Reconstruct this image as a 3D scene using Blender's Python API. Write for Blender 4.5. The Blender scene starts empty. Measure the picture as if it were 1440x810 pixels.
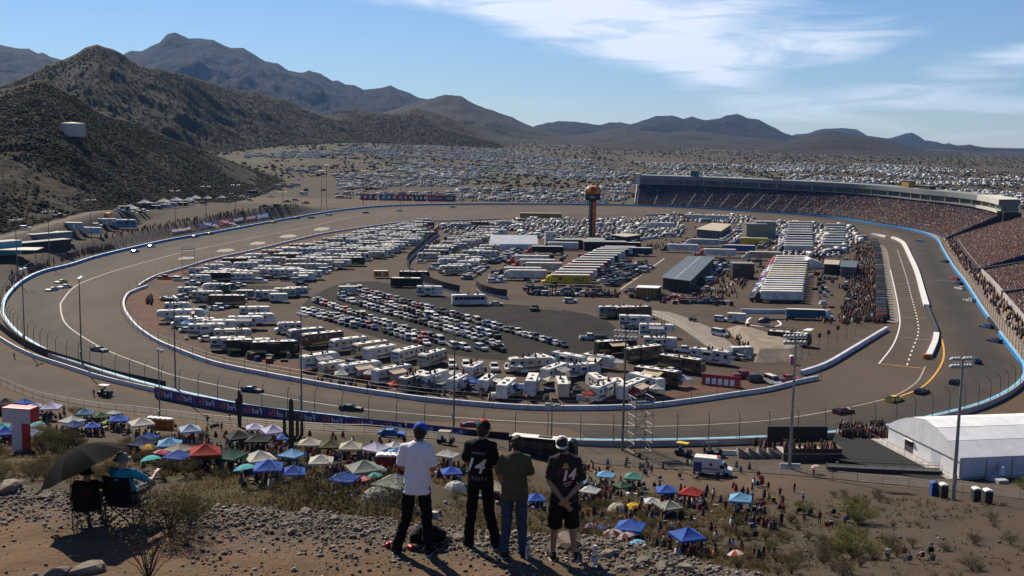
import bpy, bmesh, math, random
import numpy as np
from mathutils import Vector, Matrix
from mathutils.geometry import tessellate_polygon
from mathutils.bvhtree import BVHTree

R = math.radians
S = bpy.context.scene
COL = S.collection
rnd = random.Random(7)

# ---- camera
F, PITCH, ROLL, HC = 1600.0, R(7.65), R(1.1), 58.0      # focal length in photo pixels (1440 wide), eye height above the track
fwd = Vector((0, math.cos(PITCH), -math.sin(PITCH)))
r0 = Vector((1, 0, 0)); u0 = Vector((0, math.sin(PITCH), math.cos(PITCH)))
CR = math.cos(ROLL) * r0 + math.sin(ROLL) * u0
CU = -math.sin(ROLL) * r0 + math.cos(ROLL) * u0
cam = bpy.data.objects.new('camera', bpy.data.cameras.new('camera'))
COL.objects.link(cam)
cam.matrix_world = Matrix((( CR.x, CU.x, -fwd.x, 0), (CR.y, CU.y, -fwd.y, 0), (CR.z, CU.z, -fwd.z, HC), (0, 0, 0, 1)))
cam.data.sensor_width = 36.0
cam.data.lens = 36.0 * F / 1440.0
cam.data.clip_start = 0.5; cam.data.clip_end = 60000.0
S.camera = cam

# ---- sky, sun, exposure
SUN_EL, SUN_AZ = R(40), R(-30)       # azimuth from the view direction, negative = to the left
S.view_settings.view_transform = 'Standard'; S.view_settings.look = 'None'
S.view_settings.exposure = 0.50; S.view_settings.gamma = 1.0
S.cycles.max_bounces = 5; S.cycles.diffuse_bounces = 2; S.cycles.glossy_bounces = 2
S.cycles.transparent_max_bounces = 6; S.cycles.volume_bounces = 0; S.cycles.caustics_reflective = False
W = bpy.data.worlds.new('World'); S.world = W; W.use_nodes = True


class NT:
    """small helper to write node trees"""
    def __init__(s, tree):
        s.t = tree; s.n = tree.nodes; s.l = tree.links
    def add(s, typ, ins=None, **kw):
        n = s.n.new(typ)
        for k, v in kw.items(): setattr(n, k, v)
        for k, v in (ins or {}).items():
            if isinstance(v, tuple) and len(v) == 2 and hasattr(v[0], 'outputs'):
                s.l.new(v[0].outputs[v[1]], n.inputs[k])
            else:
                n.inputs[k].default_value = v
        return n
    def math(s, op, a, b=0.0, c=0.0, clamp=False):
        n = s.n.new('ShaderNodeMath'); n.operation = op; n.use_clamp = clamp
        for i, v in enumerate((a, b, c)):
            if isinstance(v, tuple): s.l.new(v[0].outputs[v[1]], n.inputs[i])
            else: n.inputs[i].default_value = v
        return (n, 0)
    def mix(s, fac, a, b, blend='MIX'):
        n = s.n.new('ShaderNodeMix'); n.data_type = 'RGBA'; n.blend_type = blend; n.clamp_factor = True
        for i, v in ((0, fac), (6, a), (7, b)):
            if isinstance(v, tuple) and hasattr(v[0], 'outputs'): s.l.new(v[0].outputs[v[1]], n.inputs[i])
            elif i == 0: n.inputs[0].default_value = v
            else: n.inputs[i].default_value = (v[0], v[1], v[2], 1)
        return (n, 2)
    def ramp(s, fac, p0, p1):
        n = s.n.new('ShaderNodeMapRange'); n.interpolation_type = 'SMOOTHSTEP'
        s.l.new(fac[0].outputs[fac[1]], n.inputs[0])
        n.inputs[1].default_value = p0; n.inputs[2].default_value = p1
        return (n, 0)


def build_world():
    t = NT(W.node_tree); t.n.clear()
    sky = t.add('ShaderNodeTexSky', sky_type='NISHITA', sun_disc=False, sun_elevation=SUN_EL, sun_rotation=SUN_AZ,
                altitude=300.0, air_density=1.0, dust_density=0.0, ozone_density=5.0)
    co = t.add('ShaderNodeTexCoord')
    sep = t.add('ShaderNodeSeparateXYZ', {0: (co, 'Generated')})
    az = t.math('ARCTAN2', (sep, 0), (sep, 1)); el = t.math('ARCSINE', (sep, 2))
    az = t.math('MULTIPLY', az, 57.2958); el = t.math('MULTIPLY', el, 57.2958)     # degrees
    # wispy noise stretched along the streaks, on the sphere of directions
    v = t.add('ShaderNodeCombineXYZ')
    t.l.new(az[0].outputs[0], v.inputs[0]); t.l.new(el[0].outputs[0], v.inputs[1])
    mp = t.add('ShaderNodeMapping', {0: (v, 0)}); mp.inputs['Rotation'].default_value = (0, 0, R(8)); mp.inputs['Scale'].default_value = (0.15, 1.05, 1)
    nz = t.add('ShaderNodeTexNoise', {'Vector': (mp, 0), 'Scale': 1.0, 'Detail': 9.0, 'Roughness': 0.62, 'Distortion': 0.9})
    mp2 = t.add('ShaderNodeMapping', {0: (v, 0)}); mp2.inputs['Scale'].default_value = (0.07, 0.2, 1)
    nz2 = t.add('ShaderNodeTexNoise', {'Vector': (mp2, 0), 'Scale': 1.0, 'Detail': 5.0, 'Roughness': 0.55})
    wob = t.math('MULTIPLY', t.math('SUBTRACT', (nz2, 0), 0.5), 3.2)
    el2 = t.math('ADD', el, wob)
    def cloud(px, py, rx, ry, ang, amp):
        yh = 190 + .0192 * (px - 720); k = 57.2958 / F
        a0, e0 = (px - 720) * k, (yh - py) * k
        c, s_ = math.cos(R(ang)), math.sin(R(ang))
        dx = t.math('SUBTRACT', az, a0); dy = t.math('SUBTRACT', el2, e0)
        p = t.math('MULTIPLY', t.math('ADD', t.math('MULTIPLY', dx, c), t.math('MULTIPLY', dy, s_)), 1 / (rx * k))
        q = t.math('MULTIPLY', t.math('SUBTRACT', t.math('MULTIPLY', dy, c), t.math('MULTIPLY', dx, s_)), 1 / (ry * k))
        d2 = t.math('ADD', t.math('MULTIPLY', p, p), t.math('MULTIPLY', q, q))
        return t.math('MULTIPLY', t.math('EXPONENT', t.math('MULTIPLY', d2, -1.0)), amp)
    tot = None
    for c in ((650, -8, 300, 30, -6, 1.15), (830, 48, 200, 36, -13, 1.0), (960, 92, 90, 34, -25, .8), (1010, 20, 160, 20, 6, .55),
              (1110, 66, 160, 24, 5, .8), (1250, 130, 190, 20, 9, .62), (1400, 92, 110, 14, 5, .55), (1370, 148, 160, 13, 2, .5),
              (1080, 165, 120, 16, 0, .3), (760, 150, 140, 22, 4, .33), (1300, 180, 190, 12, 0, .34), (610, 75, 90, 10, -4, .22),
              (-700, 20, 500, 60, 8, .6), (2300, -60, 500, 70, -6, .7), (600, -420, 600, 60, 10, .6)):
        e = cloud(*c)
        tot = e if tot is None else t.math('ADD', tot, e)
    fac = t.math('MULTIPLY', t.ramp((nz, 0), .29, .64), tot)
    fac = t.math('ADD', fac, t.math('MULTIPLY', t.math('SUBTRACT', tot, .55), .55), clamp=True)
    fac = t.math('MULTIPLY', fac, .92, clamp=True)
    # a little general whitening low over the horizon
    col = t.mix(fac, (sky, 0), (13.4, 12.8, 12.2))
    col = t.mix(1.0, col, (.85, .955, 1.14), 'MULTIPLY')
    bg = t.add('ShaderNodeBackground', {'Strength': 0.056})
    t.l.new(col[0].outputs[2], bg.inputs[0])
    out = t.add('ShaderNodeOutputWorld'); t.l.new(bg.outputs[0], out.inputs[0])
build_world()

sun = bpy.data.objects.new('sun', bpy.data.lights.new('sun', 'SUN'))
COL.objects.link(sun)
sun.data.energy = 5.0; sun.data.angle = R(0.55); sun.data.color = (1.0, 0.89, 0.72)
SUN_DIR = Vector((math.sin(SUN_AZ) * math.cos(SUN_EL), math.cos(SUN_AZ) * math.cos(SUN_EL), math.sin(SUN_EL)))
sun.rotation_euler = SUN_DIR.to_track_quat('Z', 'Y').to_euler()

# ---- noise
def _hash(ix, iy, seed):
    h = (ix.astype(np.int64) * 374761393 + iy.astype(np.int64) * 668265263 + seed * 69069) & 0xffffffff
    h = ((h ^ (h >> 13)) * 1274126177) & 0xffffffff
    return ((h ^ (h >> 16)) & 0xffff) / 65535.0
def vnoise(x, y, seed=0):
    x = np.asarray(x, float); y = np.asarray(y, float)
    ix, iy = np.floor(x), np.floor(y); fx, fy = x - ix, y - iy
    fx = fx * fx * (3 - 2 * fx); fy = fy * fy * (3 - 2 * fy)
    a, b = _hash(ix, iy, seed), _hash(ix + 1, iy, seed); c, d = _hash(ix, iy + 1, seed), _hash(ix + 1, iy + 1, seed)
    return (a * (1 - fx) + b * fx) * (1 - fy) + (c * (1 - fx) + d * fx) * fy
def fbm(x, y, seed=0, octs=4, gain=.5):
    s, a, n = 0, 1.0, 0
    for k in range(octs):
        s = s + a * vnoise(x * 2 ** k + 17.3 * k, y * 2 ** k - 9.1 * k, seed + k); n += a; a *= gain
    return s / n
def ridged(x, y, seed=0, octs=5, gain=.55):
    s, a, n = 0, 1.0, 0
    for k in range(octs):
        s = s + a * (1 - np.abs(2 * vnoise(x * 2.03 ** k + 7.7 * k, y * 2.03 ** k + 3.1 * k, seed + k) - 1)); n += a; a *= gain
    return s / n
def sstep(a, b, x):
    t = np.clip((np.asarray(x, float) - a) / (b - a), 0, 1); return t * t * (3 - 2 * t)

# ---- terrain height (metres above the track)
LP = np.array([(-60, 66), (0, 56.3), (8, 53.3), (12, 52.5), (15, 52.4), (17.9, 52.35), (19.2, 51.4), (23, 49), (40, 43.5), (70, 33), (100, 24.5), (125, 19), (145, 15.2), (165, 11), (190, 5.6), (212, 1.4), (226, 0), (9e4, 0)])
RP = np.array([(-60, 66), (0, 56.3), (8, 53.3), (12, 52.5), (15, 52.4), (17.9, 52.35), (19.2, 51.2), (23, 48), (36, 41), (60, 30), (90, 20.3), (110, 15.3), (126, 12), (136, 9.8), (165, 4.6), (188, .9), (202, 0), (9e4, 0)])
WALLX = np.array([(330, -146), (374, -166), (425, -183), (511, -187), (593, -178), (701, -158), (836, -131), (902, -101)])
def crest(X):
    return np.interp(X, [-12, -8, -1.6, 1.25, 2.6, 4, 6, 9], [17.9, 17.6, 16.3, 15.7, 14.9, 13.7, 12.0, 10.0])
def height(X, Y):
    X = np.asarray(X, float); Y = np.asarray(Y, float)
    sh = (17.9 - crest(X)) * np.clip((36 - Y) / 14, 0, 1) * np.clip((Y - 6) / 7, 0, 1)
    Ye = Y + sh
    u = X / np.maximum(Y, 1.0)
    w = np.where(Y < 26, .5, sstep(-.13, .1, u))
    z = (1 - w) * np.interp(Ye, LP[:, 0], LP[:, 1]) + w * np.interp(Ye, RP[:, 0], RP[:, 1])
    rough = np.clip(z / 6, 0, 1)
    z = z + rough * ((fbm(X / 9, Y / 9, 3) - .5) * np.where(Y < 24, .25, 1.6) + (fbm(X / .9, Y / .9, 5) - .5) * .14)
    # banks and terrace outside the far left wall
    xw = np.interp(Y, WALLX[:, 0], WALLX[:, 1]); d = xw - X
    fy = sstep(395, 470, Y) * (1 - sstep(770, 870, Y))
    tz = 4.5 + (Y - 480) * .013
    tw = tz * sstep(3.5, 15, d)
    rz = 8.5 + np.clip(Y - 450, 0, 400) * .036
    tw = np.where(X < -203, tw + (rz - tz) * (1 - sstep(-214, -204, X)) * (1 - sstep(580, 720, Y)), tw)
    z = np.where((d > 0) & (Y > 380) & (Y < 900), z + tw * fy, z)
    # the plain rises gently towards the mountains
    sl = np.interp(u, [-.5, -.22, -.12, 0, .2, .45], [.03, .026, .0215, .0135, .0085, .0068])
    z = z + np.where(Y > 1000, sl * np.minimum(Y - 1000, 1700) + sl * np.interp(u, [-.1, .1, .3], [.35, .3, 0]) * np.clip(Y - 2700, 0, 9000), 0)
    return z
def h1(x, y): return float(height(np.array([x]), np.array([y]))[0])

def ray(px, py): return (fwd * F + CR * (px - 720.0) + CU * (405.0 - py)).normalized()
def atz(px, py, z=0.0):
    d = ray(px, py); t = (z - HC) / d.z
    return Vector((d.x * t, d.y * t, z))
AT_TS = np.concatenate([np.linspace(9, 40, 110), np.linspace(41, 260, 110), np.geomspace(262, 1100, 170), np.geomspace(1110, 30000, 160)])
def at(px, py):
    """the point of the terrain seen at a photo pixel"""
    d = ray(px, py)
    if d.z > -1e-4: d = Vector((d.x, d.y, -1e-4))
    t1 = (HC + 2) / -d.z
    q = d * (HC / -d.z)
    if 262 < q.y < 960 and q.x > np.interp(q.y, WALLX[:, 0], WALLX[:, 1]) + 2: return Vector((q.x, q.y, 0))      # inside the track: flat
    ts = AT_TS[:np.searchsorted(AT_TS, t1) + 2] if t1 < 20000 else AT_TS
    g = HC + ts * d.z - height(ts * d.x, ts * d.y)
    k = np.argmax(g < 0)
    if g[k] >= 0: k = len(ts) - 1
    a, b = ts[max(k - 1, 0)], ts[k]
    for _ in range(11):
        m = (a + b) / 2
        if HC + m * d.z - h1(m * d.x, m * d.y) < 0: b = m
        else: a = m
    return Vector((d.x * b, d.y * b, h1(d.x * b, d.y * b)))
def depth_at(px, py, Y):
    """the point on a pixel's ray at depth Y"""
    d = ray(px, py); t = Y / d.y
    return Vector((d.x * t, Y, HC + d.z * t))

# ---- materials
MATS = {}
def M(name, base=(.5, .5, .5), rough=.7, col2=None, scale=3.0, detail=4.0, amount=.5, objcol=False, attr=None, metal=0.0,
      bump=0.0, bscale=None, spec=.35, lo=.35, hi=.65, transmission=0.0, stretch=None, speck=None, glow=0.0):
    if name in MATS: return MATS[name]
    m = bpy.data.materials.new(name); m.use_nodes = True
    t = NT(m.node_tree); t.n.clear()
    bs = t.add('ShaderNodeBsdfPrincipled', {'Roughness': rough, 'Metallic': metal, 'Specular IOR Level': spec, 'Transmission Weight': transmission})
    out = t.add('ShaderNodeOutputMaterial'); t.l.new(bs.outputs[0], out.inputs[0])
    if objcol: src = (t.add('ShaderNodeObjectInfo'), 'Color')
    elif attr: src = (t.add('ShaderNodeAttribute', attribute_name=attr), 'Color')
    else: src = None
    geo = t.add('ShaderNodeNewGeometry') if not objcol else t.add('ShaderNodeTexCoord')
    vec = (geo, 'Position') if not objcol else (geo, 'Object')
    if stretch:
        mp = t.add('ShaderNodeMapping', {0: vec}); mp.inputs['Scale'].default_value = stretch; vec = (mp, 0)
    nz = t.add('ShaderNodeTexNoise', {'Vector': vec, 'Scale': scale, 'Detail': detail, 'Roughness': .62})
    f = t.ramp((nz, 0), lo, hi)
    if src is not None and col2 is None:
        dark = t.mix(1.0, src, (1 - amount, 1 - amount, 1 - amount), 'MULTIPLY')
        c = t.mix(f, dark, src)
    elif src is not None:
        c = t.mix(t.math('MULTIPLY', f, amount), src, col2)
    else:
        c2 = col2 if col2 is not None else tuple(x * (1 - amount) for x in base)
        c = t.mix(f, base, c2)
    if speck:                                     # (colour, scale, threshold, softness): scattered dots such as desert shrubs
        sc, ss, th, so = speck
        n2 = t.add('ShaderNodeTexNoise', {'Vector': vec, 'Scale': ss, 'Detail': 5.0, 'Roughness': .7})
        c = t.mix(t.ramp((n2, 0), th, th + so), c, sc)
    t.l.new(c[0].outputs[c[1]], bs.inputs['Base Color'])
    if glow:                                      # thin cloth or leaf: part of the light shines through
        tr = t.add('ShaderNodeBsdfTranslucent'); t.l.new(c[0].outputs[c[1]], tr.inputs[0]); mx = t.add('ShaderNodeMixShader', {0: glow}); t.l.new(bs.outputs[0], mx.inputs[1]); t.l.new(tr.outputs[0], mx.inputs[2]); t.l.new(mx.outputs[0], out.inputs[0])
    if bump:
        nb = t.add('ShaderNodeTexNoise', {'Vector': vec, 'Scale': bscale or scale * 4, 'Detail': 6.0, 'Roughness': .65})
        b = t.add('ShaderNodeBump', {'Height': (nb, 0), 'Strength': 1.0, 'Distance': bump})
        t.l.new(b.outputs[0], bs.inputs['Normal'])
    MATS[name] = m
    return m

# ---- object helpers
def link(name, me, parent=None, mats=()):
    o = bpy.data.objects.new(name, me)
    COL.objects.link(o)
    if parent is not None: o.parent = parent
    for m in mats:
        if me is not None and m.name not in [x.name for x in me.materials if x]: me.materials.append(m)
    return o
def tag(o, label=None, cat=None, group=None, kind=None):
    if label: o['label'] = label
    if cat: o['category'] = cat
    if group: o['group'] = group
    if kind: o['kind'] = kind
    return o
def empty(name, loc=(0, 0, 0), rz=0.0):
    o = bpy.data.objects.new(name, None); COL.objects.link(o)
    o.location = loc; o.rotation_euler = (0, 0, rz); o.empty_display_size = .2
    return o
KIDS = {}
def kids(o):
    if o.name not in KIDS: KIDS[o.name] = [(c, c.name.split('.')[0]) for c in o.children]
    return KIDS[o.name]
NEWKIDS = {}
def copy_tree(o, parent=None, skip=()):
    c = o.copy(); COL.objects.link(c)
    if parent is not None: c.parent = parent
    NEWKIDS[c.name] = [copy_tree(ch, c, skip) for ch, n in kids(o) if n not in skip]
    return c
def kill(o):
    for ch in list(o.children): kill(ch)
    bpy.data.objects.remove(o)

class MB:
    """mesh builder: collects shapes, links them as ONE mesh object"""
    def __init__(s): s.v = []; s.f = []; s.m = []; s.c = []; s.mi = 0; s.col = None
    def add(s, vs, fs):
        b = len(s.v); s.v.extend([tuple(v) for v in vs])
        for f in fs:
            s.f.append([i + b for i in f]); s.m.append(s.mi); s.c.append(s.col)
        return s
    def box(s, x0, x1, y0, y1, z0, z1, top=1.0, topx=None, M4=None):
        tx = top if topx is None else topx
        cx, cy, hx, hy = (x0 + x1) / 2, (y0 + y1) / 2, (x1 - x0) / 2, (y1 - y0) / 2
        vs = [Vector((cx + a * hx, cy + b * hy, z0)) for a, b in ((-1, -1), (1, -1), (1, 1), (-1, 1))]
        vs += [Vector((cx + a * hx * tx, cy + b * hy * top, z1)) for a, b in ((-1, -1), (1, -1), (1, 1), (-1, 1))]
        if M4 is not None: vs = [M4 @ v for v in vs]
        return s.add(vs, [(3, 2, 1, 0), (4, 5, 6, 7), (0, 1, 5, 4), (1, 2, 6, 5), (2, 3, 7, 6), (3, 0, 4, 7)])
    def prism(s, prof, y0, y1, inset=None, axis='y'):
        """side profile [(x, z)...] anticlockwise seen from -y, extruded from y0 to y1; inset(z) pulls the sides in"""
        n = len(prof); ins = inset or (lambda z: 0.0)
        vs = [(x, y0 + ins(z), z) for x, z in prof] + [(x, y1 - ins(z), z) for x, z in prof]
        return s.add(vs, [list(range(n)), list(range(2 * n - 1, n - 1, -1))] + [((i + 1) % n, i, i + n, (i + 1) % n + n) for i in range(n)])
    def tube(s, pts, r, n=6, cap=True):
        pts = [Vector(p) for p in pts]; rs = r if isinstance(r, (list, tuple)) else [r] * len(pts)
        rings = []; up = None
        for i, p in enumerate(pts):
            d = (pts[min(i + 1, len(pts) - 1)] - pts[max(i - 1, 0)]).normalized()
            if up is None: up = Vector((0, 0, 1)) if abs(d.z) < .9 else Vector((1, 0, 0))
            a = d.cross(up).normalized(); b = a.cross(d).normalized(); up = b
            rings.append([p + a * (rs[i] * math.cos(2 * math.pi * k / n)) + b * (rs[i] * math.sin(2 * math.pi * k / n)) for k in range(n)])
        vs = [v for rg in rings for v in rg]; fs = []
        for i in range(len(rings) - 1):
            for k in range(n): fs.append(((i + 1) * n + k, (i + 1) * n + (k + 1) % n, i * n + (k + 1) % n, i * n + k))
        if cap: fs += [list(range(n)), list(range(len(rings) * n - 1, (len(rings) - 1) * n - 1, -1))]
        return s.add(vs, fs)
    def wheel(s, x, y, z, r, w, n=10):
        vs = []
        for sy in (-w / 2, w / 2): vs += [(x + r * math.cos(2 * math.pi * k / n), y + sy, z + r * math.sin(2 * math.pi * k / n)) for k in range(n)]
        return s.add(vs, [list(range(n)), list(range(2 * n - 1, n - 1, -1))] + [((k + 1) % n, k, k + n, (k + 1) % n + n) for k in range(n)])
    def mesh(s, name, mats=(), smooth=False):
        me = bpy.data.meshes.new(name)
        me.from_pydata([tuple(v) for v in s.v], [], s.f)
        for m in mats: me.materials.append(m)
        if len(mats) > 1: me.polygons.foreach_set('material_index', s.m)
        if any(c is not None for c in s.c):
            ca = me.color_attributes.new('Col', 'FLOAT_COLOR', 'CORNER')
            arr = np.ones((len(me.loops), 4), np.float32); k = 0
            for f, c in zip(s.f, s.c):
                arr[k:k + len(f), :3] = c if c is not None else (1, 1, 1); k += len(f)
            ca.data.foreach_set('color', arr.ravel())
        if smooth: me.polygons.foreach_set('use_smooth', [True] * len(me.polygons))
        me.update()
        return me
    def build(s, name, mats, parent=None, smooth=False):
        if not isinstance(mats, (list, tuple)): mats = [mats]
        return link(name, s.mesh(name, mats, smooth), parent)

def np_mesh(name, V, Fq, mats=(), col=None, smooth=False):
    """fast mesh from numpy arrays; Fq is (n, k) of equal-sized faces; col per vertex"""
    me = bpy.data.meshes.new(name)
    V = np.asarray(V, np.float32); Fq = np.asarray(Fq, np.int32); n, k = Fq.shape
    me.vertices.add(len(V)); me.vertices.foreach_set('co', V.ravel())
    me.loops.add(n * k); me.loops.foreach_set('vertex_index', Fq.ravel())
    me.polygons.add(n); me.polygons.foreach_set('loop_start', np.arange(0, n * k, k, dtype=np.int32))
    try: me.polygons.foreach_set('loop_total', np.full(n, k, np.int32))
    except Exception: pass
    if col is not None:
        ca = me.color_attributes.new('Col', 'FLOAT_COLOR', 'POINT')
        c = np.ones((len(V), 4), np.float32); c[:, :3] = col; ca.data.foreach_set('color', c.ravel())
    for m in mats: me.materials.append(m)
    if smooth: me.polygons.foreach_set('use_smooth', np.ones(n, bool))
    me.update(calc_edges=True); me.validate()
    return me

def catmull(pts, step, closed=False):
    """resample a polyline smoothly at about `step` metres"""
    P = [Vector(p) for p in pts]; n = len(P); out = []
    segs = n if closed else n - 1
    for i in range(segs):
        if closed: p0, p1, p2, p3 = P[i - 1], P[i], P[(i + 1) % n], P[(i + 2) % n]
        else: p0, p1, p2, p3 = P[max(i - 1, 0)], P[i], P[i + 1], P[min(i + 2, n - 1)]
        m = max(2, int((p2 - p1).length / step * 3))
        for k in range(m):
            t = k / m
            out.append(.5 * ((2 * p1) + (p2 - p0) * t + (2 * p0 - 5 * p1 + 4 * p2 - p3) * t * t + (3 * p1 - p0 - 3 * p2 + p3) * t ** 3))
    if not closed: out.append(P[-1])
    pts2 = out + ([out[0]] if closed else [])
    L = [0]
    for a, b in zip(pts2, pts2[1:]): L.append(L[-1] + (b - a).length)
    m = max(2, round(L[-1] / step)); res = []; j = 0
    for k in range(m + (0 if closed else 1)):
        s_ = L[-1] * k / m
        while j < len(L) - 2 and L[j + 1] < s_: j += 1
        t = (s_ - L[j]) / max(L[j + 1] - L[j], 1e-9); res.append(pts2[j].lerp(pts2[j + 1], min(max(t, 0), 1)))
    return res
def normals(path, closed=False):
    """unit vectors to the right of the direction of travel, in plan"""
    n = len(path); out = []
    for i in range(n):
        a = path[i - 1] if (closed or i > 0) else path[i]; b = path[(i + 1) % n] if (closed or i < n - 1) else path[i]
        d = (b - a); d.z = 0; d.normalize(); out.append(Vector((d.y, -d.x, 0)))
    return out
def sweep(path, prof, closed=False, capped=True):
    """profile [(offset to the right, z)...] swept along the path"""
    mb = MB(); N = normals(path, closed); k = len(prof); n = len(path)
    vs = [path[i] + N[i] * o + Vector((0, 0, z)) for i in range(n) for o, z in prof]
    fs = []
    for i in range(n if closed else n - 1):
        j = (i + 1) % n
        for a in range(k): b = (a + 1) % k; fs.append((i * k + a, i * k + b, j * k + b, j * k + a))
    if not closed and capped: fs += [list(range(k)), list(range(n * k - 1, (n - 1) * k - 1, -1))]
    return mb.add(vs, fs)
def ribbon(path, w0, w1, dz, closed=False, mb=None):
    mb = mb or MB(); N = normals(path, closed); n = len(path)
    vs = [path[i] + N[i] * o + Vector((0, 0, dz)) for i in range(n) for o in (w0, w1)]
    mb.add(vs, [(2 * i, 2 * i + 1, 2 * ((i + 1) % n) + 1, 2 * ((i + 1) % n)) for i in range(n if closed else n - 1)])
    return mb
def sheet(name, pts, z, m, label=None):
    """flat sheet with the outline pts (world)"""
    P = [Vector((p.x, p.y, z)) for p in pts]
    tris = tessellate_polygon([P])
    mb = MB(); mb.add(P, [list(t) for t in tris])
    me = mb.mesh(name, [m])
    bm = bmesh.new(); bm.from_mesh(me); bmesh.ops.recalc_face_normals(bm, faces=bm.faces)
    if bm.faces and sum(f.normal.z for f in bm.faces) < 0: bmesh.ops.reverse_faces(bm, faces=bm.faces)
    bm.to_mesh(me); bm.free()
    o = link(name, me); o['kind'] = 'structure'
    return o

# ==== ground
def build_ground():
    us = np.concatenate([np.linspace(-.82, -.56, 16)[:-1], np.linspace(-.56, .56, 460), np.linspace(.56, .82, 16)[1:]])
    ds = np.concatenate([np.array([1.0, 3, 5, 7, 9, 10.5]), np.linspace(11.5, 24, 150), np.geomspace(24.3, 240, 190), np.geomspace(243, 1000, 190), np.geomspace(1012, 17000, 120)])
    U, D = np.meshgrid(us, ds); X = U * (D + 3.0); Y = D
    Z = height(X, Y)
    n, m = U.shape
    idx = np.arange(n * m).reshape(n, m)
    Fq = np.stack([idx[:-1, :-1], idx[:-1, 1:], idx[1:, 1:], idx[1:, :-1]], -1).reshape(-1, 4)
    # what covers the ground where: sandy ledge, stony brush slope, bare dirt, desert plain
    def c(*a): return np.array(a, float)[None, None, :]
    C = np.zeros((n, m, 3)) + c(.108, .077, .054)                          # bare dirt by the track
    def blend(C, w, col): return C * (1 - w[..., None]) + col * w[..., None]
    n1 = fbm(X / 14, Y / 14, 21); n2 = fbm(X / 2.2, Y / 2.2, 33)
    slope = sstep(1.0, 6, Z) * (Y < 240)
    C = blend(C, slope * .85, c(.054, .039, .025))
    C = blend(C, slope * sstep(.42, .62, n1) * .7, c(.052, .044, .024))    # dry brush
    rightdirt = sstep(.2, .32, U) * (Y > 80) * (Y < 240)
    C = blend(C, rightdirt * .85, c(.068, .048, .035))
    led = (Y < crest(X) + .6) * 1.0
    C = blend(C, led, c(.140, .088, .054))
    C = blend(C, led * sstep(.45, .62, fbm(X / 1.3, Y / .5, 8)) * .6, c(.105, .078, .058))
    C = blend(C, led * sstep(-2.0, -.7, Y - crest(X)) * (.4 + .6 * sstep(.35, .6, fbm(X / .6, Y / .4, 12))), c(.125, .104, .086))
    far = sstep(985, 1010, Y)
    C = blend(C, far, c(.066, .050, .036))
    C = blend(C, far * sstep(.45, .6, fbm(X / 130, Y / 200, 41)) * .8, c(.075, .072, .045))
    des = sstep(2400, 3200, Y)
    C = blend(C, des, c(.072, .057, .044))
    C = blend(C, des * sstep(.4, .62, fbm(X / 500, Y / 900, 43)) * .55, c(.048, .044, .030))
    # left banks are dark stony earth, the hill road is pale
    xw = np.interp(Y, WALLX[:, 0], WALLX[:, 1]); d = xw - X
    lb = (Y > 395) * (Y < 880) * sstep(2.5, 5, d)
    C = blend(C, lb, c(.062, .047, .035))
    C = blend(C, lb * (1 - sstep(11, 15, d)), c(.062, .052, .045))
    C = blend(C, lb * sstep(-217, -213, X) * (1 - sstep(-206, -203, X)), c(.060, .050, .043))
    C = blend(C, (Y > 330) * (Y < 640) * (X < -219) * (X > -223.5) * (d > 10), c(.15, .125, .10))
    C = blend(C, (Y > 330) * (Y < 900) * (X < -226) * 1.0, c(.024, .020, .015))
    mt = M('desert_ground', attr='Col', col2=(.05, .045, .03), scale=.9, amount=.45, rough=.95, spec=.1, lo=.42, hi=.72, bump=.05, bscale=9, detail=8)
    me = np_mesh('ground', np.stack([X, Y, Z], -1).reshape(-1, 3), Fq, [mt], C.reshape(-1, 3), smooth=True)
    o = link('ground', me); o['kind'] = 'structure'
build_ground()

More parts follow.
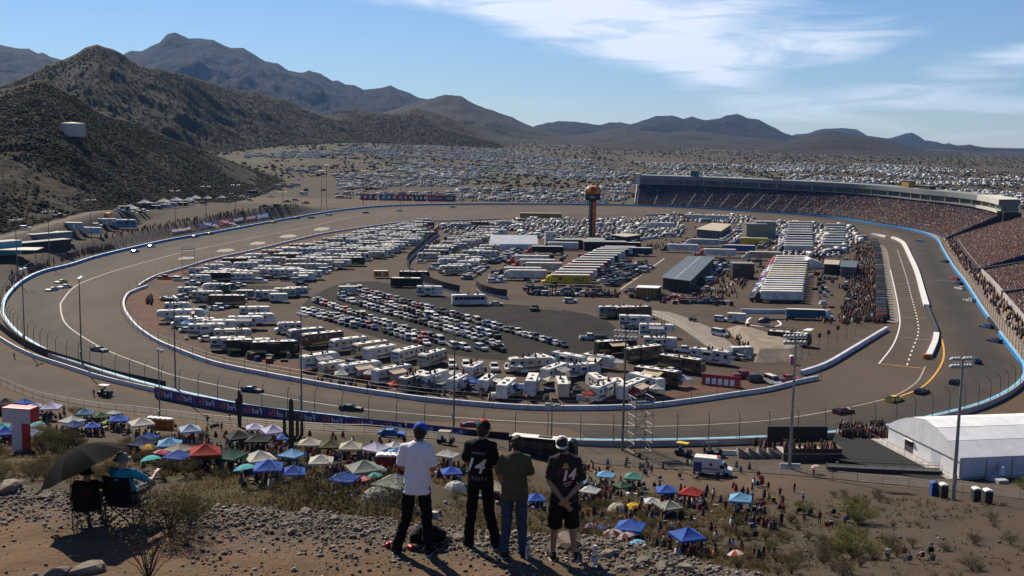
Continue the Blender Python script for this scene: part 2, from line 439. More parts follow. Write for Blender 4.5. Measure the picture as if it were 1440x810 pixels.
# ==== hills and mountains
def range_(name, sil, dr, df, db, base_f, mat, amp, cell, seed, rows=70, step=1.5, x0=None, x1=None):
    """a mountain range: its ridge line at distance dr(px) carries the outline sil(px); spurs and gullies run down from it"""
    sil = np.array(sil, float)
    xs = np.arange(sil[0, 0] if x0 is None else x0, (sil[-1, 0] if x1 is None else x1) + step, step)
    ys = np.interp(xs, sil[:, 0], sil[:, 1]) + (fbm(xs / 7, xs * 0, seed + 9, 3) - .5) * 1.6
    u = (xs - 720) / F
    def prof(a):
        a = np.array(a, float)
        return np.interp(xs, a[:, 0], a[:, 1]) if a.ndim == 2 else np.full(len(xs), float(a))
    Dr, Df = prof(dr), prof(df)
    dirs = np.array([ray(x, y) for x, y in zip(xs, ys)])
    Zr = HC + dirs[:, 2] / dirs[:, 1] * Dr; ux = dirs[:, 0] / dirs[:, 1]
    Bf = height(ux * Df, Df)
    kw = int(70 / step); Zs = np.convolve(np.pad(Zr, kw, mode='edge'), np.ones(2 * kw + 1) / (2 * kw + 1), 'valid')
    tf = np.linspace(0, 1, rows); tb = np.linspace(0, 1, 14)[1:]
    T = np.concatenate([tf, 1 + tb])
    Tm, _ = np.meshgrid(T, xs, indexing='ij')
    D = np.where(Tm <= 1, Df + (Dr - Df) * Tm, Dr + db * (Tm - 1))
    X = ux[None, :] * D; Y = D
    warp = (fbm(X / (cell * 2.5), Y / (cell * 2.5), seed + 4) - .5) * cell * 1.6
    rg = ridged((X + warp) / cell, (Y + warp * .6) / cell, seed, 5) - .62
    rg2 = fbm(X / (cell * .22), Y / (cell * .22), seed + 2, 4) - .5
    wz = np.where(Tm <= 1, Tm ** 3.5, np.clip(2 - Tm, 0, 1) ** 3)
    hgt = np.maximum(Zr[None, :] * wz + np.minimum(Zs, Zr + 30)[None, :] * (1 - wz) - Bf[None, :], 1)
    fr = np.where(Tm <= 1, Tm ** 1.25, np.clip(1 - (Tm - 1), 0, 1) ** 1.1)
    env = np.where(Tm <= 1, np.sin(np.pi * np.clip(Tm, 0, 1)) ** .8, np.sin(np.pi * np.clip(Tm - 1, 0, 1)))
    near_top = np.where(Tm <= 1, 1 - .35 * Tm, 1)
    Z = Bf[None, :] + hgt * (fr + env * near_top * (amp * 1.5 * rg + amp * .5 * rg2))
    # never rise above the line of sight to the ridge
    lim = HC + (Zr - HC)[None, :] / Dr[None, :] * D - 0.004 * D * (1 - np.clip(Tm, 0, 1))
    Z = np.where(Tm < 1, np.minimum(Z, lim), Z)
    Z[0, :] = Bf - 6; Z[-1, :] = height(X[-1], Y[-1]) - 10
    n, m = Z.shape; idx = np.arange(n * m).reshape(n, m)
    Fq = np.stack([idx[:-1, :-1], idx[:-1, 1:], idx[1:, 1:], idx[1:, :-1]], -1).reshape(-1, 4)
    o = link(name, np_mesh(name, np.stack([X, Y, Z], -1).reshape(-1, 3), Fq, [mat], smooth=True))
    o['kind'] = 'structure'
    return o, (xs, D, X, Y, Z)

M_HILL = M('desert_hill', (.035, .026, .017), .95, col2=(.018, .015, .009), scale=.016, detail=9, spec=.08, speck=((.026, .027, .014), .16, .53, .06), bump=2.2, bscale=.12)
M_BROWN = M('brown_mountain', (.038, .030, .025), .95, col2=(.021, .019, .014), scale=.006, detail=10, spec=.08, speck=((.030, .028, .018), .07, .52, .1), bump=8, bscale=.04)
M_FAR = M('far_mountain', (.018, .017, .018), .95, col2=(.010, .010, .011), scale=.002, detail=10, spec=.05, bump=28, bscale=.010)

SIL_A = [(-90, 150), (-40, 140), (0, 126), (22, 122), (45, 114), (60, 112), (72, 116), (85, 124), (105, 133), (125, 148), (140, 158), (155, 165), (175, 168), (195, 176), (225, 188), (255, 200), (285, 211), (315, 222), (345, 234), (372, 245), (400, 252)]
SIL_B = [(-120, 150), (-60, 138), (0, 121), (22, 112), (50, 100), (65, 90), (85, 85), (107, 76), (120, 67), (136, 62), (147, 66), (160, 69), (172, 76), (180, 82), (192, 90), (207, 96), (222, 95), (240, 101), (260, 105), (280, 111), (297, 116), (312, 122), (322, 126), (335, 126), (360, 128), (380, 136), (397, 139), (415, 146), (435, 155), (450, 160), (470, 160), (485, 155), (502, 153), (520, 156), (540, 160), (560, 160), (575, 155), (587, 152), (610, 159), (635, 167), (647, 172), (665, 181), (685, 192), (710, 203), (730, 207)]
SIL_C = [(120, 105), (150, 90), (175, 76), (185, 71), (200, 72), (212, 65), (225, 59), (236, 47), (246, 45), (255, 49), (265, 54), (282, 54), (300, 56), (315, 64), (327, 68), (342, 67), (360, 78), (372, 86), (390, 89), (405, 99), (425, 102), (435, 99), (452, 104), (467, 114), (475, 113), (487, 119), (497, 119), (512, 126), (535, 124), (549, 120), (560, 126), (575, 130), (587, 137), (600, 139), (640, 150), (690, 165), (740, 180), (790, 192)]
SIL_E = [(540, 158), (560, 152), (575, 147), (600, 140), (612, 137), (627, 133), (637, 134), (649, 135), (665, 145), (682, 152), (695, 156), (718, 164), (734, 172), (750, 178), (768, 183), (805, 193), (837, 199), (870, 204)]
SIL_F = [(720, 186), (750, 178), (768, 173), (787, 170), (805, 171), (824, 173), (842, 176), (858, 172), (874, 172), (887, 175), (906, 169), (924, 163), (945, 162), (960, 167), (974, 164), (993, 169), (1014, 166), (1022, 162), (1037, 160), (1051, 166), (1067, 168), (1080, 175), (1089, 179), (1102, 187), (1113, 190), (1150, 199), (1200, 206)]
SIL_H = [(1060, 200), (1113, 190), (1136, 187), (1158, 181), (1189, 180), (1205, 182), (1221, 191), (1250, 195), (1266, 190), (1282, 186), (1292, 191), (1300, 197), (1318, 200), (1326, 203), (1334, 201), (1347, 205), (1363, 203), (1382, 207), (1395, 209), (1413, 210), (1440, 209), (1500, 211), (1560, 208)]
SIL_G = [(1060, 209), (1100, 203), (1118, 195), (1139, 190), (1158, 185), (1176, 184), (1197, 189), (1229, 194), (1245, 195), (1260, 200), (1276, 207), (1297, 211), (1337, 212), (1363, 217), (1403, 216), (1440, 217), (1500, 215), (1560, 218)]
SIL_F2 = [(740, 199), (790, 192), (830, 188), (860, 181), (880, 178), (905, 184), (940, 187), (975, 183), (1005, 188), (1040, 192), (1075, 194), (1110, 200), (1150, 207)]
SIL_L = [(780, 215), (805, 212), (832, 204), (853, 199), (885, 198), (911, 201), (937, 206), (964, 210), (1000, 214)]
SIL_D = [(-140, 40), (-60, 52), (0, 63), (22, 68), (40, 68), (52, 75), (60, 74), (72, 80), (85, 84), (110, 94), (140, 108)]

range_('far_mountains', SIL_D, 8000, 5600, 2000, 90, M_FAR, .42, 700, 11, rows=40)
range_('far_mountains', SIL_C, 8500, 5600, 2500, [(120, 110), (500, 100), (790, 60)], M_FAR, .5, 620, 12, rows=60)
range_('far_mountains', SIL_F, 9500, 6300, 2500, 52, M_FAR, .5, 520, 14, rows=50)
range_('far_mountains', SIL_H, [(1060, 13000), (1290, 11500), (1370, 8600), (1560, 8000)], [(1060, 10000), (1290, 9000), (1370, 6900), (1560, 6400)], 2500, 44, M_FAR, .4, 700, 15, rows=40)
range_('mountains', SIL_E, 6000, 4300, 1800, [(540, 95), (870, 52)], M_BROWN, .45, 420, 13, rows=50)
range_('mountains', SIL_F2, 6600, 4700, 1500, 46, M_BROWN, .45, 380, 18, rows=44)
range_('mountains', SIL_G, 5600, 3900, 1500, 30, M_BROWN, .45, 340, 16, rows=50)
range_('hill', SIL_L, 4100, 3300, 800, 33, M_BROWN, .2, 250, 17, rows=40)
hillB = range_('hill', SIL_B, [(-120, 1900), (136, 2000), (260, 2300), (335, 2700), (500, 3300), (590, 3400), (730, 3500)],
       [(-120, 1150), (136, 1250), (260, 1500), (335, 1900), (500, 2550), (590, 2650), (730, 2950)], 900,
       [(-120, 8), (136, 10), (260, 18), (335, 24), (500, 38), (590, 36), (730, 38)], M_HILL, .36, 200, 19, rows=110, step=1.2)
hillA = range_('hill', SIL_A, [(-90, 880), (0, 900), (100, 930), (240, 1100), (400, 1280)],
       [(-90, 470), (0, 505), (100, 590), (240, 780), (330, 970), (400, 1120)], 320,
       [(-90, 9), (0, 10), (100, 14), (240, 12), (330, 4), (400, 3)], M_HILL, .26, 100, 20, rows=130, step=1.1)

# ==== track
OUT_PX = [(32, 395), (60, 381), (100, 371), (135, 360), (180, 349), (240, 336), (300, 326), (360, 315), (410, 306), (470, 296), (540, 289), (630, 286.5), (720, 286), (810, 286.5), (900, 288),
          (990, 292), (1080, 297.5), (1130, 301), (1180, 306), (1230, 314), (1270, 320), (1300, 327), (1317, 336), (1325, 350), (1340, 375), (1357, 397), (1380, 433), (1405, 468), (1427, 497),
          (1438, 514), (1436, 530), (1417, 547), (1380, 565), (1330, 579), (1247, 597), (1176, 606), (1080, 613), (960, 617), (840, 618), (720, 613), (655, 607), (540, 593), (480, 585), (360, 571), (265, 552),
          (210, 539), (160, 525), (115, 510), (82, 499), (50, 482), (25, 465), (9, 446), (6, 432), (12, 415)]
OUTER = catmull([atz(x, y, 1.1) for x, y in OUT_PX], 3.0, True)
for p in OUTER: p.z = 0
ON = normals(OUTER, True)                 # travelled clockwise seen from above: right = towards the infield
IN_PX = [(207, 401), (190, 407), (180, 412), (175, 420), (174, 430), (180, 443), (195, 460), (220, 477), (250, 490), (300, 508), (360, 521), (420, 532), (485, 543), (540, 551), (610, 560), (720, 569), (795, 571), (895, 569), (970, 561), (1032, 552), (1080, 545), (1120, 535), (1150, 529)]
IN2_PX = [(1127, 523), (1162, 511), (1200, 489), (1230, 471), (1247, 461)]
IN3_PX = [(195, 401), (205, 394), (225, 385), (260, 375), (300, 363), (360, 350), (430, 333), (470, 325), (532, 316), (575, 311), (650, 309), (702, 307)]
inner1 = catmull([atz(x, y, .9) for x, y in IN_PX], 3.0); inner2 = catmull([atz(x, y, .9) for x, y in IN2_PX], 3.0); inner3 = catmull([atz(x, y, .9) for x, y in IN3_PX], 3.0)
for L_ in (inner1, inner2, inner3):
    for p in L_: p.z = 0

M_TRACK = M('track_asphalt', (.098, .073, .056), .9, col2=(.072, .055, .043), scale=.05, detail=8, spec=.1, stretch=(1, .35, 1), lo=.3, hi=.7, bump=.004, bscale=6)
M_INF = M('infield_paving', (.082, .059, .043), .92, col2=(.060, .044, .033), scale=.06, detail=9, spec=.1, lo=.35, hi=.68)
M_LOT = M('dark_asphalt', (.024, .022, .020), .95, col2=(.015, .014, .013), scale=.12, detail=8, spec=.1)
M_RED = M('red_dirt', (.125, .066, .044), .95, col2=(.09, .052, .037), scale=.15, detail=8, spec=.1)
M_CONC = M('pale_concrete', (.22, .185, .15), .85, col2=(.18, .15, .12), scale=.2, detail=6, spec=.2)
M_ROADS = M('service_asphalt', (.088, .068, .053), .9, col2=(.066, .053, .042), scale=.1, detail=8, spec=.1)
M_WHITE = M('white_paint', (.74, .73, .70), .6, amount=.15, scale=1.5)
M_ORANGE = M('orange_paint', (.70, .34, .05), .6, amount=.2, scale=1.5)
M_CREAM = M('cream_line', (.36, .31, .235), .7, amount=.3, scale=.6)

sheet('track', [p + n * -.2 for p, n in zip(OUTER, ON)], .03, M_TRACK)
infield_px = IN3_PX[1:] + [(760, 303), (860, 301), (960, 302), (1060, 306), (1140, 312), (1200, 322), (1222, 331), (1232, 345), (1238, 380), (1245, 430), (1246, 455)] + IN2_PX[::-1] + [(1150, 528)] + IN_PX[::-1][1:] 
sheet('infield', [atz(*p) for p in infield_px], .06, M_INF)
def psheet(name, px, z, m): return sheet(name, catmull([atz(*p) for p in px], 6, True), z, m)
psheet('parking_lot', [(425, 432), (470, 402), (520, 396), (560, 402), (640, 420), (715, 428), (780, 434), (840, 446), (868, 464), (862, 482), (800, 500), (720, 507), (640, 500), (560, 482), (480, 460)], .09, M_LOT)
psheet('dirt', [(178, 420), (198, 405), (222, 408), (232, 430), (228, 455), (250, 474), (300, 490), (340, 505), (400, 520), (470, 533), (560, 545), (700, 560), (820, 566), (900, 562), (980, 555), (1060, 543), (1040, 536), (940, 545), (820, 556), (700, 548), (560, 533), (430, 515), (330, 492), (262, 476), (238, 470), (206, 462), (186, 440)], .09, M_RED)
psheet('dirt', [(215, 392), (262, 378), (330, 360), (430, 338), (500, 324), (500, 328), (440, 343), (350, 366), (290, 385), (250, 398), (230, 400)], .09, M_RED)
psheet('parking_lot', [(300, 392), (330, 400), (405, 403), (440, 405), (415, 418), (390, 425), (355, 414), (320, 405)], .095, M_LOT)
psheet('pit_apron', [(1236, 345), (1247, 352), (1253, 380), (1260, 415), (1265, 452), (1242, 452), (1242, 420), (1240, 385)], .10, M_CONC)
# ---- painted lines
def line(name, px, w, m, z=.12, step=4.0, dash=None):
    path = catmull([atz(*p) for p in px], step)
    if dash:
        mb = MB(); a, b = dash; k = 0
        fine = catmull(path, .5); n = len(fine); i = 0
        while i + int(a / .5) < n:
            ribbon(fine[i:i + int(a / .5) + 1], -w / 2, w / 2, z, mb=mb); i += int((a + b) / .5)
    else: mb = ribbon(path, -w / 2, w / 2, z)
    o = mb.build(name, m); o['kind'] = 'structure'
    return o
line('track_line', [(85, 427), (86, 440), (92, 455), (110, 470), (150, 493), (210, 516), (250, 530), (360, 553), (477, 572), (620, 586), (740, 594), (850, 598), (940, 600), (1080, 592), (1176, 577), (1240, 563), (1265, 554), (1290, 537), (1301, 516)], .45, M_CREAM)
line('track_line', [(85, 427), (100, 408), (120, 396), (175, 377), (250, 357), (300, 346), (360, 334), (435, 319), (495, 306), (560, 300), (640, 297.5), (740, 297)], .5, M_CREAM)
# rubbered groove: darker asphalt next to the outer wall, streaked along the way the cars run
gp = catmull(OUTER, 3, True); gn = normals(gp, True); go = [.3, 2, 4, 6.5, 9, 11.5, 14, 16.5, 19]; gm = [.95, .84, .72, .64, .66, .72, .82, .93, 1.0]
gv = np.array([[tuple(p + n * o + Vector((0, 0, .05))) for o in go] for p, n in zip(gp, gn)]); ng, kg = gv.shape[:2]
gs = fbm(np.arange(ng)[:, None] / 22 + np.zeros((1, kg)), np.arange(kg)[None] * 2.7 + np.zeros((ng, 1)), 66)
gc = np.array((.085, .064, .0495))[None, None] * (1 - (1 - np.array(gm)[None, :]) * (.7 + .6 * gs))[..., None] + np.array((-.002, .002, .004)) * (1 - np.array(gm))[None, :, None] * 4
gi = np.arange(ng * kg).reshape(ng, kg); gj = np.roll(gi, -1, 0)
o = link('racing_groove', np_mesh('racing_groove', gv.reshape(-1, 3), np.stack([gi[:, :-1], gi[:, 1:], gj[:, 1:], gj[:, :-1]], -1).reshape(-1, 4), [M('rubbered_asphalt', attr='Col', rough=.88, amount=.22, scale=.08, detail=8, spec=.12, stretch=(1, .4, 1))], gc.reshape(-1, 3))); o['kind'] = 'structure'
mb = MB(); rt = random.Random(5)
for _ in range(60):      # dark tyre marks left along the racing line
    i = rt.randrange(ng); k = rt.randrange(8, 26); o = rt.uniform(3, 17); ribbon([gp[(i + j) % ng] + gn[(i + j) % ng] * (o + rt.uniform(.02, .05) * j) for j in range(k)], -.16, .16, .07, mb=mb)
o = mb.build('tyre_marks', M('tyre_mark', (.042, .034, .029), .9)); o['kind'] = 'structure'
line('pit_road_line', [(1252, 380), (1259, 410), (1265, 445), (1264, 464), (1255, 487), (1236, 512)], .4, M_WHITE)
line('pit_road_line', [(1262, 352), (1273, 385), (1281, 415), (1290, 450), (1291, 470), (1283, 492), (1275, 515)], .4, M_WHITE, dash=(3.4, 4.0))
line('pit_entry_line', [(1236, 512), (1301, 519)], .5, M_ORANGE)
line('track_line', [(1323, 474), (1327, 490), (1326, 507), (1315, 527), (1295, 546), (1265, 558)], .5, M_ORANGE)
for a, b in (((1254, 368), (1282, 368)), ((1258, 400), (1297, 398)), ((1263, 420), (1303, 420)), ((1266, 447), (1308, 447)), ((1263, 474), (1310, 479)), ((1306, 394), (1355, 396))):
    line('pit_box_line', [a, b], .3, M_CREAM)
# straight lines of the infield
for a, b, w in (((872, 408), (934, 364), .9), ((1000, 425), (1058, 372), .9), ((790, 437), (745, 432), .4)):
    line('infield_line', [a, b], w, M_CREAM)
line('helipad_ring', [(1056, 447), (1050, 452), (1058, 458), (1076, 460), (1094, 459), (1098, 455), (1090, 449)], .7, M_WHITE)
mbp = [atz(x, y, 0) for x, y in ((1135, 462), (1144, 466), (1134, 470), (1124, 466))]
sheet('landing_mark', [atz(1136, 462), atz(1145, 463), atz(1139, 466), atz(1128, 465)], .13, M_WHITE)
# pale patches where the inside of the far left bend was sealed
for x, y, w in ((262, 363, 22), (317, 352, 22), (362, 342, 20), (405, 332, 22), (452, 322, 20)):
    psheet('track_patch', [(x - w * .55, y + 2.5), (x - w * .25, y - 1.5), (x + w * .5, y - 2), (x + w * .5, y + 1), (x + w * .15, y + 2.5)], .10, M('sealed_patch', (.24, .215, .185), .8, amount=.2, scale=.3))
# ---- service road outside the near bend
svc = catmull([atz(*p) for p in ((-40, 492), (0, 512), (50, 533), (105, 553), (180, 566), (240, 572), (330, 588), (430, 602), (540, 615), (640, 626), (720, 634), (820, 640), (940, 650), (1060, 655), (1180, 668), (1300, 690), (1440, 716), (1560, 735))], 4)
for p in svc: p.z = max(0, h1(p.x, p.y))
def drape(path, w0, w1, dz, cross=5):
    mb = MB(); N = normals(path); k = cross + 1; vs = []
    for p, nn in zip(path, N):
        for j in range(k):
            q = p + nn * (w0 + (w1 - w0) * j / cross); vs.append((q.x, q.y, h1(q.x, q.y) + dz))
    fs = [(i * k + j, i * k + j + 1, (i + 1) * k + j + 1, (i + 1) * k + j) for i in range(len(path) - 1) for j in range(cross)]
    return mb.add(vs, fs)
o = drape(svc, -6.5, 6.5, .10).build('service_road', M_ROADS, smooth=True); o['kind'] = 'structure'

# ==== bookkeeping of names and labels
REG = []
def px_of(p):
    d = Vector(p) - Vector((0, 0, HC)); z = d.dot(fwd)
    return 720 + F * d.dot(CR) / z, 405 - F * d.dot(CU) / z
def reg(o, kind, colour, region, cat, group=None):
    """a thing among its like: its label is written at the end, when its neighbours stand"""
    o['category'] = cat
    if group: o['group'] = group
    REG.append(dict(o=o, kind=kind, colour=colour, region=region, p=Vector(o.location), px=px_of(o.location)))
    return o
ORD = ['first', 'second', 'third', 'fourth', 'fifth', 'sixth', 'seventh', 'eighth', 'ninth', 'tenth', 'eleventh', 'twelfth', 'thirteenth', 'fourteenth', 'fifteenth', 'sixteenth', 'seventeenth', 'eighteenth', 'nineteenth']
TENS = ['', '', 'twenty', 'thirty', 'forty', 'fifty', 'sixty', 'seventy', 'eighty', 'ninety']
def ordinal(n):
    if n < 20: return ORD[n - 1]
    t, u = divmod(n, 10)
    return (TENS[t][:-1] + 'ieth') if u == 0 else TENS[t] + '-' + ORD[u - 1]
def plural(k):
    w = k.split(' '); a = w[0] if len(w) > 2 and w[1] in ('in', 'with', 'under', 'of', 'sitting', 'standing') else None
    def pl(x): return 'people' if x == 'person' else ('buses' if x == 'bus' else ('boxes' if x == 'box' else (x[:-1] + 'ies' if x.endswith('y') and x[-2] not in 'aeo' else x + 's')))
    if a: return pl(a) + ' ' + ' '.join(w[1:])
    return ' '.join(w[:-1] + [pl(w[-1])])
def art(s): return ('an ' if s[0] in 'aeiou' else 'a ') + s
def write_labels():
    used = {}
    groups = {}
    for r in REG: groups.setdefault((r['colour'], r['kind'], r['region']), []).append(r)
    regs = {}
    for r in REG: regs.setdefault(r['region'], []).append(r)
    for key, L in groups.items():
        colour, kind, region = key
        base = (colour + ' ' + kind + ' ' + region).strip()
        if len(L) == 1: L[0]['o']['label'] = base; used[base] = 1; continue
        L.sort(key=lambda r: r['px'][0])
        cand = {}
        for r in L:
            best = sorted((q for q in regs[region] if q is not r and (q['colour'], q['kind']) != (colour, kind)), key=lambda q: (q['p'] - r['p']).length)[:2]
            r['c'] = []
            for q in best:
                r['c'].append(f"{colour} {kind} beside {art(q['colour'] + ' ' + q['kind'])} {region}")
            if len(best) == 2 and (best[0]['colour'], best[0]['kind']) != (best[1]['colour'], best[1]['kind']):
                pr = sorted([best[0]['colour'] + ' ' + best[0]['kind'], best[1]['colour'] + ' ' + best[1]['kind']])
                r['c'].append(f"{colour} {kind} between {art(pr[0])} and {art(pr[1])} {region}")
            for c in r['c'][2:] + r['c'][:1]: cand[c] = cand.get(c, 0) + 1
        for i, r in enumerate(L):
            done = False
            for c in r['c'][:1] + r['c'][2:]:
                if cand.get(c) == 1 and c not in used and len(c.split()) <= 16:
                    r['o']['label'] = c; used[c] = 1; done = True; break
            if not done:
                c = f"{ordinal(i + 1)} from the left of the {colour} {plural(kind)} {region}"
                if len(c.split()) > 16: c = f"{colour} {kind} {region}, {ordinal(i + 1)} from the left"
                r['o']['label'] = c; used[c] = 1

PAL = {'white': (.62, .615, .59), 'silver': (.42, .43, .44), 'grey': (.16, .165, .17), 'black': (.012, .012, .013), 'red': (.36, .03, .025), 'blue': (.04, .09, .26), 'tan': (.42, .34, .24),
       'cream': (.55, .49, .39), 'green': (.05, .13, .07), 'yellow': (.70, .48, .03), 'brown': (.12, .07, .045), 'orange': (.62, .20, .03), 'dark blue': (.02, .035, .10), 'maroon': (.16, .02, .025),
       'sky blue': (.20, .45, .72), 'turquoise': (.08, .48, .50), 'dark grey': (.06, .06, .065), 'purple': (.14, .09, .34), 'pink': (.62, .22, .32), 'lime green': (.38, .55, .10), 'royal blue': (.045, .13, .52), 'lavender': (.62, .60, .78), 'charcoal': (.035, .035, .038), 'olive': (.09, .085, .045), 'navy': (.02, .03, .09)}
def paint(o, c, only=None):
    o.color = (*c, 1)
    for ch in (NEWKIDS.get(o.name) or o.children):
        if only is None or ch.name.split('.')[0] in only: paint(ch, c, only)

# ==== vehicle prototypes (front towards +x)
M_PAINT = M('vehicle_paint', objcol=True, rough=.42, amount=.12, scale=.8, spec=.4)
M_GLASS = M('dark_glass', (.012, .014, .017), .08, amount=.2, spec=.6)
M_TYRE = M('tyre_rubber', (.016, .016, .016), .85, amount=.2)
M_RVSKIN = M('camper_skin', objcol=True, rough=.5, amount=.34, scale=.5, spec=.3)  # camper walls toned below the roofs: their shade is put into the colour
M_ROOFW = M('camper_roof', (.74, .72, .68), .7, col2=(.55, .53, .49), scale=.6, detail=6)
M_TRIM = M('dark_trim', (.05, .05, .052), .6, amount=.3)
M_STRIPE = M('camper_stripe', (.13, .10, .085), .5, amount=.3)
M_STRIPEB = M('blue_stripe', (.06, .12, .30), .5, amount=.2)
M_LAMP = M('lamp_lens', (.75, .74, .70), .2, amount=.1)
M_TAIL = M('tail_lamp', (.35, .02, .02), .3, amount=.1)
PROTO = {}
def part(mb, name, m, parent, smooth=False): return mb.build(name, m, parent, smooth)
def wheels(root, xs, r, y, w=.24):
    me = None
    for x in xs:
        for s in (-1, 1):
            if me is None: me = MB().wheel(0, 0, 0, r, w, 10).mesh('wheel', [M_TYRE])
            o = link('wheel', me, root); o.location = (x, s * y, r)

def make_car(key, name, L, W_, prof, cab, roofz, hoodz, wr=.34, bed=None):
    """prof: body side profile; cab = (x back low, x back high, x front high, x front low)"""
    root = empty(name)
    tuck = lambda z: .05 if z < .5 else (.0 if z < hoodz * .86 else .06)
    b = MB().prism(prof, -W_ / 2, W_ / 2, tuck)
    xb0, xb1, xf1, xf0 = cab; hw = W_ / 2 - .07; hr = W_ / 2 - .24; zc = hoodz - .02
    b.add([(xb1, -hr - .03, roofz - .04), (xf1, -hr - .03, roofz - .04), (xf1, hr + .03, roofz - .04), (xb1, hr + .03, roofz - .04),
           (xb1 + .12, -hr + .08, roofz), (xf1 - .14, -hr + .08, roofz), (xf1 - .14, hr - .08, roofz), (xb1 + .12, hr - .08, roofz)],
          [(0, 1, 5, 4), (1, 2, 6, 5), (2, 3, 7, 6), (3, 0, 4, 7), (4, 5, 6, 7)])
    for s in (-1, 1):       # pillars
        for (xa, xb) in ((xb0, xb1), (xf0, xf1), ((xb0 + xf0) / 2 - .05, (xb1 + xf1) / 2 - .05)):
            b.tube([(xa, s * (hw - .01), zc), (xb, s * (hr + .02), roofz - .03)], .045, 4, False)
    part(b, 'body', M_PAINT, root)
    g = MB(); g.add([(xb0 + .04, -hw + .02, zc), (xf0 - .04, -hw + .02, zc), (xf0 - .04, hw - .02, zc), (xb0 + .04, hw - .02, zc),
                     (xb1 + .02, -hr, roofz - .05), (xf1 - .02, -hr, roofz - .05), (xf1 - .02, hr, roofz - .05), (xb1 + .02, hr, roofz - .05)],
                    [(0, 1, 5, 4), (1, 2, 6, 5), (2, 3, 7, 6), (3, 0, 4, 7)])
    part(g, 'windows', M_GLASS, root)
    if bed:
        x0, x1 = bed; d = MB().box(x0, x1, -W_ / 2 + .16, W_ / 2 - .16, hoodz - .06, hoodz + .012); part(d, 'cargo_bed', M_TRIM, root)
    wheels(root, (L * .5 - .95, -L * .5 + 1.0), wr, W_ / 2 - .11)
    for s in (-1, 1):
        part(MB().box(L / 2 - .12, L / 2 + .015, s * (W_ / 2 - .42) - .18, s * (W_ / 2 - .42) + .18, .62, .78), 'headlight', M_LAMP, root)
    PROTO[key] = root
def profile(L, hoodz, nose, tail, deck):
    return [(-L / 2, .32), (L / 2 - .1, .28), (L / 2, .5), (L / 2 - .04, nose), (L / 2 - 1.25, hoodz), (-L / 2 + deck, hoodz), (-L / 2 + .06, tail), (-L / 2 - .02, .6)]
make_car('sedan', 'parked_car', 4.8, 1.84, profile(4.8, .95, .80, .93, 1.0), (-1.95, -1.05, .35, 1.15), 1.45, .95)
make_car('suv', 'parked_suv', 4.9, 1.95, profile(4.9, 1.10, .98, 1.08, .3), (-2.38, -2.12, .45, 1.2), 1.80, 1.10, .38)
make_car('pickup', 'pickup_truck', 5.8, 2.02, profile(5.8, 1.16, 1.05, 1.14, .2), (-.95, -.75, .75, 1.5), 1.90, 1.16, .40, (-2.8, -1.05))
make_car('van', 'parked_van', 5.4, 2.0, [(-2.7, .34), (2.6, .30), (2.7, .5), (2.66, 1.0), (1.7, 1.25), (-2.64, 1.25), (-2.7, .7)], (-2.66, -2.6, 1.0, 1.75), 2.25, 1.25, .37)

def make_race():
    root = empty('race_car')
    prof = [(-2.45, .14), (2.40, .10), (2.48, .42), (2.36, .62), (1.2, .80), (-1.55, .92), (-2.44, .96), (-2.48, .5)]
    b = MB().prism(prof, -.98, .98, lambda z: 0 if z < .6 else .10)
    b.add([(-1.05, -.66, 1.22), (.22, -.66, 1.24), (.22, .66, 1.24), (-1.05, .66, 1.22), (-.9, -.55, 1.27), (.1, -.55, 1.29), (.1, .55, 1.29), (-.9, .55, 1.27)],
          [(0, 1, 5, 4), (1, 2, 6, 5), (2, 3, 7, 6), (3, 0, 4, 7), (4, 5, 6, 7)])
    part(b, 'body', M_PAINT, root)
    g = MB(); g.add([(-1.85, -.84, .90), (1.02, -.84, .80), (1.02, .84, .80), (-1.85, .84, .90), (-1.03, -.65, 1.22), (.2, -.65, 1.24), (.2, .65, 1.24), (-1.03, .65, 1.22)],
                    [(0, 1, 5, 4), (1, 2, 6, 5), (2, 3, 7, 6), (3, 0, 4, 7)])
    part(g, 'windows', M_GLASS, root)
    part(MB().box(-2.46, -2.30, -.80, .80, .97, 1.12), 'spoiler', M_TRIM, root)
    part(MB().box(2.1, 2.52, -.9, .9, .06, .12), 'splitter', M_TRIM, root)
    part(MB().add([(1.15, -.45, .815), (2.2, -.4, .665), (2.2, .4, .665), (1.15, .45, .815)], [(0, 1, 2, 3)]), 'hood_stripe', M('race_stripe', objcol=True, rough=.35, amount=.05, spec=.5), root)
    wheels(root, (1.42, -1.38), .35, .86, .28)
    PROTO['race'] = root
make_race()

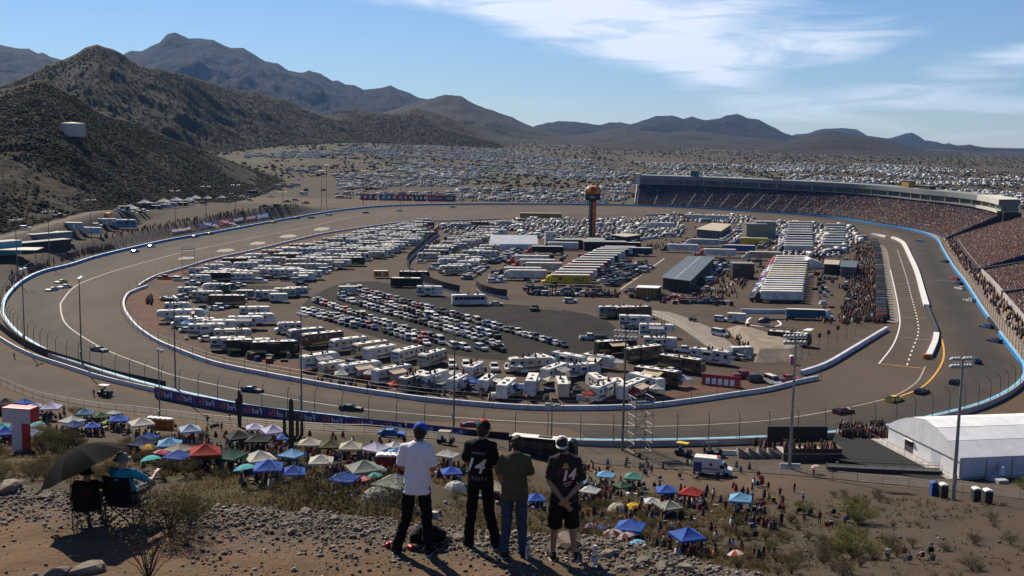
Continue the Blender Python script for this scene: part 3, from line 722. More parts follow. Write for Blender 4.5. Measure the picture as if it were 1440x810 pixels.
def body_round(L, W_, z0, z1, front=.5, rear=.15, rake=0.0):
    """camper shell: side profile with rounded front top, slightly rounded rear"""
    prof = [(-L / 2, z0), (L / 2 - .25, z0), (L / 2, z0 + .35), (L / 2 - rake * .4, z0 + (z1 - z0) * .55), (L / 2 - front * .45 - rake, z1 - .32), (L / 2 - front - rake, z1 - .05), (L / 2 - front - rake - .4, z1), (-L / 2 + rear + .1, z1), (-L / 2 + .02, z1 - rear - .1)]
    return MB().prism(prof, -W_ / 2, W_ / 2, lambda z: .10 if z >= z1 - .06 else 0)
def win(root, boxes, name='window'):
    for x0, x1, y, z0, z1 in boxes:
        s = 1 if y > 0 else -1
        part(MB().box(x0, x1, y - .012 * s if s > 0 else y - .02, y + .02 if s > 0 else y + .012, z0, z1), name, M_GLASS, root)
def make_camper(key, name, L, W_, z0, z1, kind, stripe=None, roofitems=3, awning=None, seed=0):
    rr = random.Random(seed)
    root = empty(name)
    if kind == 'motorhome': b = body_round(L, W_, z0, z1, .55, .15, .1)
    elif kind == 'trailer': b = body_round(L, W_, z0, z1, .8, .15, .15)
    elif kind == 'fifth':
        b = MB().prism([(-L / 2, z0), (L / 2 - 2.6, z0), (L / 2 - 2.5, z0 + 1.15), (L / 2 - .5, z0 + 1.2), (L / 2, z0 + 1.7), (L / 2 - .35, z1 - .3), (L / 2 - .9, z1), (-L / 2 + .2, z1), (-L / 2, z1 - .2)], -W_ / 2, W_ / 2, lambda z: .08 if z > z1 - .05 else 0)
    elif kind == 'classc':
        b = MB().prism([(-L / 2, z0), (L / 2 - 2.2, z0), (L / 2 - 2.2, z1 - 1.25), (L / 2 - .9, z1 - 1.15), (L / 2 - .75, z1 - .6), (L / 2 - 1.3, z1), (-L / 2 + .2, z1), (-L / 2, z1 - .2)], -W_ / 2, W_ / 2, lambda z: .08 if z > z1 - .05 else 0)
    elif kind == 'toy' or kind == 'box':
        b = MB().prism([(-L / 2, z0), (L / 2 - .1, z0), (L / 2, z0 + .3), (L / 2, z1 - .35), (L / 2 - .25, z1), (-L / 2 + .1, z1), (-L / 2, z1 - .1)], -W_ / 2, W_ / 2, lambda z: .06 if z > z1 - .05 else 0)
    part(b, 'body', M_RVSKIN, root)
    if kind == 'classc':
        c = MB().prism([(L / 2 - 2.25, z0), (L / 2 - .1, z0), (L / 2, z0 + .3), (L / 2 - .05, z0 + .85), (L / 2 - .9, z0 + 1.05), (L / 2 - 1.5, z1 - 1.2), (L / 2 - 2.25, z1 - 1.2)], -W_ / 2 + .15, W_ / 2 - .15)
        part(c, 'cab', M_RVSKIN, root)
        part(MB().add([(L / 2 - .93, -.9, z0 + 1.07), (L / 2 - .93, .9, z0 + 1.07), (L / 2 - 1.5, .8, z1 - 1.26), (L / 2 - 1.5, -.8, z1 - 1.26)], [(0, 1, 2, 3)]), 'windscreen', M_GLASS, root)
        win(root, [(L / 2 - 2.1, L / 2 - 1.35, s * (W_ / 2 - .15), z0 + 1.05, z1 - 1.3) for s in (-1, 1)])
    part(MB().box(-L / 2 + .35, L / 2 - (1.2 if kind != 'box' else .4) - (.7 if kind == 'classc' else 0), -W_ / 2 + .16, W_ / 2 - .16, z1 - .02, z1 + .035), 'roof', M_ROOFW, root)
    for k in range(roofitems):
        x = -L / 2 + L * (k + .6) / (roofitems + .6)
        part(MB().box(x - .45, x + .45, -.38, .38, z1 + .03, z1 + .30, .8), 'air_conditioner', M_ROOFW if k % 2 else M_TRIM, root)
    if roofitems:
        for k in range(3):
            x = -L / 2 + L * rr.uniform(.1, .8); y = rr.uniform(-.8, .8)
            part(MB().box(x - .2, x + .2, y - .2, y + .2, z1 + .03, z1 + .12), 'roof_vent', M_TRIM, root)
    if kind == 'motorhome':
        part(MB().add([(L / 2 + .005, -W_ / 2 + .15, z0 + 1.15), (L / 2 + .005, W_ / 2 - .15, z0 + 1.15), (L / 2 - .22, W_ / 2 - .2, z1 - .62), (L / 2 - .22, -W_ / 2 + .2, z1 - .62)], [(0, 1, 2, 3)]), 'windscreen', M_GLASS, root)
        win(root, [(L / 2 - 1.5, L / 2 - .55, s * W_ / 2, z0 + 1.2, z1 - .75) for s in (-1, 1)])
        for s in (-1, 1): part(MB().box(L / 2 - .02, L / 2 + .03, s * .85 - .2, s * .85 + .2, z0 + .25, z0 + .5), 'headlight', M_LAMP, root)
    n = max(2, int(L / 2.4))
    for s in (-1, 1):
        for k in range(n):
            x = -L / 2 + (L - 2.2) * (k + .5) / n; w = rr.choice((.5, .75, 1.0))
            if kind == 'box' and k != 0: continue
            win(root, [(x - w / 2, x + w / 2, s * W_ / 2, z1 - 1.35, z1 - .7)])
    part(MB().box(-L / 2 + L * .52, -L / 2 + L * .52 + .65, -W_ / 2 - .03, -W_ / 2 + .01, z0 + .1, z1 - .55), 'door', M_STRIPE if kind == 'motorhome' else M_ROOFW, root)
    if stripe:
        for s in (-1, 1):
            y = s * (W_ / 2 + .013)
            part(MB().add([(-L / 2 + .2, y, z0 + .55), (L / 2 - 2.7, y, z0 + .35), (L / 2 - 2.7, y, z0 + .75), (-L / 2 + .2, y, z0 + 1.25)], [(0, 1, 2, 3)] if s < 0 else [(3, 2, 1, 0)]), 'side_stripe', stripe, root)
    if kind in ('motorhome', 'toy', 'fifth', 'trailer') and rr.random() < .7 and L > 8:       # slide-out room on the near side
        x = -L / 2 + L * .3
        part(MB().box(x, x + L * .28, -W_ / 2 - .55, -W_ / 2 + .1, z0 + .45, z1 - .35), 'slide_out', M_RVSKIN, root)
        win(root, [(x + .5, x + L * .28 - .5, -W_ / 2 - .56, z1 - 1.3, z1 - .7)])
    if awning:
        x0 = -L / 2 + L * .25; x1 = x0 + L * .42; y = -W_ / 2
        part(MB().add([(x0, y, z1 - .35), (x1, y, z1 - .35), (x1, y - 2.3, z1 - .95), (x0, y - 2.3, z1 - .95), (x0, y, z1 - .32), (x1, y, z1 - .32), (x1, y - 2.3, z1 - .92), (x0, y - 2.3, z1 - .92)],
                      [(3, 2, 1, 0), (4, 5, 6, 7), (2, 3, 7, 6), (1, 2, 6, 5), (3, 0, 4, 7)]), 'awning', awning, root)
        for x in (x0 + .05, x1 - .05): part(MB().tube([(x, y, z0 + .3), (x, y - 2.28, z1 - .96)], .025, 4), 'awning_arm', M_TRIM, root)
    wx = (-L / 2 + L * .3, L / 2 - 1.7) if kind == 'motorhome' else ((-L / 2 + L * .3, L / 2 - 1.2) if kind == 'classc' else (-L / 2 + L * .38, -L / 2 + L * .38 + .9))
    wheels(root, wx, .42, W_ / 2 - .15, .28)
    if kind in ('trailer', 'toy', 'box'):
        part(MB().tube([(L / 2 - .2, .7, .45), (L / 2 + 1.1, 0, .5), (L / 2 - .2, -.7, .45)], .05, 4), 'hitch', M_TRIM, root)
    PROTO[key] = root
M_AWN_T = M('tan_awning', (.50, .38, .26), .85, amount=.15); M_AWN_C = M('cream_awning', (.62, .58, .50), .85, amount=.15); M_AWN_G = M('grey_awning', (.26, .27, .28), .85, amount=.2)
M_GOLD = M('gold_swoosh', (.50, .36, .16), .45, amount=.3)
make_camper('mh_white', 'motorhome', 10.5, 2.55, .5, 3.55, 'motorhome', M_STRIPE, 3, None, 1)
make_camper('mh_blue', 'motorhome', 10.8, 2.55, .5, 3.55, 'motorhome', M_STRIPEB, 3, None, 2)
make_camper('mh_awn', 'motorhome', 11.0, 2.55, .5, 3.6, 'motorhome', M_STRIPE, 3, M_AWN_T, 3)
make_camper('mh_dark', 'motorhome', 12.2, 2.6, .5, 3.75, 'motorhome', M_GOLD, 4, None, 4)
make_camper('mh_dawn', 'motorhome', 11.8, 2.6, .5, 3.75, 'motorhome', M_GOLD, 4, M_AWN_T, 5)
make_camper('trailer', 'camper_trailer', 8.2, 2.5, .6, 3.25, 'trailer', M_STRIPEB, 2, None, 6)
make_camper('trail_awn', 'camper_trailer', 8.6, 2.5, .6, 3.3, 'trailer', M_STRIPE, 2, M_AWN_C, 7)
make_camper('fifth', 'camper_trailer', 10.2, 2.55, .7, 3.8, 'fifth', M_STRIPE, 2, None, 8)
make_camper('fifth_awn', 'camper_trailer', 10.4, 2.55, .7, 3.8, 'fifth', M_STRIPEB, 2, M_AWN_G, 9)
make_camper('toy', 'camper_trailer', 9.2, 2.55, .6, 3.5, 'toy', M_STRIPE, 2, None, 10)
make_camper('classc', 'camper_van', 7.6, 2.45, .55, 3.2, 'classc', M_STRIPE, 2, None, 11)
make_camper('cargo', 'cargo_trailer', 6.0, 2.4, .55, 2.9, 'box', None, 0, None, 12)

def make_semi(key, cabc, L=15.5, coloured=None):
    root = empty('semi_trailer')
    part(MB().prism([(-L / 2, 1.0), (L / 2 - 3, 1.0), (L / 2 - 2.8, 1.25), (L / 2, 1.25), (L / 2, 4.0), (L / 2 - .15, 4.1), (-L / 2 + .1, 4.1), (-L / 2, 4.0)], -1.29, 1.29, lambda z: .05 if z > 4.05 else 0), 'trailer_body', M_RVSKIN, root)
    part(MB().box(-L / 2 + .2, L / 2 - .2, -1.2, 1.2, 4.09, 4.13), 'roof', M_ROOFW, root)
    part(MB().box(-L / 2 + 1, L / 2 - 3.4, -1.22, 1.22, .45, 1.02), 'undercarriage', M_TRIM, root)
    c = MB().prism([(L / 2 - .9, .7), (L / 2 + 3.6, .6), (L / 2 + 3.7, 1.5), (L / 2 + 2.2, 1.85), (L / 2 + 1.7, 2.8), (L / 2 + 1.2, 3.6), (L / 2 + .3, 3.8), (L / 2 + .3, 1.15), (L / 2 - .9, 1.1)], -1.2, 1.2, lambda z: .1 if z > 2.5 else 0)
    part(c, 'cab', M_PAINT, root)
    part(MB().add([(L / 2 + 2.17, -1.0, 1.95), (L / 2 + 2.17, 1.0, 1.95), (L / 2 + 1.72, .95, 2.78), (L / 2 + 1.72, -.95, 2.78)], [(0, 1, 2, 3)]), 'windscreen', M_GLASS, root)
    wheels(root, (-L / 2 + 1.3, -L / 2 + 2.6, L / 2 - .3, L / 2 + .9, L / 2 + 2.9), .5, 1.02, .45)
    PROTO[key] = root
make_semi('semi', None)
def make_bus(key='bus', L=12.2):
    root = empty('coach_bus')
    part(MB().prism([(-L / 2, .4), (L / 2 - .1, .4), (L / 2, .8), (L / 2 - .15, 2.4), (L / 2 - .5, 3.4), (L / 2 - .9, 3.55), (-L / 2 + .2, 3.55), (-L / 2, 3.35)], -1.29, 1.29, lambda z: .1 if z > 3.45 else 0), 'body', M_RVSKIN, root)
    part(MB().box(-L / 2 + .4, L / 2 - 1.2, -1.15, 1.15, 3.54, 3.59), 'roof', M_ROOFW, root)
    for s in (-1, 1):
        for k in range(7):
            x = -L / 2 + .8 + k * 1.5; win(root, [(x, x + 1.35, s * 1.29, 1.9, 2.95)])
    part(MB().add([(L / 2 + .0, -1.15, 1.3), (L / 2 + .0, 1.15, 1.3), (L / 2 - .42, 1.1, 3.2), (L / 2 - .42, -1.1, 3.2)], [(0, 1, 2, 3)]), 'windscreen', M_GLASS, root)
    part(MB().box(-1.0, 1.6, -.6, .6, 3.58, 3.8, .85), 'air_conditioner', M_TRIM, root)
    wheels(root, (-L / 2 + 2.5, -L / 2 + 3.7, L / 2 - 2.4), .5, 1.1, .35)
    PROTO[key] = root
make_bus()
def make_golf():
    root = empty('golf_cart')
    part(MB().prism([(-1.2, .25), (1.15, .25), (1.25, .5), (1.1, .85), (.75, .95), (.55, .45), (-.1, .45), (-.15, .7), (-1.15, .75), (-1.25, .5)], -.6, .6), 'body', M_PAINT, root)
    part(MB().box(-.55, -.1, -.52, .52, .68, .80), 'seat', M_TRIM, root)
    part(MB().box(-.62, -.5, -.52, .52, .72, 1.2), 'backrest', M_TRIM, root)
    part(MB().box(-1.1, .75, -.62, .62, 1.82, 1.90, .94), 'roof', M_RVSKIN, root)
    for x, x2 in ((.85, .6), (-1.0, -.95)):
        for s in (-1, 1): part(MB().tube([(x, s * .55, .7), (x2, s * .55, 1.84)], .025, 4), 'roof_post', M_TRIM, root)
    wheels(root, (.8, -.8), .24, .52, .2)
    PROTO['golf'] = root
make_golf()

PHRASE = {'sedan': 'sedan', 'suv': 'SUV', 'pickup': 'pickup', 'van': 'van', 'race': 'stock car', 'mh_white': 'motorhome', 'mh_blue': 'motorhome', 'mh_awn': 'motorhome', 'mh_dark': 'motorhome', 'mh_dawn': 'motorhome',
          'trailer': 'travel trailer', 'trail_awn': 'travel trailer', 'fifth': 'long trailer', 'fifth_awn': 'long trailer', 'toy': 'boxy trailer', 'classc': 'camper van', 'cargo': 'cargo trailer', 'semi': 'truck trailer', 'bus': 'coach bus', 'golf': 'golf cart'}
CATS = {'sedan': 'car', 'suv': 'car', 'pickup': 'pickup', 'van': 'van', 'race': 'race car', 'semi': 'truck', 'bus': 'bus', 'golf': 'golf cart', 'cargo': 'trailer', 'classc': 'camper van'}
FAR_SKIP = ('wheel', 'headlight', 'roof_vent', 'hitch', 'awning_arm', 'undercarriage', 'splitter')     # too small to be seen from afar
MID_SKIP = ('headlight', 'roof_vent', 'hitch', 'awning_arm')
def put(key, loc, heading, colour, region, group, rgb=None, kind=None, scale=1.0, tilt=True):
    src = PROTO[key]
    o = copy_tree(src, None, FAR_SKIP if loc.y > 430 else (MID_SKIP if loc.y > 330 else ()))
    o.location = loc; o.rotation_euler = (0, 0, R(heading)); o.scale = (scale,) * 3
    c = rgb or PAL[colour]
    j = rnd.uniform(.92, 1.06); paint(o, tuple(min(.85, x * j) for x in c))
    cat = CATS.get(key, 'motorhome' if key.startswith('mh') else 'camper trailer')
    reg(o, kind or PHRASE[key], colour, region, cat, group)
    return o

# ==== vehicles of the infield
def pick(ws):
    t = rnd.random() * sum(w for _, w in ws)
    for k, w in ws:
        t -= w
        if t <= 0: return k
    return ws[0][0]
CARK = [('sedan', 5), ('suv', 5), ('pickup', 4), ('van', .6)]
CARC = [('white', 6), ('silver', 5), ('grey', 3), ('black', 4.5), ('red', .8), ('blue', 1), ('tan', .8), ('dark blue', .8)]
BOXES = []          # footprints taken, to keep vehicles out of each other
def free(p, r):
    for q, s in BOXES:
        if (q.x - p.x) ** 2 + (q.y - p.y) ** 2 < (r + s) ** 2: return False
    return True
def car_row(p0, p1, heading, region, group, gap=3.1, skip=.05, kinds=CARK, cols=CARC, jit=.35):
    a, b = atz(*p0, 0), atz(*p1, 0); n = max(2, int((b - a).length / gap)); out = []
    for i in range(n):
        if rnd.random() < skip: continue
        p = a.lerp(b, (i + .5) / n) + Vector((rnd.uniform(-.2, .2), rnd.uniform(-jit, jit), .1))
        if not free(p, .9): continue
        BOXES.append((p.copy(), .9))
        out.append(put(pick(kinds), p, heading + rnd.uniform(-4, 4) + (180 if rnd.random() < .3 else 0), pick(cols), region, group))
    return out
G_LOT = 'cars parked on the asphalt infield lot'
# the dark asphalt lot, row by row (far to near)
car_row((488, 405), (795, 489), -72, "in the dark lot's farthest row", G_LOT)
car_row((476, 421), (706, 489), -72, "in the dark lot's long second row", G_LOT)
car_row((508, 419), (700, 476), -72, "in the dark lot's upper middle row", G_LOT, skip=.1)
car_row((440, 424), (640, 490), -72, "in the dark lot's middle row", G_LOT)
car_row((425, 434), (604, 486), -72, "in the dark lot's near row", G_LOT)
car_row((424, 440), (500, 461), -72, "in the dark lot's short near row", G_LOT)
car_row((640, 492), (712, 494), -60, "at the dark lot's near edge", G_LOT, gap=4)
car_row((626, 516), (745, 524), -84, "behind the motorhomes, facing the wall", 'cars parked behind the motorhomes', gap=3.4, kinds=[('suv', 4), ('pickup', 5)], cols=[('white', 8), ('silver', 2), ('grey', 2)])
# single cars standing about the infield
for k, x, y, h, c, w in (('suv', 802, 426, 8, 'white', 'on the paved road behind the asphalt lot'), ('pickup', 829, 478, 5, 'white', 'at the near right corner of the asphalt lot'), ('suv', 848, 480, 5, 'black', 'at the near right corner of the asphalt lot'),
        ('pickup', 752, 437, 80, 'black', 'alone on the far side of the asphalt lot'), ('sedan', 698, 430, 5, 'silver', 'beside the white bus'), ('van', 1012, 473, -52, 'white', 'on the concrete ramp'), ('van', 1012, 475, -50, 'white', ''),
        ('pickup', 962, 496, -8, 'white', 'in front of the large white trailer'), ('suv', 565, 345, 60, 'silver', 'on the inner road'), ('suv', 598, 328, 70, 'silver', 'on the far end of the inner road'),
        ('suv', 1014, 452, -20, 'white', 'beside the concrete ramp'), ('pickup', 1045, 532, 12, 'red', 'by the end of the near inner wall'), ('pickup', 1108, 538, 12, 'red', 'by the end of the near inner wall'), ('van', 1086, 541, -70, 'white', 'by the end of the near inner wall'), ('suv', 1065, 537, 10, 'black', 'by the end of the near inner wall'), ('pickup', 232, 393, 10, 'red', 'inside the far left bend'), ('suv', 252, 395, -8, 'white', 'inside the far left bend'),
        ('suv', 268, 398, 5, 'silver', 'inside the far left bend'), ('pickup', 302, 402, 0, 'black', 'inside the far left bend'), ('sedan', 337, 403, 6, 'white', 'inside the far left bend'), ('suv', 419, 397, 8, 'silver', 'at the front of the left camp'),
        ('sedan', 424, 402, 4, 'black', 'at the front of the left camp'), ('suv', 316, 458, -6, 'white', 'beside the loop road'), ('pickup', 536, 463, -20, 'black', ''), ('pickup', 885, 546, 20, 'silver', ''), ('sedan', 868, 546, 4, 'white', 'among the near motorhomes'),
        ('pickup', 945, 512, 80, 'white', 'behind the dark motorhome'), ('pickup', 1030, 505, -10, 'black', 'behind the white and blue motorhome'), ('pickup', 668, 421, 5, 'grey', 'behind the white bus')):
    if not w: continue
    o = put(k, atz(x, y, 0) + Vector((0, 0, .1)), h, c, w, None); BOXES.append((o.location.copy(), 2.0))
put('golf', atz(974, 452, 0) + Vector((0, 0, .15)), -40, 'black', 'on the concrete ramp', None)

# ---- campers whose place can be read one by one: (prototype, x, y of its middle on the ground, heading, colour)
ROOFS = []
NEAR = [('mh_white', 292, 424, 12, 'cream'), ('trailer', 250, 440, 14, 'white'), ('trail_awn', 268, 450, 10, 'white'), ('trailer', 285, 463, 14, 'white'), ('mh_white', 292, 473, 14, 'white'), ('fifth', 328, 482, 12, 'cream'),
        ('toy', 321, 493, 14, 'white'), ('mh_dark', 352, 497, 14, 'black'), ('mh_dark', 388, 500, 16, 'black'), ('toy', 358, 447, 12, 'white'), ('trailer', 368, 456, 10, 'white'), ('classc', 405, 469, 196, 'white'),
        ('mh_white', 430, 480, 215, 'silver'), ('mh_dark', 452, 487, 216, 'brown'), ('mh_blue', 490, 494, 220, 'white'), ('mh_white', 521, 500, 222, 'tan'), ('toy', 534, 506, 225, 'white'), ('mh_white', 573, 509, 238, 'white'),
        ('mh_white', 608, 514, 242, 'cream'), ('fifth_awn', 450, 519, 44, 'white'), ('mh_awn', 507, 531, 40, 'white'), ('mh_awn', 552, 537, 48, 'white'), ('mh_white', 583, 548, 62, 'grey'), ('toy', 609, 545, 60, 'white'),
        ('trailer', 645, 549, 70, 'white'), ('trail_awn', 686, 550, 74, 'white'), ('toy', 712, 558, 76, 'white'), ('fifth', 748, 553, 84, 'white'), ('toy', 790, 556, 92, 'cream'), ('trail_awn', 838, 548, 104, 'white'),
        ('classc', 868, 554, 96, 'silver'), ('fifth', 907, 551, 128, 'white'), ('mh_dawn', 925, 541, -34, 'brown'), ('mh_dark', 958, 523, -36, 'brown'), ('mh_blue', 1000, 511, -32, 'white'), ('toy', 928, 492, -6, 'white'),
        ('fifth_awn', 924, 474, -4, 'white'), ('fifth', 894, 461, -4, 'white'), ('mh_dark', 906, 507, 35, 'brown'), ('mh_dawn', 866, 498, 22, 'black'), ('trail_awn', 842, 518, -30, 'white'), ('fifth', 800, 519, -45, 'white'),
        ('trailer', 766, 519, -60, 'white'), ('mh_awn', 744, 523, 196, 'cream'), ('mh_dark', 867, 447, 10, 'grey'), ('bus', 660, 429, 12, 'white'), ('bus', 572, 404, 4, 'black'), ('mh_dark', 583, 395, 4, 'black'), ('toy', 604, 416, 2, 'white'),
        ('cargo', 488, 414, 10, 'cream'), ('trailer', 376, 422, 10, 'silver'), ('cargo', 392, 425, 8, 'white'), ('cargo', 345, 420, 10, 'grey'), ('cargo', 318, 411, 60, 'green'), ('cargo', 536, 391, 10, 'orange'), ('fifth_awn', 780, 536, 60, 'white'), ('trailer', 820, 530, 20, 'white'),
        ('classc', 667, 531, 70, 'white'), ('classc', 470, 527, 40, 'cream'), ('cargo', 1042, 503, 12, 'silver')]
CAMPK = 'campers of the infield'
for k, x, y, h, c in NEAR:
    p = atz(x, y, 0); p.z = .1
    reg_ = 'by the near left inner wall' if x < 420 and y > 430 else ("along the near inner wall" if x < 830 and y > 440 else ('in the camp before the ramp' if y > 440 else "in the left infield camp"))
    put(k, p, h, c, reg_, CAMPK); BOXES.append((p.copy(), 2.4))
# ---- rows of campers, packed as in the photograph
RVK = [('mh_white', 3), ('mh_blue', 1.5), ('mh_awn', 1.5), ('mh_dark', 1.4), ('trailer', 3), ('trail_awn', 2), ('fifth', 3), ('fifth_awn', 1), ('toy', 2.5), ('classc', 1.5)]
def rv_colour(k): return pick([('brown', 3), ('black', 3), ('grey', 2)]) if k in ('mh_dark', 'mh_dawn') else pick([('white', 8), ('cream', 3.2), ('silver', 2), ('tan', .8), ('grey', .6)])
def rv_row(p0, p1, n, heading, region, cars=.2, kinds=RVK, jit=1.0, r=1.7):
    a, b = atz(*p0, 0), atz(*p1, 0)
    for i in range(n):
        t = (i + .5 + rnd.uniform(-.2, .2)) / n
        p = a.lerp(b, t) + Vector((rnd.uniform(-jit, jit), rnd.uniform(-jit, jit), .1))
        if not free(p, r): continue
        BOXES.append((p.copy(), r))
        if rnd.random() < cars: put(pick(CARK), p, heading + rnd.uniform(-20, 20), pick(CARC), region, 'cars parked among the campers')
        else:
            k = pick(kinds); put(k, p, heading + rnd.uniform(-7, 7) + (180 if rnd.random() < .4 else 0), rv_colour(k), region, CAMPK)
LC = "in the left infield camp"
rv_row((276, 389), (596, 315), 30, 8, "in the left camp's back row")
rv_row((292, 396), (600, 320), 30, 8, "in the left camp's second row")
rv_row((330, 399), (604, 326), 28, 8, "in the left camp's third row")
rv_row((364, 399), (602, 334), 26, 8, "in the left camp's fourth row", .3)
rv_row((396, 396), (586, 343), 22, 8, "in the left camp's fifth row", .4)
rv_row((430, 392), (562, 353), 14, 8, "in the left camp's front row", .5)
rv_row((300, 438), (332, 428), 4, 12, "in the left camp beside the road", .5)
rv_row((236, 428), (262, 418), 3, 12, "by the left inner wall", .8)
rv_row((600, 362), (690, 326), 11, 6, "at the middle camp's back", .3)
rv_row((588, 372), (705, 330), 13, 6, "in the middle camp's centre", .4)
rv_row((600, 382), (700, 352), 11, 8, "at the middle camp's front", .4)
rv_row((628, 388), (676, 374), 5, 10, "by the middle camp's black screen", .5)
rv_row((640, 322), (712, 318), 8, 5, "at the middle camp's far end", .3)
rv_row((840, 560), (905, 560), 4, 60, 'against the near inner wall', .4)
rv_row((880, 452), (905, 444), 3, 10, 'in the camp before the ramp', .3)
car_row((655, 394), (680, 376), 10, "in the middle camp's car row", 'cars parked in the middle camp', gap=3.2)
car_row((690, 372), (728, 357), 10, "before the large white infield tent", 'cars parked in the middle camp', gap=3.0)
car_row((696, 368), (728, 352), 10, "before the large white infield tent", 'cars parked in the middle camp', gap=3.2)
car_row((695, 391), (722, 384), 10, 'beside the hauler rows', 'cars parked by the truck trailers', gap=3.0)
car_row((690, 398), (706, 396), 10, 'beside the hauler rows', 'cars parked by the truck trailers', gap=3.0)
for i, (x0, y0, x1, y1) in enumerate(((720, 318, 905, 316), (725, 322, 925, 322), (730, 327, 935, 327), (748, 333, 820, 333), (850, 334, 962, 330), (720, 311, 780, 309), (860, 309, 905, 309))):
    car_row((x0, y0), (x1, y1), 80, "in the lot beyond the scoring tower", 'cars parked beyond the scoring tower', gap=4.2 if i < 5 else 5, skip=.12)
car_row((1012, 343), (1042, 322), 8, 'beside the tan roofed garage', 'cars parked by the garages', gap=3.4)
car_row((1070, 350), (1098, 328), 8, "in the aisle behind the garages", 'cars parked by the garages', gap=3.4)
car_row((932, 304), (1000, 304), 80, "along the infield's far edge", 'cars parked by the garages', gap=4)

# ---- rows of race haulers and team trailers
def semi(x, y, h, colour, region, cab=None, rgb=None, scale=1.0):
    p = atz(x, y, 0); p.z = .1
    o = put('semi', p, h, colour, region, 'truck trailers of the race teams', rgb, scale=scale); BOXES.append((p.copy(), 2))
    for ch in NEWKIDS[o.name]:
        if ch.name.startswith('cab'): ch.color = (*(cab or PAL[rnd.choice(('white', 'black', 'red', 'blue', 'silver'))]), 1)
    return o
HA = "in the row before the scoring tower"
cols = ['yellow', 'silver', 'white', 'maroon', 'white', 'red', 'grey', 'white', 'black', 'white', 'silver', 'black', 'white', 'dark blue']
for i, c in enumerate(cols):
    t = i / (len(cols) - 1)
    y = 401 - 43 * (1 - (1 - t) ** 1.25); x = 802 + 70 * t
    o = semi(x, y, 184, c, HA, PAL['yellow'] if i == 0 else None)
    if i == 0: YEL = [q for q in NEWKIDS[o.name] if q.name.startswith('trailer_body')][0]
for i, (x, y, c) in enumerate(((748, 372, 'white'), (756, 378, 'white'), (765, 383, 'cream'), (735, 390, 'silver'), (742, 394, 'white'), (770, 358, 'black'), (792, 352, 'white'), (800, 347, 'black'), (845, 346, 'black'), (880, 352, 'black'), (895, 360, 'dark blue'))):
    semi(x, y, 184, c, "beside the row of race haulers")
for x, y, c in ((960, 355, 'white'), (1012, 362, 'white'), (1040, 356, 'blue'), (990, 347, 'silver'), (1060, 345, 'yellow'), (980, 310, 'white'), (1010, 311, 'white'), (930, 322, 'white'), (1076, 366, 'tan')):
    semi(x, y, 176, c, 'among the garages')
k = 0
for y in np.linspace(425, 372, 17):
    t = (425 - y) / 53
    semi(1098 + 16 * t, y, 182, ['white', 'cream', 'white', 'dark blue', 'silver', 'white', 'dark blue', 'white', 'yellow', 'white', 'cream', 'yellow', 'silver', 'maroon', 'cream', 'white', 'cream'][k], "in the near pit side hauler lot"); k += 1
for k, y in enumerate(np.linspace(356, 320, 11)):
    semi(1122 + (360 - y) * .08, y, 182, ['white', 'silver', 'white', 'blue', 'white', 'black', 'white', 'white', 'silver', 'white', 'cream'][k], "in the far pit side hauler lot")
for k, y in enumerate(np.linspace(352, 322, 9)):
    semi(1172 + (360 - y) * .1, y, 182, ['white', 'blue', 'white', 'silver', 'white', 'white', 'cream', 'white', 'silver'][k], "next to the pit stalls", scale=.8)
semi(1132, 449, -3, 'blue', 'on the open paving by the helipad', PAL['white'], (.03, .10, .16), .8)
put('mh_dark', atz(1110, 485, .1), -24, 'black', 'beside the concrete bank', CAMPK)
# cars and equipment among the haulers
for (x0, y0, x1, y1) in ((845, 398, 905, 372), (858, 404, 915, 376), (838, 392, 880, 372)):
    car_row((x0, y0), (x1, y1), 5, 'beside the hauler row', 'cars and carts by the haulers', gap=4.4, skip=.1, cols=[('black', 7), ('white', 2), ('grey', 2), ('red', .5)])
for (x0, y0, x1, y1) in ((738, 408, 850, 413), (745, 415, 860, 418), (880, 412, 905, 412), (906, 418, 1000, 428), (985, 395, 1015, 368), (992, 402, 1020, 375), (975, 408, 1000, 410)):
    car_row((x0, y0), (x1, y1), 10, "along the garage area's front", 'cars and carts by the haulers', gap=4.2, skip=.15, cols=[('black', 5), ('white', 3), ('grey', 3), ('blue', 1), ('red', .7)])

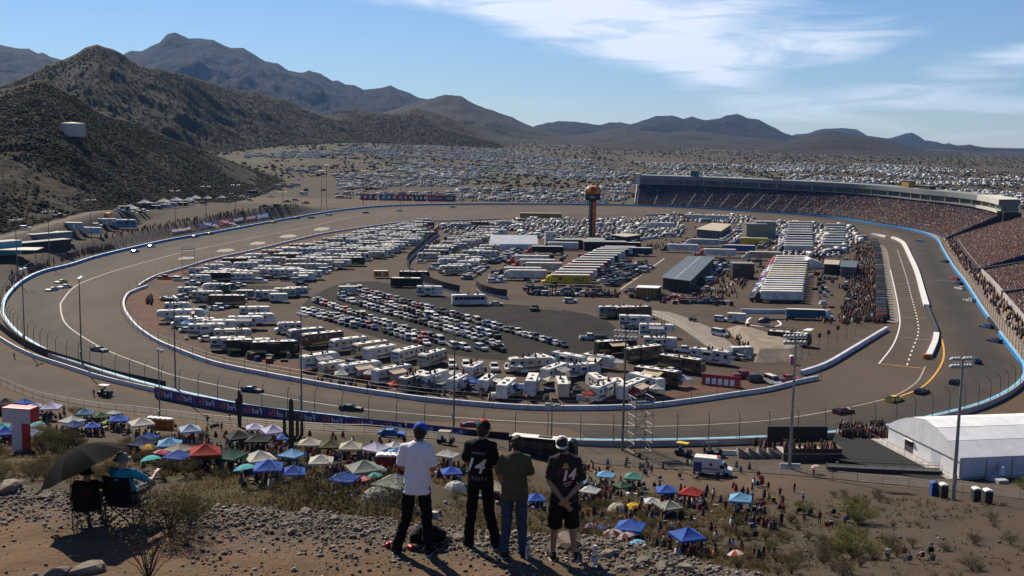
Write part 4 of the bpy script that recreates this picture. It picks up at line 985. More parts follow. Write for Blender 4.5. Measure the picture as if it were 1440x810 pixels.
# ---- the stock cars on the track
M_RS = MATS['race_stripe']
def race(x, y, heading, colour, stripe, where, label_c=None):
    p = atz(x, y, 0); p.z = .04
    o = put('race', p, heading, colour, where, 'stock cars racing on the track')
    for ch in NEWKIDS[o.name]:
        if ch.name.startswith('hood_stripe'): ch.color = (*PAL[stripe], 1)
NB = 'in the near bend'; FL = 'on the far left straight'; RB = 'in the right bend'; RS = 'along the right wall'
for a in ((73, 409, 250, 'silver', 'grey', 'in the left bend'), (91, 405, 240, 'white', 'black', 'in the left bend'), (86, 398, 245, 'lime green', 'black', 'in the left bend'), (140, 494, -30, 'grey', 'green', NB), (355, 551, -20, 'navy', 'orange', NB),
          (494, 577, -12, 'black', 'yellow', NB), (665, 602, -4, 'red', 'black', NB), (1186, 581, 30, 'maroon', 'silver', RB), (1258, 564, 40, 'yellow', 'black', RB), (1296, 553, 48, 'charcoal', 'white', RB), (1342, 539, 60, 'dark grey', 'maroon', RB),
          (1372, 510, 85, 'dark blue', 'black', RB), (1398, 481, 110, 'navy', 'red', RS), (1387, 461, 112, 'blue', 'white', RS), (1363, 424, 106, 'white', 'blue', RS), (1350, 407, 106, 'white', 'grey', RS), (1347, 400, 106, 'dark blue', 'white', RS),
          (1343, 394, 106, 'red', 'black', RS), (1328, 369, 106, 'charcoal', 'white', RS), (1292, 340, 140, 'silver', 'blue', RS), (190, 355, 75, 'black', 'white', FL), (213, 348, 72, 'silver', 'blue', FL), (274, 334, 70, 'blue', 'red', FL),
          (295, 330, 68, 'black', 'red', FL), (337, 321, 66, 'grey', 'green', FL), (384, 314, 62, 'yellow', 'black', FL), (417, 308, 58, 'dark blue', 'white', FL), (438, 307, 55, 'charcoal', 'white', FL), (463, 303, 50, 'silver', 'black', FL),
          (515, 300, 30, 'blue', 'white', 'on the far curve'), (562, 297, 20, 'silver', 'white', 'on the far curve'), (637, 292, 8, 'green', 'white', 'on the far curve')):
    race(*a)

# tow cars, roof sitters and more campers in the gaps
for r in list(REG):
    x, y = r['px']
    if r['o'].get('group') != CAMPK: continue
    L_ = r['o'].rotation_euler.z; d = Vector((math.cos(L_), math.sin(L_), 0)); n_ = Vector((-d.y, d.x, 0))
    if y > 425 and rnd.random() < .6:
        for _ in range(rnd.randrange(1, 5)):
            q = r['p'] + d * rnd.uniform(-3, 3) + n_ * rnd.uniform(-.8, .8); ROOFS.append((q.x, q.y, rnd.uniform(3.3, 3.6)))
    if rnd.random() < .45:
        q = r['p'] + n_ * rnd.choice((-3.4, 3.4)) + d * rnd.uniform(-2, 2)
        if free(q, .5): BOXES.append((q, 1.2)); put(pick(CARK), q, math.degrees(L_) + rnd.uniform(-12, 12), pick([('black', 5), ('grey', 3), ('white', 3), ('silver', 2), ('red', 1), ('dark blue', 1)]), r['region'], 'cars parked among the campers')
for a in (((232, 424), (330, 405), 7, 'by the left inner wall'), ((262, 402), (330, 392), 5, 'by the left inner wall'), ((300, 470), (350, 462), 4, 'by the near left inner wall'), ((240, 452), (300, 482), 5, 'by the near left inner wall'), ((330, 425), (420, 416), 6, 'in the left infield camp'), ((420, 398), (455, 384), 4, "in the left camp's front row"), ((600, 366), (640, 350), 5, "at the middle camp's back"), ((690, 345), (712, 332), 4, "at the middle camp's back"), ((640, 384), (690, 362), 5, "at the middle camp's front")):
    rv_row(a[0], a[1], a[2], 10, a[3], .45, r=1.3)

# ==== track walls and catch fences
M_BLUE = M('blue_wall_paint', (.025, .21, .52), .5, amount=.2, scale=.4)
M_BLUEL = M('wall_top_paint', (.14, .44, .66), .5, col2=(.30, .56, .70), scale=.5, detail=5)  # top of the same blue wall, sunlight put into its lighter colour
M_CWALL = M('concrete_wall', (.40, .37, .36), .8, amount=.2, scale=.3, detail=6)
M_BLACKP = M('black_panel', (.012, .012, .013), .6, amount=.2)
M_IWALL = M('pale_wall_paint', (.55, .56, .62), .7, col2=(.42, .42, .47), scale=.25, detail=6)
M_STEEL = M('galvanised_steel', (.30, .30, .30), .5, metal=.4, amount=.3)
M_DSTEEL = M('dark_steel', (.07, .065, .06), .6, metal=.3, amount=.3)
M_SCREEN = M('brown_screen', (.055, .038, .032), .9, amount=.3, scale=.5)
wall = tag(empty('track_wall'), 'long blue padded wall running all round the outside of the race track', 'wall')
NO = len(OUTER)
pxO = [px_of(p) for p in OUTER]
seg = 2
for i in range(0, NO - 1, seg):
    path = [OUTER[(i + k) % NO] for k in range(seg + 1)]
    if i + seg >= NO - 1: path = [OUTER[k % NO] for k in range(i, NO + 1)]
    a, b = path[0], path[-1]; path[0] = a.lerp(path[1], .03); path[-1] = b.lerp(path[-2], .03)
    x, y = pxO[i]
    gate = 1386 < x < 1404 and 438 < y < 470
    mb = sweep(path, [(0, 0), (0, 1.25), (-.75, 1.25), (-.75, 0)])
    me = mb.mesh('wall_panel', [M_BLACKP if gate else M_BLUE, M_BLACKP if gate else M_BLUEL])
    k4 = 4
    for pi, pl in enumerate(me.polygons):
        if abs(pl.normal.z) > .8: pl.material_index = 1
    link('wall_panel', me, wall)
    if i + seg >= NO - 1: break
sweep(OUTER, [(-.8, 0), (-.8, 1.2), (-1.15, 1.2), (-1.15, -.3)], True).build('concrete_backing', M_CWALL, wall)
fence = tag(empty('catch_fence'), 'tall catch fence of bent posts standing on the outer track wall', 'fence')
postm = MB().tube([(0, 0, 0), (0, 0, 3.4), (.12, 0, 4.3), (.55, 0, 5.0), (1.25, 0, 5.35), (1.5, 0, 5.4)], [.075, .07, .065, .06, .05, .05], 5).mesh('fence_post', [M_DSTEEL])
fp = catmull([p - n * .95 for p, n in zip(OUTER, ON)], 6.2, True); fn = normals(fp, True)
for p, n in zip(fp, fn):
    o = link('fence_post', postm, fence); o.location = (p.x, p.y, 1.1); o.rotation_euler = (0, 0, math.atan2(n.y, n.x))
cb = MB()
fpc = fp + [fp[0]]; fnc = fn + [fn[0]]
for (off, z) in ((0, 1.9), (0, 2.8), (0, 3.7), (.05, 4.5), (.5, 5.9), (1.3, 6.45)):
    cb.tube([p + n * off + Vector((0, 0, z)) for p, n in zip(fpc, fnc)], .014, 3, False)
cb.build('cable', M_STEEL, fence)

def wall_thing(name, path, h, t, m, label, top=None, posts=None):
    o = tag(sweep(path, [(-t / 2, 0), (-t / 2, h), (t / 2, h), (t / 2, 0)]).build(name, m), label, 'wall')
    return o
wall_thing('inner_wall', inner1, 1.05, .6, M_IWALL, 'long pale concrete wall round the near inside of the race track')
wall_thing('inner_wall', inner2, 1.3, .9, M_IWALL, 'pale concrete wall slanting up to the pit road entry')
wall_thing('inner_wall', inner3, 1.0, .6, M_IWALL, 'pale concrete wall along the inside of the far left straight')
sp = MB(); inf = tag(empty('infield_fence'), 'line of thin posts on the inside wall of the track', 'fence')
pm = MB().tube([(0, 0, 0), (0, 0, 3.3)], .05, 4).mesh('fence_post', [M_DSTEEL])
for L_, st in ((inner1, 7.5), (inner3, 9)):
    q = catmull([p + n * 1.0 for p, n in zip(L_, normals(L_))], st)
    for p in q: o = link('fence_post', pm, inf); o.location = (p.x, p.y, .05)
    for z in (1.4, 2.3, 3.2): sp.tube([p + Vector((0, 0, z)) for p in q], .015, 3, False)
sp.build('cable', M_STEEL, inf)
# pit wall: white, with a dark padded middle and an orange barrel at the entry
pitw = tag(empty('pit_wall'), 'white wall between pit road and the front straight', 'wall')
def pw(px, h, t, m, nm='wall_section'):
    L_ = catmull([atz(x, y, .6) for x, y in px], 3)
    for p in L_: p.z = 0
    sweep(L_, [(-t / 2, 0), (-t / 2, h), (t / 2, h), (t / 2, 0)]).build(nm, m, pitw)
M_PITW = M('pit_wall_white', (.70, .69, .67), .6, amount=.12, scale=.4)
pw([(1255, 334), (1263, 337), (1271, 343), (1280, 361), (1289, 381), (1297, 409), (1303, 430)], 1.1, 1.9, M_PITW)
pw([(1303.3, 431), (1310, 447), (1316, 462), (1317, 468)], 1.1, 1.0, M_TRIM)
pw([(1316.8, 469), (1315, 480), (1310, 492), (1306, 500)], 1.1, 1.6, M_PITW)
pw([(1226, 329), (1236, 330.5), (1246, 333)], 1.0, 1.6, M_PITW)
b = MB(); p = atz(1304, 505, 0)
for k in range(5):
    b.tube([(p.x + (k % 3 - 1) * .75, p.y + (k // 3) * .8, 0.04), (p.x + (k % 3 - 1) * .75, p.y + (k // 3) * .8, 1.25)], .38, 10)
tag(b.build('crash_barrels', M('barrel_orange', (.55, .18, .03), .6, amount=.3)), 'cluster of orange crash barrels at the nose of the pit wall', 'crash barrel')
# black screened wall of the middle camp
def screen(px, label):
    L_ = catmull([atz(x, y, .5) for x, y in px], 4)
    for p in L_: p.z = .05
    t = tag(empty('screened_wall'), label, 'wall')
    sweep(L_, [(-.3, 0), (-.3, 1.0), (.3, 1.0), (.3, 0)]).build('concrete_base', M_IWALL, t)
    off = [p + n * .5 for p, n in zip(L_, normals(L_))]
    sweep(off, [(-.03, .9), (-.03, 3.3), (.03, 3.3), (.03, .9)]).build('screen', M_BLACKP, t)
screen([(617, 330), (607, 336), (593, 349), (582, 359), (575, 367), (574, 375), (580, 386), (594, 394), (612, 402), (630, 408), (648, 412)], 'curved black screen on a white wall round the middle camp')
screen([(671, 404), (678, 410), (690, 414), (702, 417), (714, 418)], 'short curved black screen before the car park by the hauler row')
wall_thing('inner_wall', catmull([atz(650, 318, 0), atz(664, 317, 0), atz(678, 320, 0)], 3), 1.6, .6, M_IWALL, 'short curved pale wall at the far end of the middle camp')
for L_, lab in (([(876, 341), (900, 338), (924, 335)], 'pale straight wall behind the scoring tower'), ([(908, 304), (935, 303)], 'pale wall at the far edge of the infield'), ([(1042, 440), (1070, 441), (1100, 441), (1168, 442)], 'pale wall in front of the right hauler lot')):
    wall_thing('inner_wall', catmull([atz(x, y, 0) for x, y in L_], 4), 1.5, .8, M_IWALL, lab)

# white rail, dark screen and sponsor banners behind the near bend
rail_px = [(-30, 452), (0, 478), (40, 500), (90, 517), (140, 533), (185, 544), (217, 551)]
L_ = catmull([atz(x, y, 0) for x, y in rail_px], 4)
rb = tag(empty('guard_rail'), 'white topped rail before a dark screen outside the left bend', 'guard rail')
sweep(L_, [(-.15, .0), (-.15, 1.0), (.15, 1.0), (.15, .0)]).build('rail', M('white_rail', (.62, .60, .57), .6, amount=.2), rb)
dk = [p - n * 3.2 for p, n in zip(L_, normals(L_))]
sweep(dk, [(-.05, 0), (-.05, 1.9), (.05, 1.9), (.05, 0)]).build('screen', M_SCREEN, rb)

def text_mesh(s, size, depth=.0, shear=0.0, bold=0.0):
    cu = bpy.data.curves.new('lettering', 'FONT'); cu.body = s; cu.size = size; cu.align_x = 'CENTER'; cu.align_y = 'CENTER'; cu.shear = shear; cu.extrude = depth; cu.offset = bold; cu.resolution_u = 2
    ob = bpy.data.objects.new('lettering', cu); COL.objects.link(ob)
    dg = bpy.context.evaluated_depsgraph_get(); me = bpy.data.meshes.new_from_object(ob.evaluated_get(dg)); me.name = 'lettering'
    bpy.data.objects.remove(ob); bpy.data.curves.remove(cu)
    return me
def flat_print(me, m, name, parent, origin, xdir, up, mirror=False, out=.02):
    """a print laid flat on a panel: text x along xdir, text y along up"""
    o = link(name, me, parent)
    if not me.materials: me.materials.append(m)
    x = Vector(xdir).normalized(); u = Vector(up).normalized(); n = x.cross(u)
    if mirror: x = -x
    o.matrix_world = Matrix(((x.x, u.x, n.x, 0), (x.y, u.y, n.y, 0), (x.z, u.z, n.z, 0), (0, 0, 0, 1)))
    o.location = Vector(origin) + n * out
    return o
M_BAN = M('purple_banner', (.085, .055, .20), .7, amount=.15, scale=.6)
M_PRW = M('white_print', (.72, .71, .70), .7, amount=.05); M_PRO = M('orange_print', (.72, .20, .08), .7, amount=.05)
ban_px = [(217, 553), (265, 563), (300, 569), (360, 580), (420, 587), (480, 594), (555, 602), (610, 607), (657, 612)]
BL = catmull([atz(x, y, 1.0) for x, y in ban_px], 12.6)
for p in BL: p.z = 0
bn = tag(empty('banner_fence'), 'row of purple sponsor banners seen from behind, along the near track wall', 'banner')
fed, ex = text_mesh('Fed', 1.75, bold=.02), text_mesh('Ex', 1.75, bold=.02)
for i in range(len(BL) - 1):
    a, b_ = BL[i], BL[i + 1]; d = (b_ - a).normalized(); nn = Vector((d.y, -d.x, 0)); Lb = (b_ - a).length
    a2 = a + d * .05; b2 = b_ - d * .05
    mb = MB(); mb.add([a2, b2, b2 + Vector((0, 0, 2.3)), a2 + Vector((0, 0, 2.3)), a2 - nn * .06, b2 - nn * .06, b2 - nn * .06 + Vector((0, 0, 2.3)), a2 - nn * .06 + Vector((0, 0, 2.3))],
                          [(0, 1, 2, 3), (7, 6, 5, 4), (3, 2, 6, 7), (1, 5, 6, 2), (4, 0, 3, 7)])
    pn = mb.build('banner_panel', M_BAN, bn)
    for t in (.29, .77):
        c = a.lerp(b_, t) + Vector((0, 0, 1.15))
        flat_print(fed, M_PRW, 'lettering', pn, c + d * .75, d, (0, 0, 1), True)
        flat_print(ex, M_PRO, 'lettering', pn, c - d * 1.65, d, (0, 0, 1), True)
L_ = catmull([atz(x, y, 1) for x, y in ((657, 612), (690, 615), (716, 617))], 4)
for p in L_: p.z = 0
tag(sweep(L_, [(-.05, 0), (-.05, 2.2), (.05, 2.2), (.05, 0)]).build('screen_panel', M_BLACKP), 'plain black screen continuing the purple banners behind the black bus', 'screen')

# service road fence
cf = tag(empty('chain_fence'), 'low wire fence along the near side of the service road', 'fence')
CFP = catmull([p + n * 8.2 for p, n in zip(svc, normals(svc))], 4.2)
pm2 = MB().tube([(0, 0, -.3), (0, 0, 1.75)], .04, 5).mesh('fence_post', [M_STEEL])
wr = MB()
for p in CFP:
    p.z = h1(p.x, p.y)
    if abs(p.x / max(p.y, 1)) < .62: o = link('fence_post', pm2, cf); o.location = p
for z in (.1, .5, .9, 1.3, 1.7): wr.tube([p + Vector((0, 0, z)) for p in CFP], .012 if z < 1.6 else .03, 3, False)
wr.build('wire', M_STEEL, cf)

# ==== light poles
M_POLE = M('pole_steel', (.16, .15, .14), .5, metal=.3, amount=.2)
M_POLEL = M('pole_pale', (.32, .32, .31), .5, metal=.3, amount=.2)
M_LHOOD = M('lamp_housing', (.60, .60, .58), .4, amount=.2)
lampm = MB().add([], []); lampm.tube([(0, 0, 0), (0, .18, -.12), (0, .5, -.34)], [.16, .34, .42], 8); LAMP = lampm.mesh('lamp', [M_LHOOD])
def light_pole(px, py, tx, ty, label, rows=1, per=6, r=.22, pale=False, wide=4.4, face=None, ground=True):
    b = at(px, py) if ground else atz(px, py, 0)
    top = depth_at(tx, ty, b.y); H = top.z - b.z
    t = tag(empty('light_pole', b), label, 'light pole', 'tall light poles round the track')
    MB().tube([(0, 0, -.3), (0, 0, H * .5), (0, 0, H)], [r, r * .75, r * .5], 8).build('pole', M_POLEL if pale else M_POLE, t)
    hd = empty('lamp_head'); hd.parent = t
    bar = MB()
    for j in range(rows):
        z = H - .2 - j * 1.1; bar.tube([(-wide / 2, 0, z), (wide / 2, 0, z)], .07, 5)
    bar2 = bar.build('lamp_bar', M_POLE, t); hd_ = bar2
    bpy.data.objects.remove(hd)
    for j in range(rows):
        for k in range(per):
            x = -wide / 2 + wide * (k + .5) / per
            if abs(x) < .3: continue
            o = link('lamp', LAMP, bar2); o.location = (x, 0, H - .2 - j * 1.1 + .25)
    MB().box(-.25, .25, -.3, -.12, H * .12, H * .12 + 1.4).build('control_box', M_POLEL, t)
    t.rotation_euler = (0, 0, face if face is not None else math.atan2(300 - b.y, 40 - b.x) - math.pi / 2)
    return t
light_pole(115, 517, 115, 391, 'dark light pole on the left bend with one bar of lamps', 1, 6, ground=False)
light_pole(225, 600, 226, 492, 'slim light pole standing on the near roadside left of the banners', 1, 4, .16, wide=2.2)
light_pole(247, 553, 246, 418, 'light pole at the left end of the purple banners', 1, 6, .2, ground=False)
light_pole(424, 580, 426, 442, 'light pole behind the purple banners near the tall cactus', 1, 6, .22, ground=False)
light_pole(638, 606, 645, 466, 'light pole behind the black capped spectator', 1, 5, .2, ground=False)
light_pole(875, 634, 884, 466, 'light pole beside the scaffold tower on the near straight', 2, 6, .25, wide=4.6)
light_pole(775, 634, 778, 569, 'short light pole before the black bus', 1, 6, .16, wide=2.8)
light_pole(1110, 660, 1123, 472, 'pale light pole with two lamp rows behind a white barrier', 2, 6, .32, True, 4.2)
light_pole(1340, 704, 1353, 504, 'pale light pole with two lamp rows beside the big white tent', 2, 7, .34, True, 3.6)
light_pole(35, 489, 33, 378, 'dark light pole outside the left bend', 1, 5, .2, ground=False)
for x, y, ty, lab in ((25, 398, 309, 'light pole beside the pale canopy on the left bank'), (70, 376, 297, 'light pole before the brown screens on the left bank'), (129, 352, 281, 'light pole beside the blue and white trailers on the left bank'),
                      (247, 332, 268, 'light pole amid the white peaked tents of the left bank'), (290, 322, 262, 'light pole by the first sponsor boards of the left bank'), (332, 316, 260, 'light pole by the middle sponsor boards of the left bank'), (398, 303, 270, 'light pole at the far end of the left bank')):
    light_pole(x, y, x + 1, ty, lab, 1, 5, .22, wide=6, ground=False)
for i, (x, ty) in enumerate(((452, 240), (459, 232), (511, 240), (563, 238), (607, 240), (649, 242), (689, 243), (729, 238), (770, 240), (812, 240), (850, 242))):
    light_pole(x, 291 if x < 500 else 288, x, ty, f'slim light pole behind the far curve, {ordinal(i + 1)} from the left bank', 1, 4, .22, wide=4, ground=False)
for x, y, ty in ((160, 0, 0),): pass

# ==== scaffold towers
def scaffold(px, py, ty, w, label, levels=6):
    b = at(px, py); H = depth_at(px, ty, b.y).z - b.z
    t = tag(empty('scaffold_tower', b, R(18)), label, 'scaffold')
    for sx in (-1, 1):
        for sy in (-1, 1): MB().tube([(sx * w / 2, sy * w / 2, -.2), (sx * w / 2, sy * w / 2, H)], .06, 5).build('upright', M_STEEL, t)
    for k in range(levels + 1):
        z = H * k / levels + .15; mb = MB()
        q = [(-w / 2, -w / 2), (w / 2, -w / 2), (w / 2, w / 2), (-w / 2, w / 2)]
        for i in range(4):
            a, c = q[i], q[(i + 1) % 4]; mb.tube([(*a, z), (*c, z)], .045, 4)
            if k < levels: mb.tube([(*a, z), (*c, z + H / levels)] if (i + k) % 2 else [(*c, z), (*a, z + H / levels)], .035, 4)
        mb.build('brace', M_STEEL, t)
    MB().box(-w / 2, w / 2, -w / 2, w / 2, H - 1.3, H - 1.15).build('platform', M_DSTEEL, t)
    mb = MB(); mb.box(-w / 2, w / 2, -w / 2 - .02, -w / 2 + .02, H - .9, H - .5).build('toe_board', M_BLUE, t)
scaffold(899, 634, 558, 3.6, 'bare steel scaffold tower on the near roadside')
scaffold(265, 384, 348, 5.0, 'bare steel scaffold tower inside the far left straight')

# ==== grandstands
M_SEAT = M('navy_seats', (.018, .022, .055), .7, col2=(.028, .030, .060), scale=.5)
M_AISLE = M('aisle_concrete', (.05, .06, .09), .8, amount=.2)
M_FASC = M('suite_fascia', (.20, .215, .215), .7, amount=.15, scale=.2)
M_FASCW = M('pale_suite_wall', (.56, .55, .47), .7, amount=.12, scale=.2)
M_SGLASS = M('suite_glass', (.05, .058, .058), .2, col2=(.10, .11, .10), scale=.25, detail=3, spec=.5)
M_TAN = M('tan_block', (.40, .22, .05), .8, amount=.25, scale=.3)
def arc(i0, i1, step):
    return catmull([OUTER[i % NO] for i in range(i0, i1 + 1)], step)
def near_i(px, py): return min(range(NO), key=lambda i: (pxO[i][0] - px) ** 2 + (pxO[i][1] - py) ** 2)
BOXF = np.array([(0, 1, 5, 4), (1, 2, 6, 5), (2, 3, 7, 6), (3, 0, 4, 7), (4, 5, 6, 7)])
SHIRTS = np.array([(.13, .025, .028), (.10, .02, .025), (.07, .05, .06), (.03, .028, .03), (.02, .02, .022), (.46, .44, .42), (.10, .085, .08), (.03, .045, .11), (.10, .05, .035), (.06, .03, .03), (.22, .03, .03), (.17, .11, .08), (.05, .03, .03), (.26, .15, .04)])
BLOBS = []
def person_blob(x, y, z, ang, s=1.0, h=.95): BLOBS.append((x, y, z, ang, s, h))
def stand(i0, i1, o0, o1, z0, z1, rows, label, fill, aisles=14.0, taper0=0, taper1=0):
    """stepped seating along the outer wall from index i0 to i1, offsets o0..o1 outwards"""
    P = arc(i0, i1, 3.0); N = normals(P); n = len(P)
    t = tag(empty('grandstand'), label, 'grandstand')
    prof = []
    for r in range(rows):
        a = o0 + (o1 - o0) * r / rows; b = o0 + (o1 - o0) * (r + 1) / rows; z = z0 + (z1 - z0) * (r + 1) / rows
        prof += [(-a, z), (-b, z)]
    prof = [(-o0, 0.0)] + prof + [(-o1, 0.0)]
    sweep(P, prof[::-1]).build('seating', M_SEAT, t)
    L = 0; last = -99
    run = [0]
    for a, b in zip(P, P[1:]): run.append(run[-1] + (b - a).length)
    k = 0
    while k * aisles < run[-1]:
        d = min(k * aisles, run[-1] - .01); j = max(i for i in range(n - 1) if run[i] <= d); f = (d - run[j]) / max(run[j + 1] - run[j], 1e-6)
        p = P[j].lerp(P[j + 1], f); nn = N[j]; dr = Vector((-nn.y, nn.x, 0))
        mb = MB(); rise = (z1 - z0) / rows
        q0, q1 = p - nn * o0, p - nn * (o1 - .2)
        mb.add([q0 - dr * .55 + Vector((0, 0, z0 + rise + .12)), q0 + dr * .55 + Vector((0, 0, z0 + rise + .12)), q1 + dr * .55 + Vector((0, 0, z1 + .12)), q1 - dr * .55 + Vector((0, 0, z1 + .12))], [(0, 1, 2, 3)])
        mb.build('aisle', M_AISLE, t); k += 1
    # spectators
    for r in range(rows):
        o = o0 + (o1 - o0) * (r + .62) / rows; z = z0 + (z1 - z0) * (r + 1) / rows
        for j in range(n - 1):
            m_ = (P[j + 1] - P[j]).length * (1 + o / 300); c = int(m_ / .60 + .5)
            for q in range(c):
                f = (q + rnd.uniform(.2, .8)) / c
                if rnd.random() > fill(run[j] / run[-1], r / rows): continue
                dd = (run[j] + f * m_) % aisles
                if dd < .8: continue
                p = P[j].lerp(P[j + 1], f) - N[j] * o
                person_blob(p.x, p.y, z, math.atan2(N[j].y, N[j].x) + math.pi / 2, rnd.uniform(.9, 1.2))
    return t, P, N, run
iA, iB = near_i(897, 288), near_i(1316, 335)
main, MP, MN, MR = stand(iA, iB, 7, 37, 1.2, 16.5, 32, 'long curved main grandstand under grey suites on the far right', lambda s, r: (0.3 if s < .3 else .3 + .62 * min(1, (s - .3) / .25)) * (1.0 if r < .30 + .55 * max(0, s - .25) / .75 else (.6 if r < .8 else .3)))
# suites above the seats
def suite(P, N, prof, name, m, parent):
    return sweep(P, [(-o, z) for o, z in prof]).build(name, m, parent)
suite(MP, MN, [(34.5, 17.4), (34.5, 18.2), (46, 18.2), (46, 17.4)], 'suite_floor', M_FASC, main)
suite(MP, MN, [(36.5, 18.2), (36.5, 21.9), (46, 21.9), (46, 18.2)], 'suite_glazing', M_SGLASS, main)
suite(MP, MN, [(35, 21.9), (35, 25.2), (46.5, 25.6), (46.5, 21.9)], 'suite_fascia', M_FASC, main)
suite(MP, MN, [(43, 0), (43, 17.4), (46, 17.4), (46, 0)], 'back_wall', M_DSTEEL, main)
for j in range(0, len(MP), 5):
    p = MP[j] - MN[j] * 35.6
    MB().box(p.x - .18, p.x + .18, p.y - .18, p.y + .18, 18.2, 21.9).build('suite_mullion', M_FASCW, main)
# pale newer part at the right end, and its end tower
j0 = int(len(MP) * .86)
suite(MP[j0:], MN[j0:], [(34.7, 22.0), (34.7, 25.4), (46.8, 25.8), (46.8, 22.0)], 'pale_fascia', M_FASCW, main)
suite(MP[j0:], MN[j0:], [(34.2, 17.2), (34.2, 18.7), (46.4, 18.7), (46.4, 17.2)], 'pale_floor', M_FASCW, main)
e, en = MP[-1], MN[-1]; dr = (MP[-1] - MP[-2]).normalized()
def radial_box(p, n, d, o0, o1, w0, w1, z0, z1, name, m, parent):
    vs = [p - n * o + d * w + Vector((0, 0, z)) for z in (z0, z1) for o, w in ((o0, w0), (o0, w1), (o1, w1), (o1, w0))]
    return MB().add(vs, [(3, 2, 1, 0), (4, 5, 6, 7), (0, 1, 5, 4), (1, 2, 6, 5), (2, 3, 7, 6), (3, 0, 4, 7)]).build(name, m, parent)
radial_box(e, en, dr, 37, 47, .5, 6, 0, 18, 'stair_tower', M_BLACKP, main)
s0, sn = MP[0], MN[0]; d0 = (MP[1] - MP[0]).normalized()
radial_box(s0, sn, d0, 35, 46, -4, 0.4, 17, 26.5, 'end_wall', M_FASCW, main)
for o in range(8, 38, 5): radial_box(s0, sn, d0, o, o + .4, -2.2, -1.8, 0, 1.6 + (o - 7) * .51, 'end_post', M_STEEL, main)
q0 = s0 - sn * 7 - d0 * 2; q1 = s0 - sn * 37 - d0 * 2
for dz in (1.2, 2.4): MB().tube([q0 + Vector((0, 0, 1.4 + dz)), q1 + Vector((0, 0, 16.5 + dz))], .22, 5).build('end_rail', M_STEEL, main)
def on_roof(px, dz, w, h, m, label, name='roof_hut', cat='hut', z0=25.8):
    j = min(range(len(MP)), key=lambda i: abs(px_of(MP[i] - MN[i] * 42 + Vector((0, 0, 25)))[0] - px))
    p, n = MP[j], MN[j]; d = (MP[min(j + 1, len(MP) - 1)] - MP[j - 1]).normalized()
    o = tag(empty(name, (0, 0, 0)), label, cat)
    radial_box(p, n, d, 39, 44, -w / 2, w / 2, z0 - .3, z0 + h, 'cabin', m, o)
    radial_box(p, n, d, 38.6, 44.4, -w / 2 - .4, w / 2 + .4, z0 + h + .01, z0 + h + .35, 'roof', M_FASC, o)
on_roof(979, 0, 6, 4.2, M('teal_block', (.03, .13, .17), .6, amount=.2), 'small dark teal cabin on the roof of the main grandstand')
on_roof(1092, 0, 6, 1.6, M_TAN, 'low tan cabin on the roof of the main grandstand')
on_roof(1278, 0, 10, 4.2, M_TAN, 'tan cabin on the roof near the right end of the main grandstand')
on_roof(1305, 0, 16, 1.9, M('brown_block', (.06, .035, .02), .7, amount=.2), 'long dark brown cabin on the roof near the right end')
full = lambda s, r: .93
i1, i2, i3, i4, i5 = iB + 1, near_i(1343, 380), near_i(1366, 412), near_i(1392, 452), near_i(1438, 512)
st2 = stand(i1, i2, 10, 46, 1.2, 15.0, 42, 'open grandstand of red clad spectators beside the main stand', full, 12)
st3 = stand(i2 + 2, i3, 12, 54, 1.0, 11.5, 44, 'middle open grandstand on the right side of the front straight', full, 12)
st4 = stand(i3 + 2, i4, 12, 54, 1.0, 11.5, 44, 'nearer open grandstand on the right with a white walkway', full, 12)
st5 = stand(i4 + 2, i5, 12, 46, 1.0, 9.5, 36, 'nearest open grandstand at the right edge by the last wall bend', full, 12)
# walls between the stands, a mid walkway, and the walk at the foot
for (t, P, N, run), last in ((st2, 0), (st3, 0), (st4, 0), (st5, 1)):
    d = (P[1] - P[0]).normalized(); zt = 16 if t is st2[0] else 12
    vs = [P[0] - d * 3.2 - N[0] * 11 + Vector((0, 0, 0)), P[0] - d * .4 - N[0] * 11, P[0] - d * .4 - N[0] * (46 if t is st2[0] else 55), P[0] - d * (.5 if t is st2[0] else 3.2) - N[0] * (46 if t is st2[0] else 55)]
    vs2 = [v + Vector((0, 0, z)) for v, z in zip(vs, (2.4, 2.4, zt, zt))]
    MB().add(vs + vs2, [(3, 2, 1, 0), (4, 5, 6, 7), (0, 1, 5, 4), (1, 2, 6, 5), (2, 3, 7, 6), (3, 0, 4, 7)]).build('divider', M_BLACKP, t)
    suite(P, N, [(11, 0), (11, 2.1), (11.6, 2.1), (11.6, 0)], 'front_wall', M_CWALL, t)
    if t is not st2[0]: suite(P, N, [(54.5, 0), (54.5, 11.8), (55, 11.8), (55, 0)], 'back_wall', M_DSTEEL, t)
for (t, P, N, run) in (st3, st4):
    suite(P, N, [(32, 6), (32, 7.6), (32.8, 7.6), (32.8, 6)], 'walkway_wall', M('walkway_white', (.60, .58, .55), .7, amount=.2), t)
base_walk = [p - n * 6.5 for p, n in zip(arc(near_i(1230, 314), i5, 4), normals(arc(near_i(1230, 314), i5, 4)))]
o = ribbon(base_walk, -4.3, 4.3, .05).build('walkway', M('walkway_paving', (.27, .20, .15), .9, amount=.25, scale=.2)); o['kind'] = 'structure'
# scaffold-like white tower at the right edge
tw = tag(empty('viewing_tower', (0, 0, 0)), 'white decked viewing tower at the right edge behind the grandstand', 'tower')
p3, n3 = st3[1][-1], st3[2][-1]; d3 = (st3[1][-1] - st3[1][-2]).normalized()
for k in range(4):
    radial_box(p3, n3, d3, 45, 53, -7, 3, 9 + k * 3.2, 9.5 + k * 3.2, 'deck', M_FASCW, tw)
    radial_box(p3, n3, d3, 46, 52, -6, 2, 9.5 + k * 3.2, 12.2 + k * 3.2, 'room', M_DSTEEL, tw)
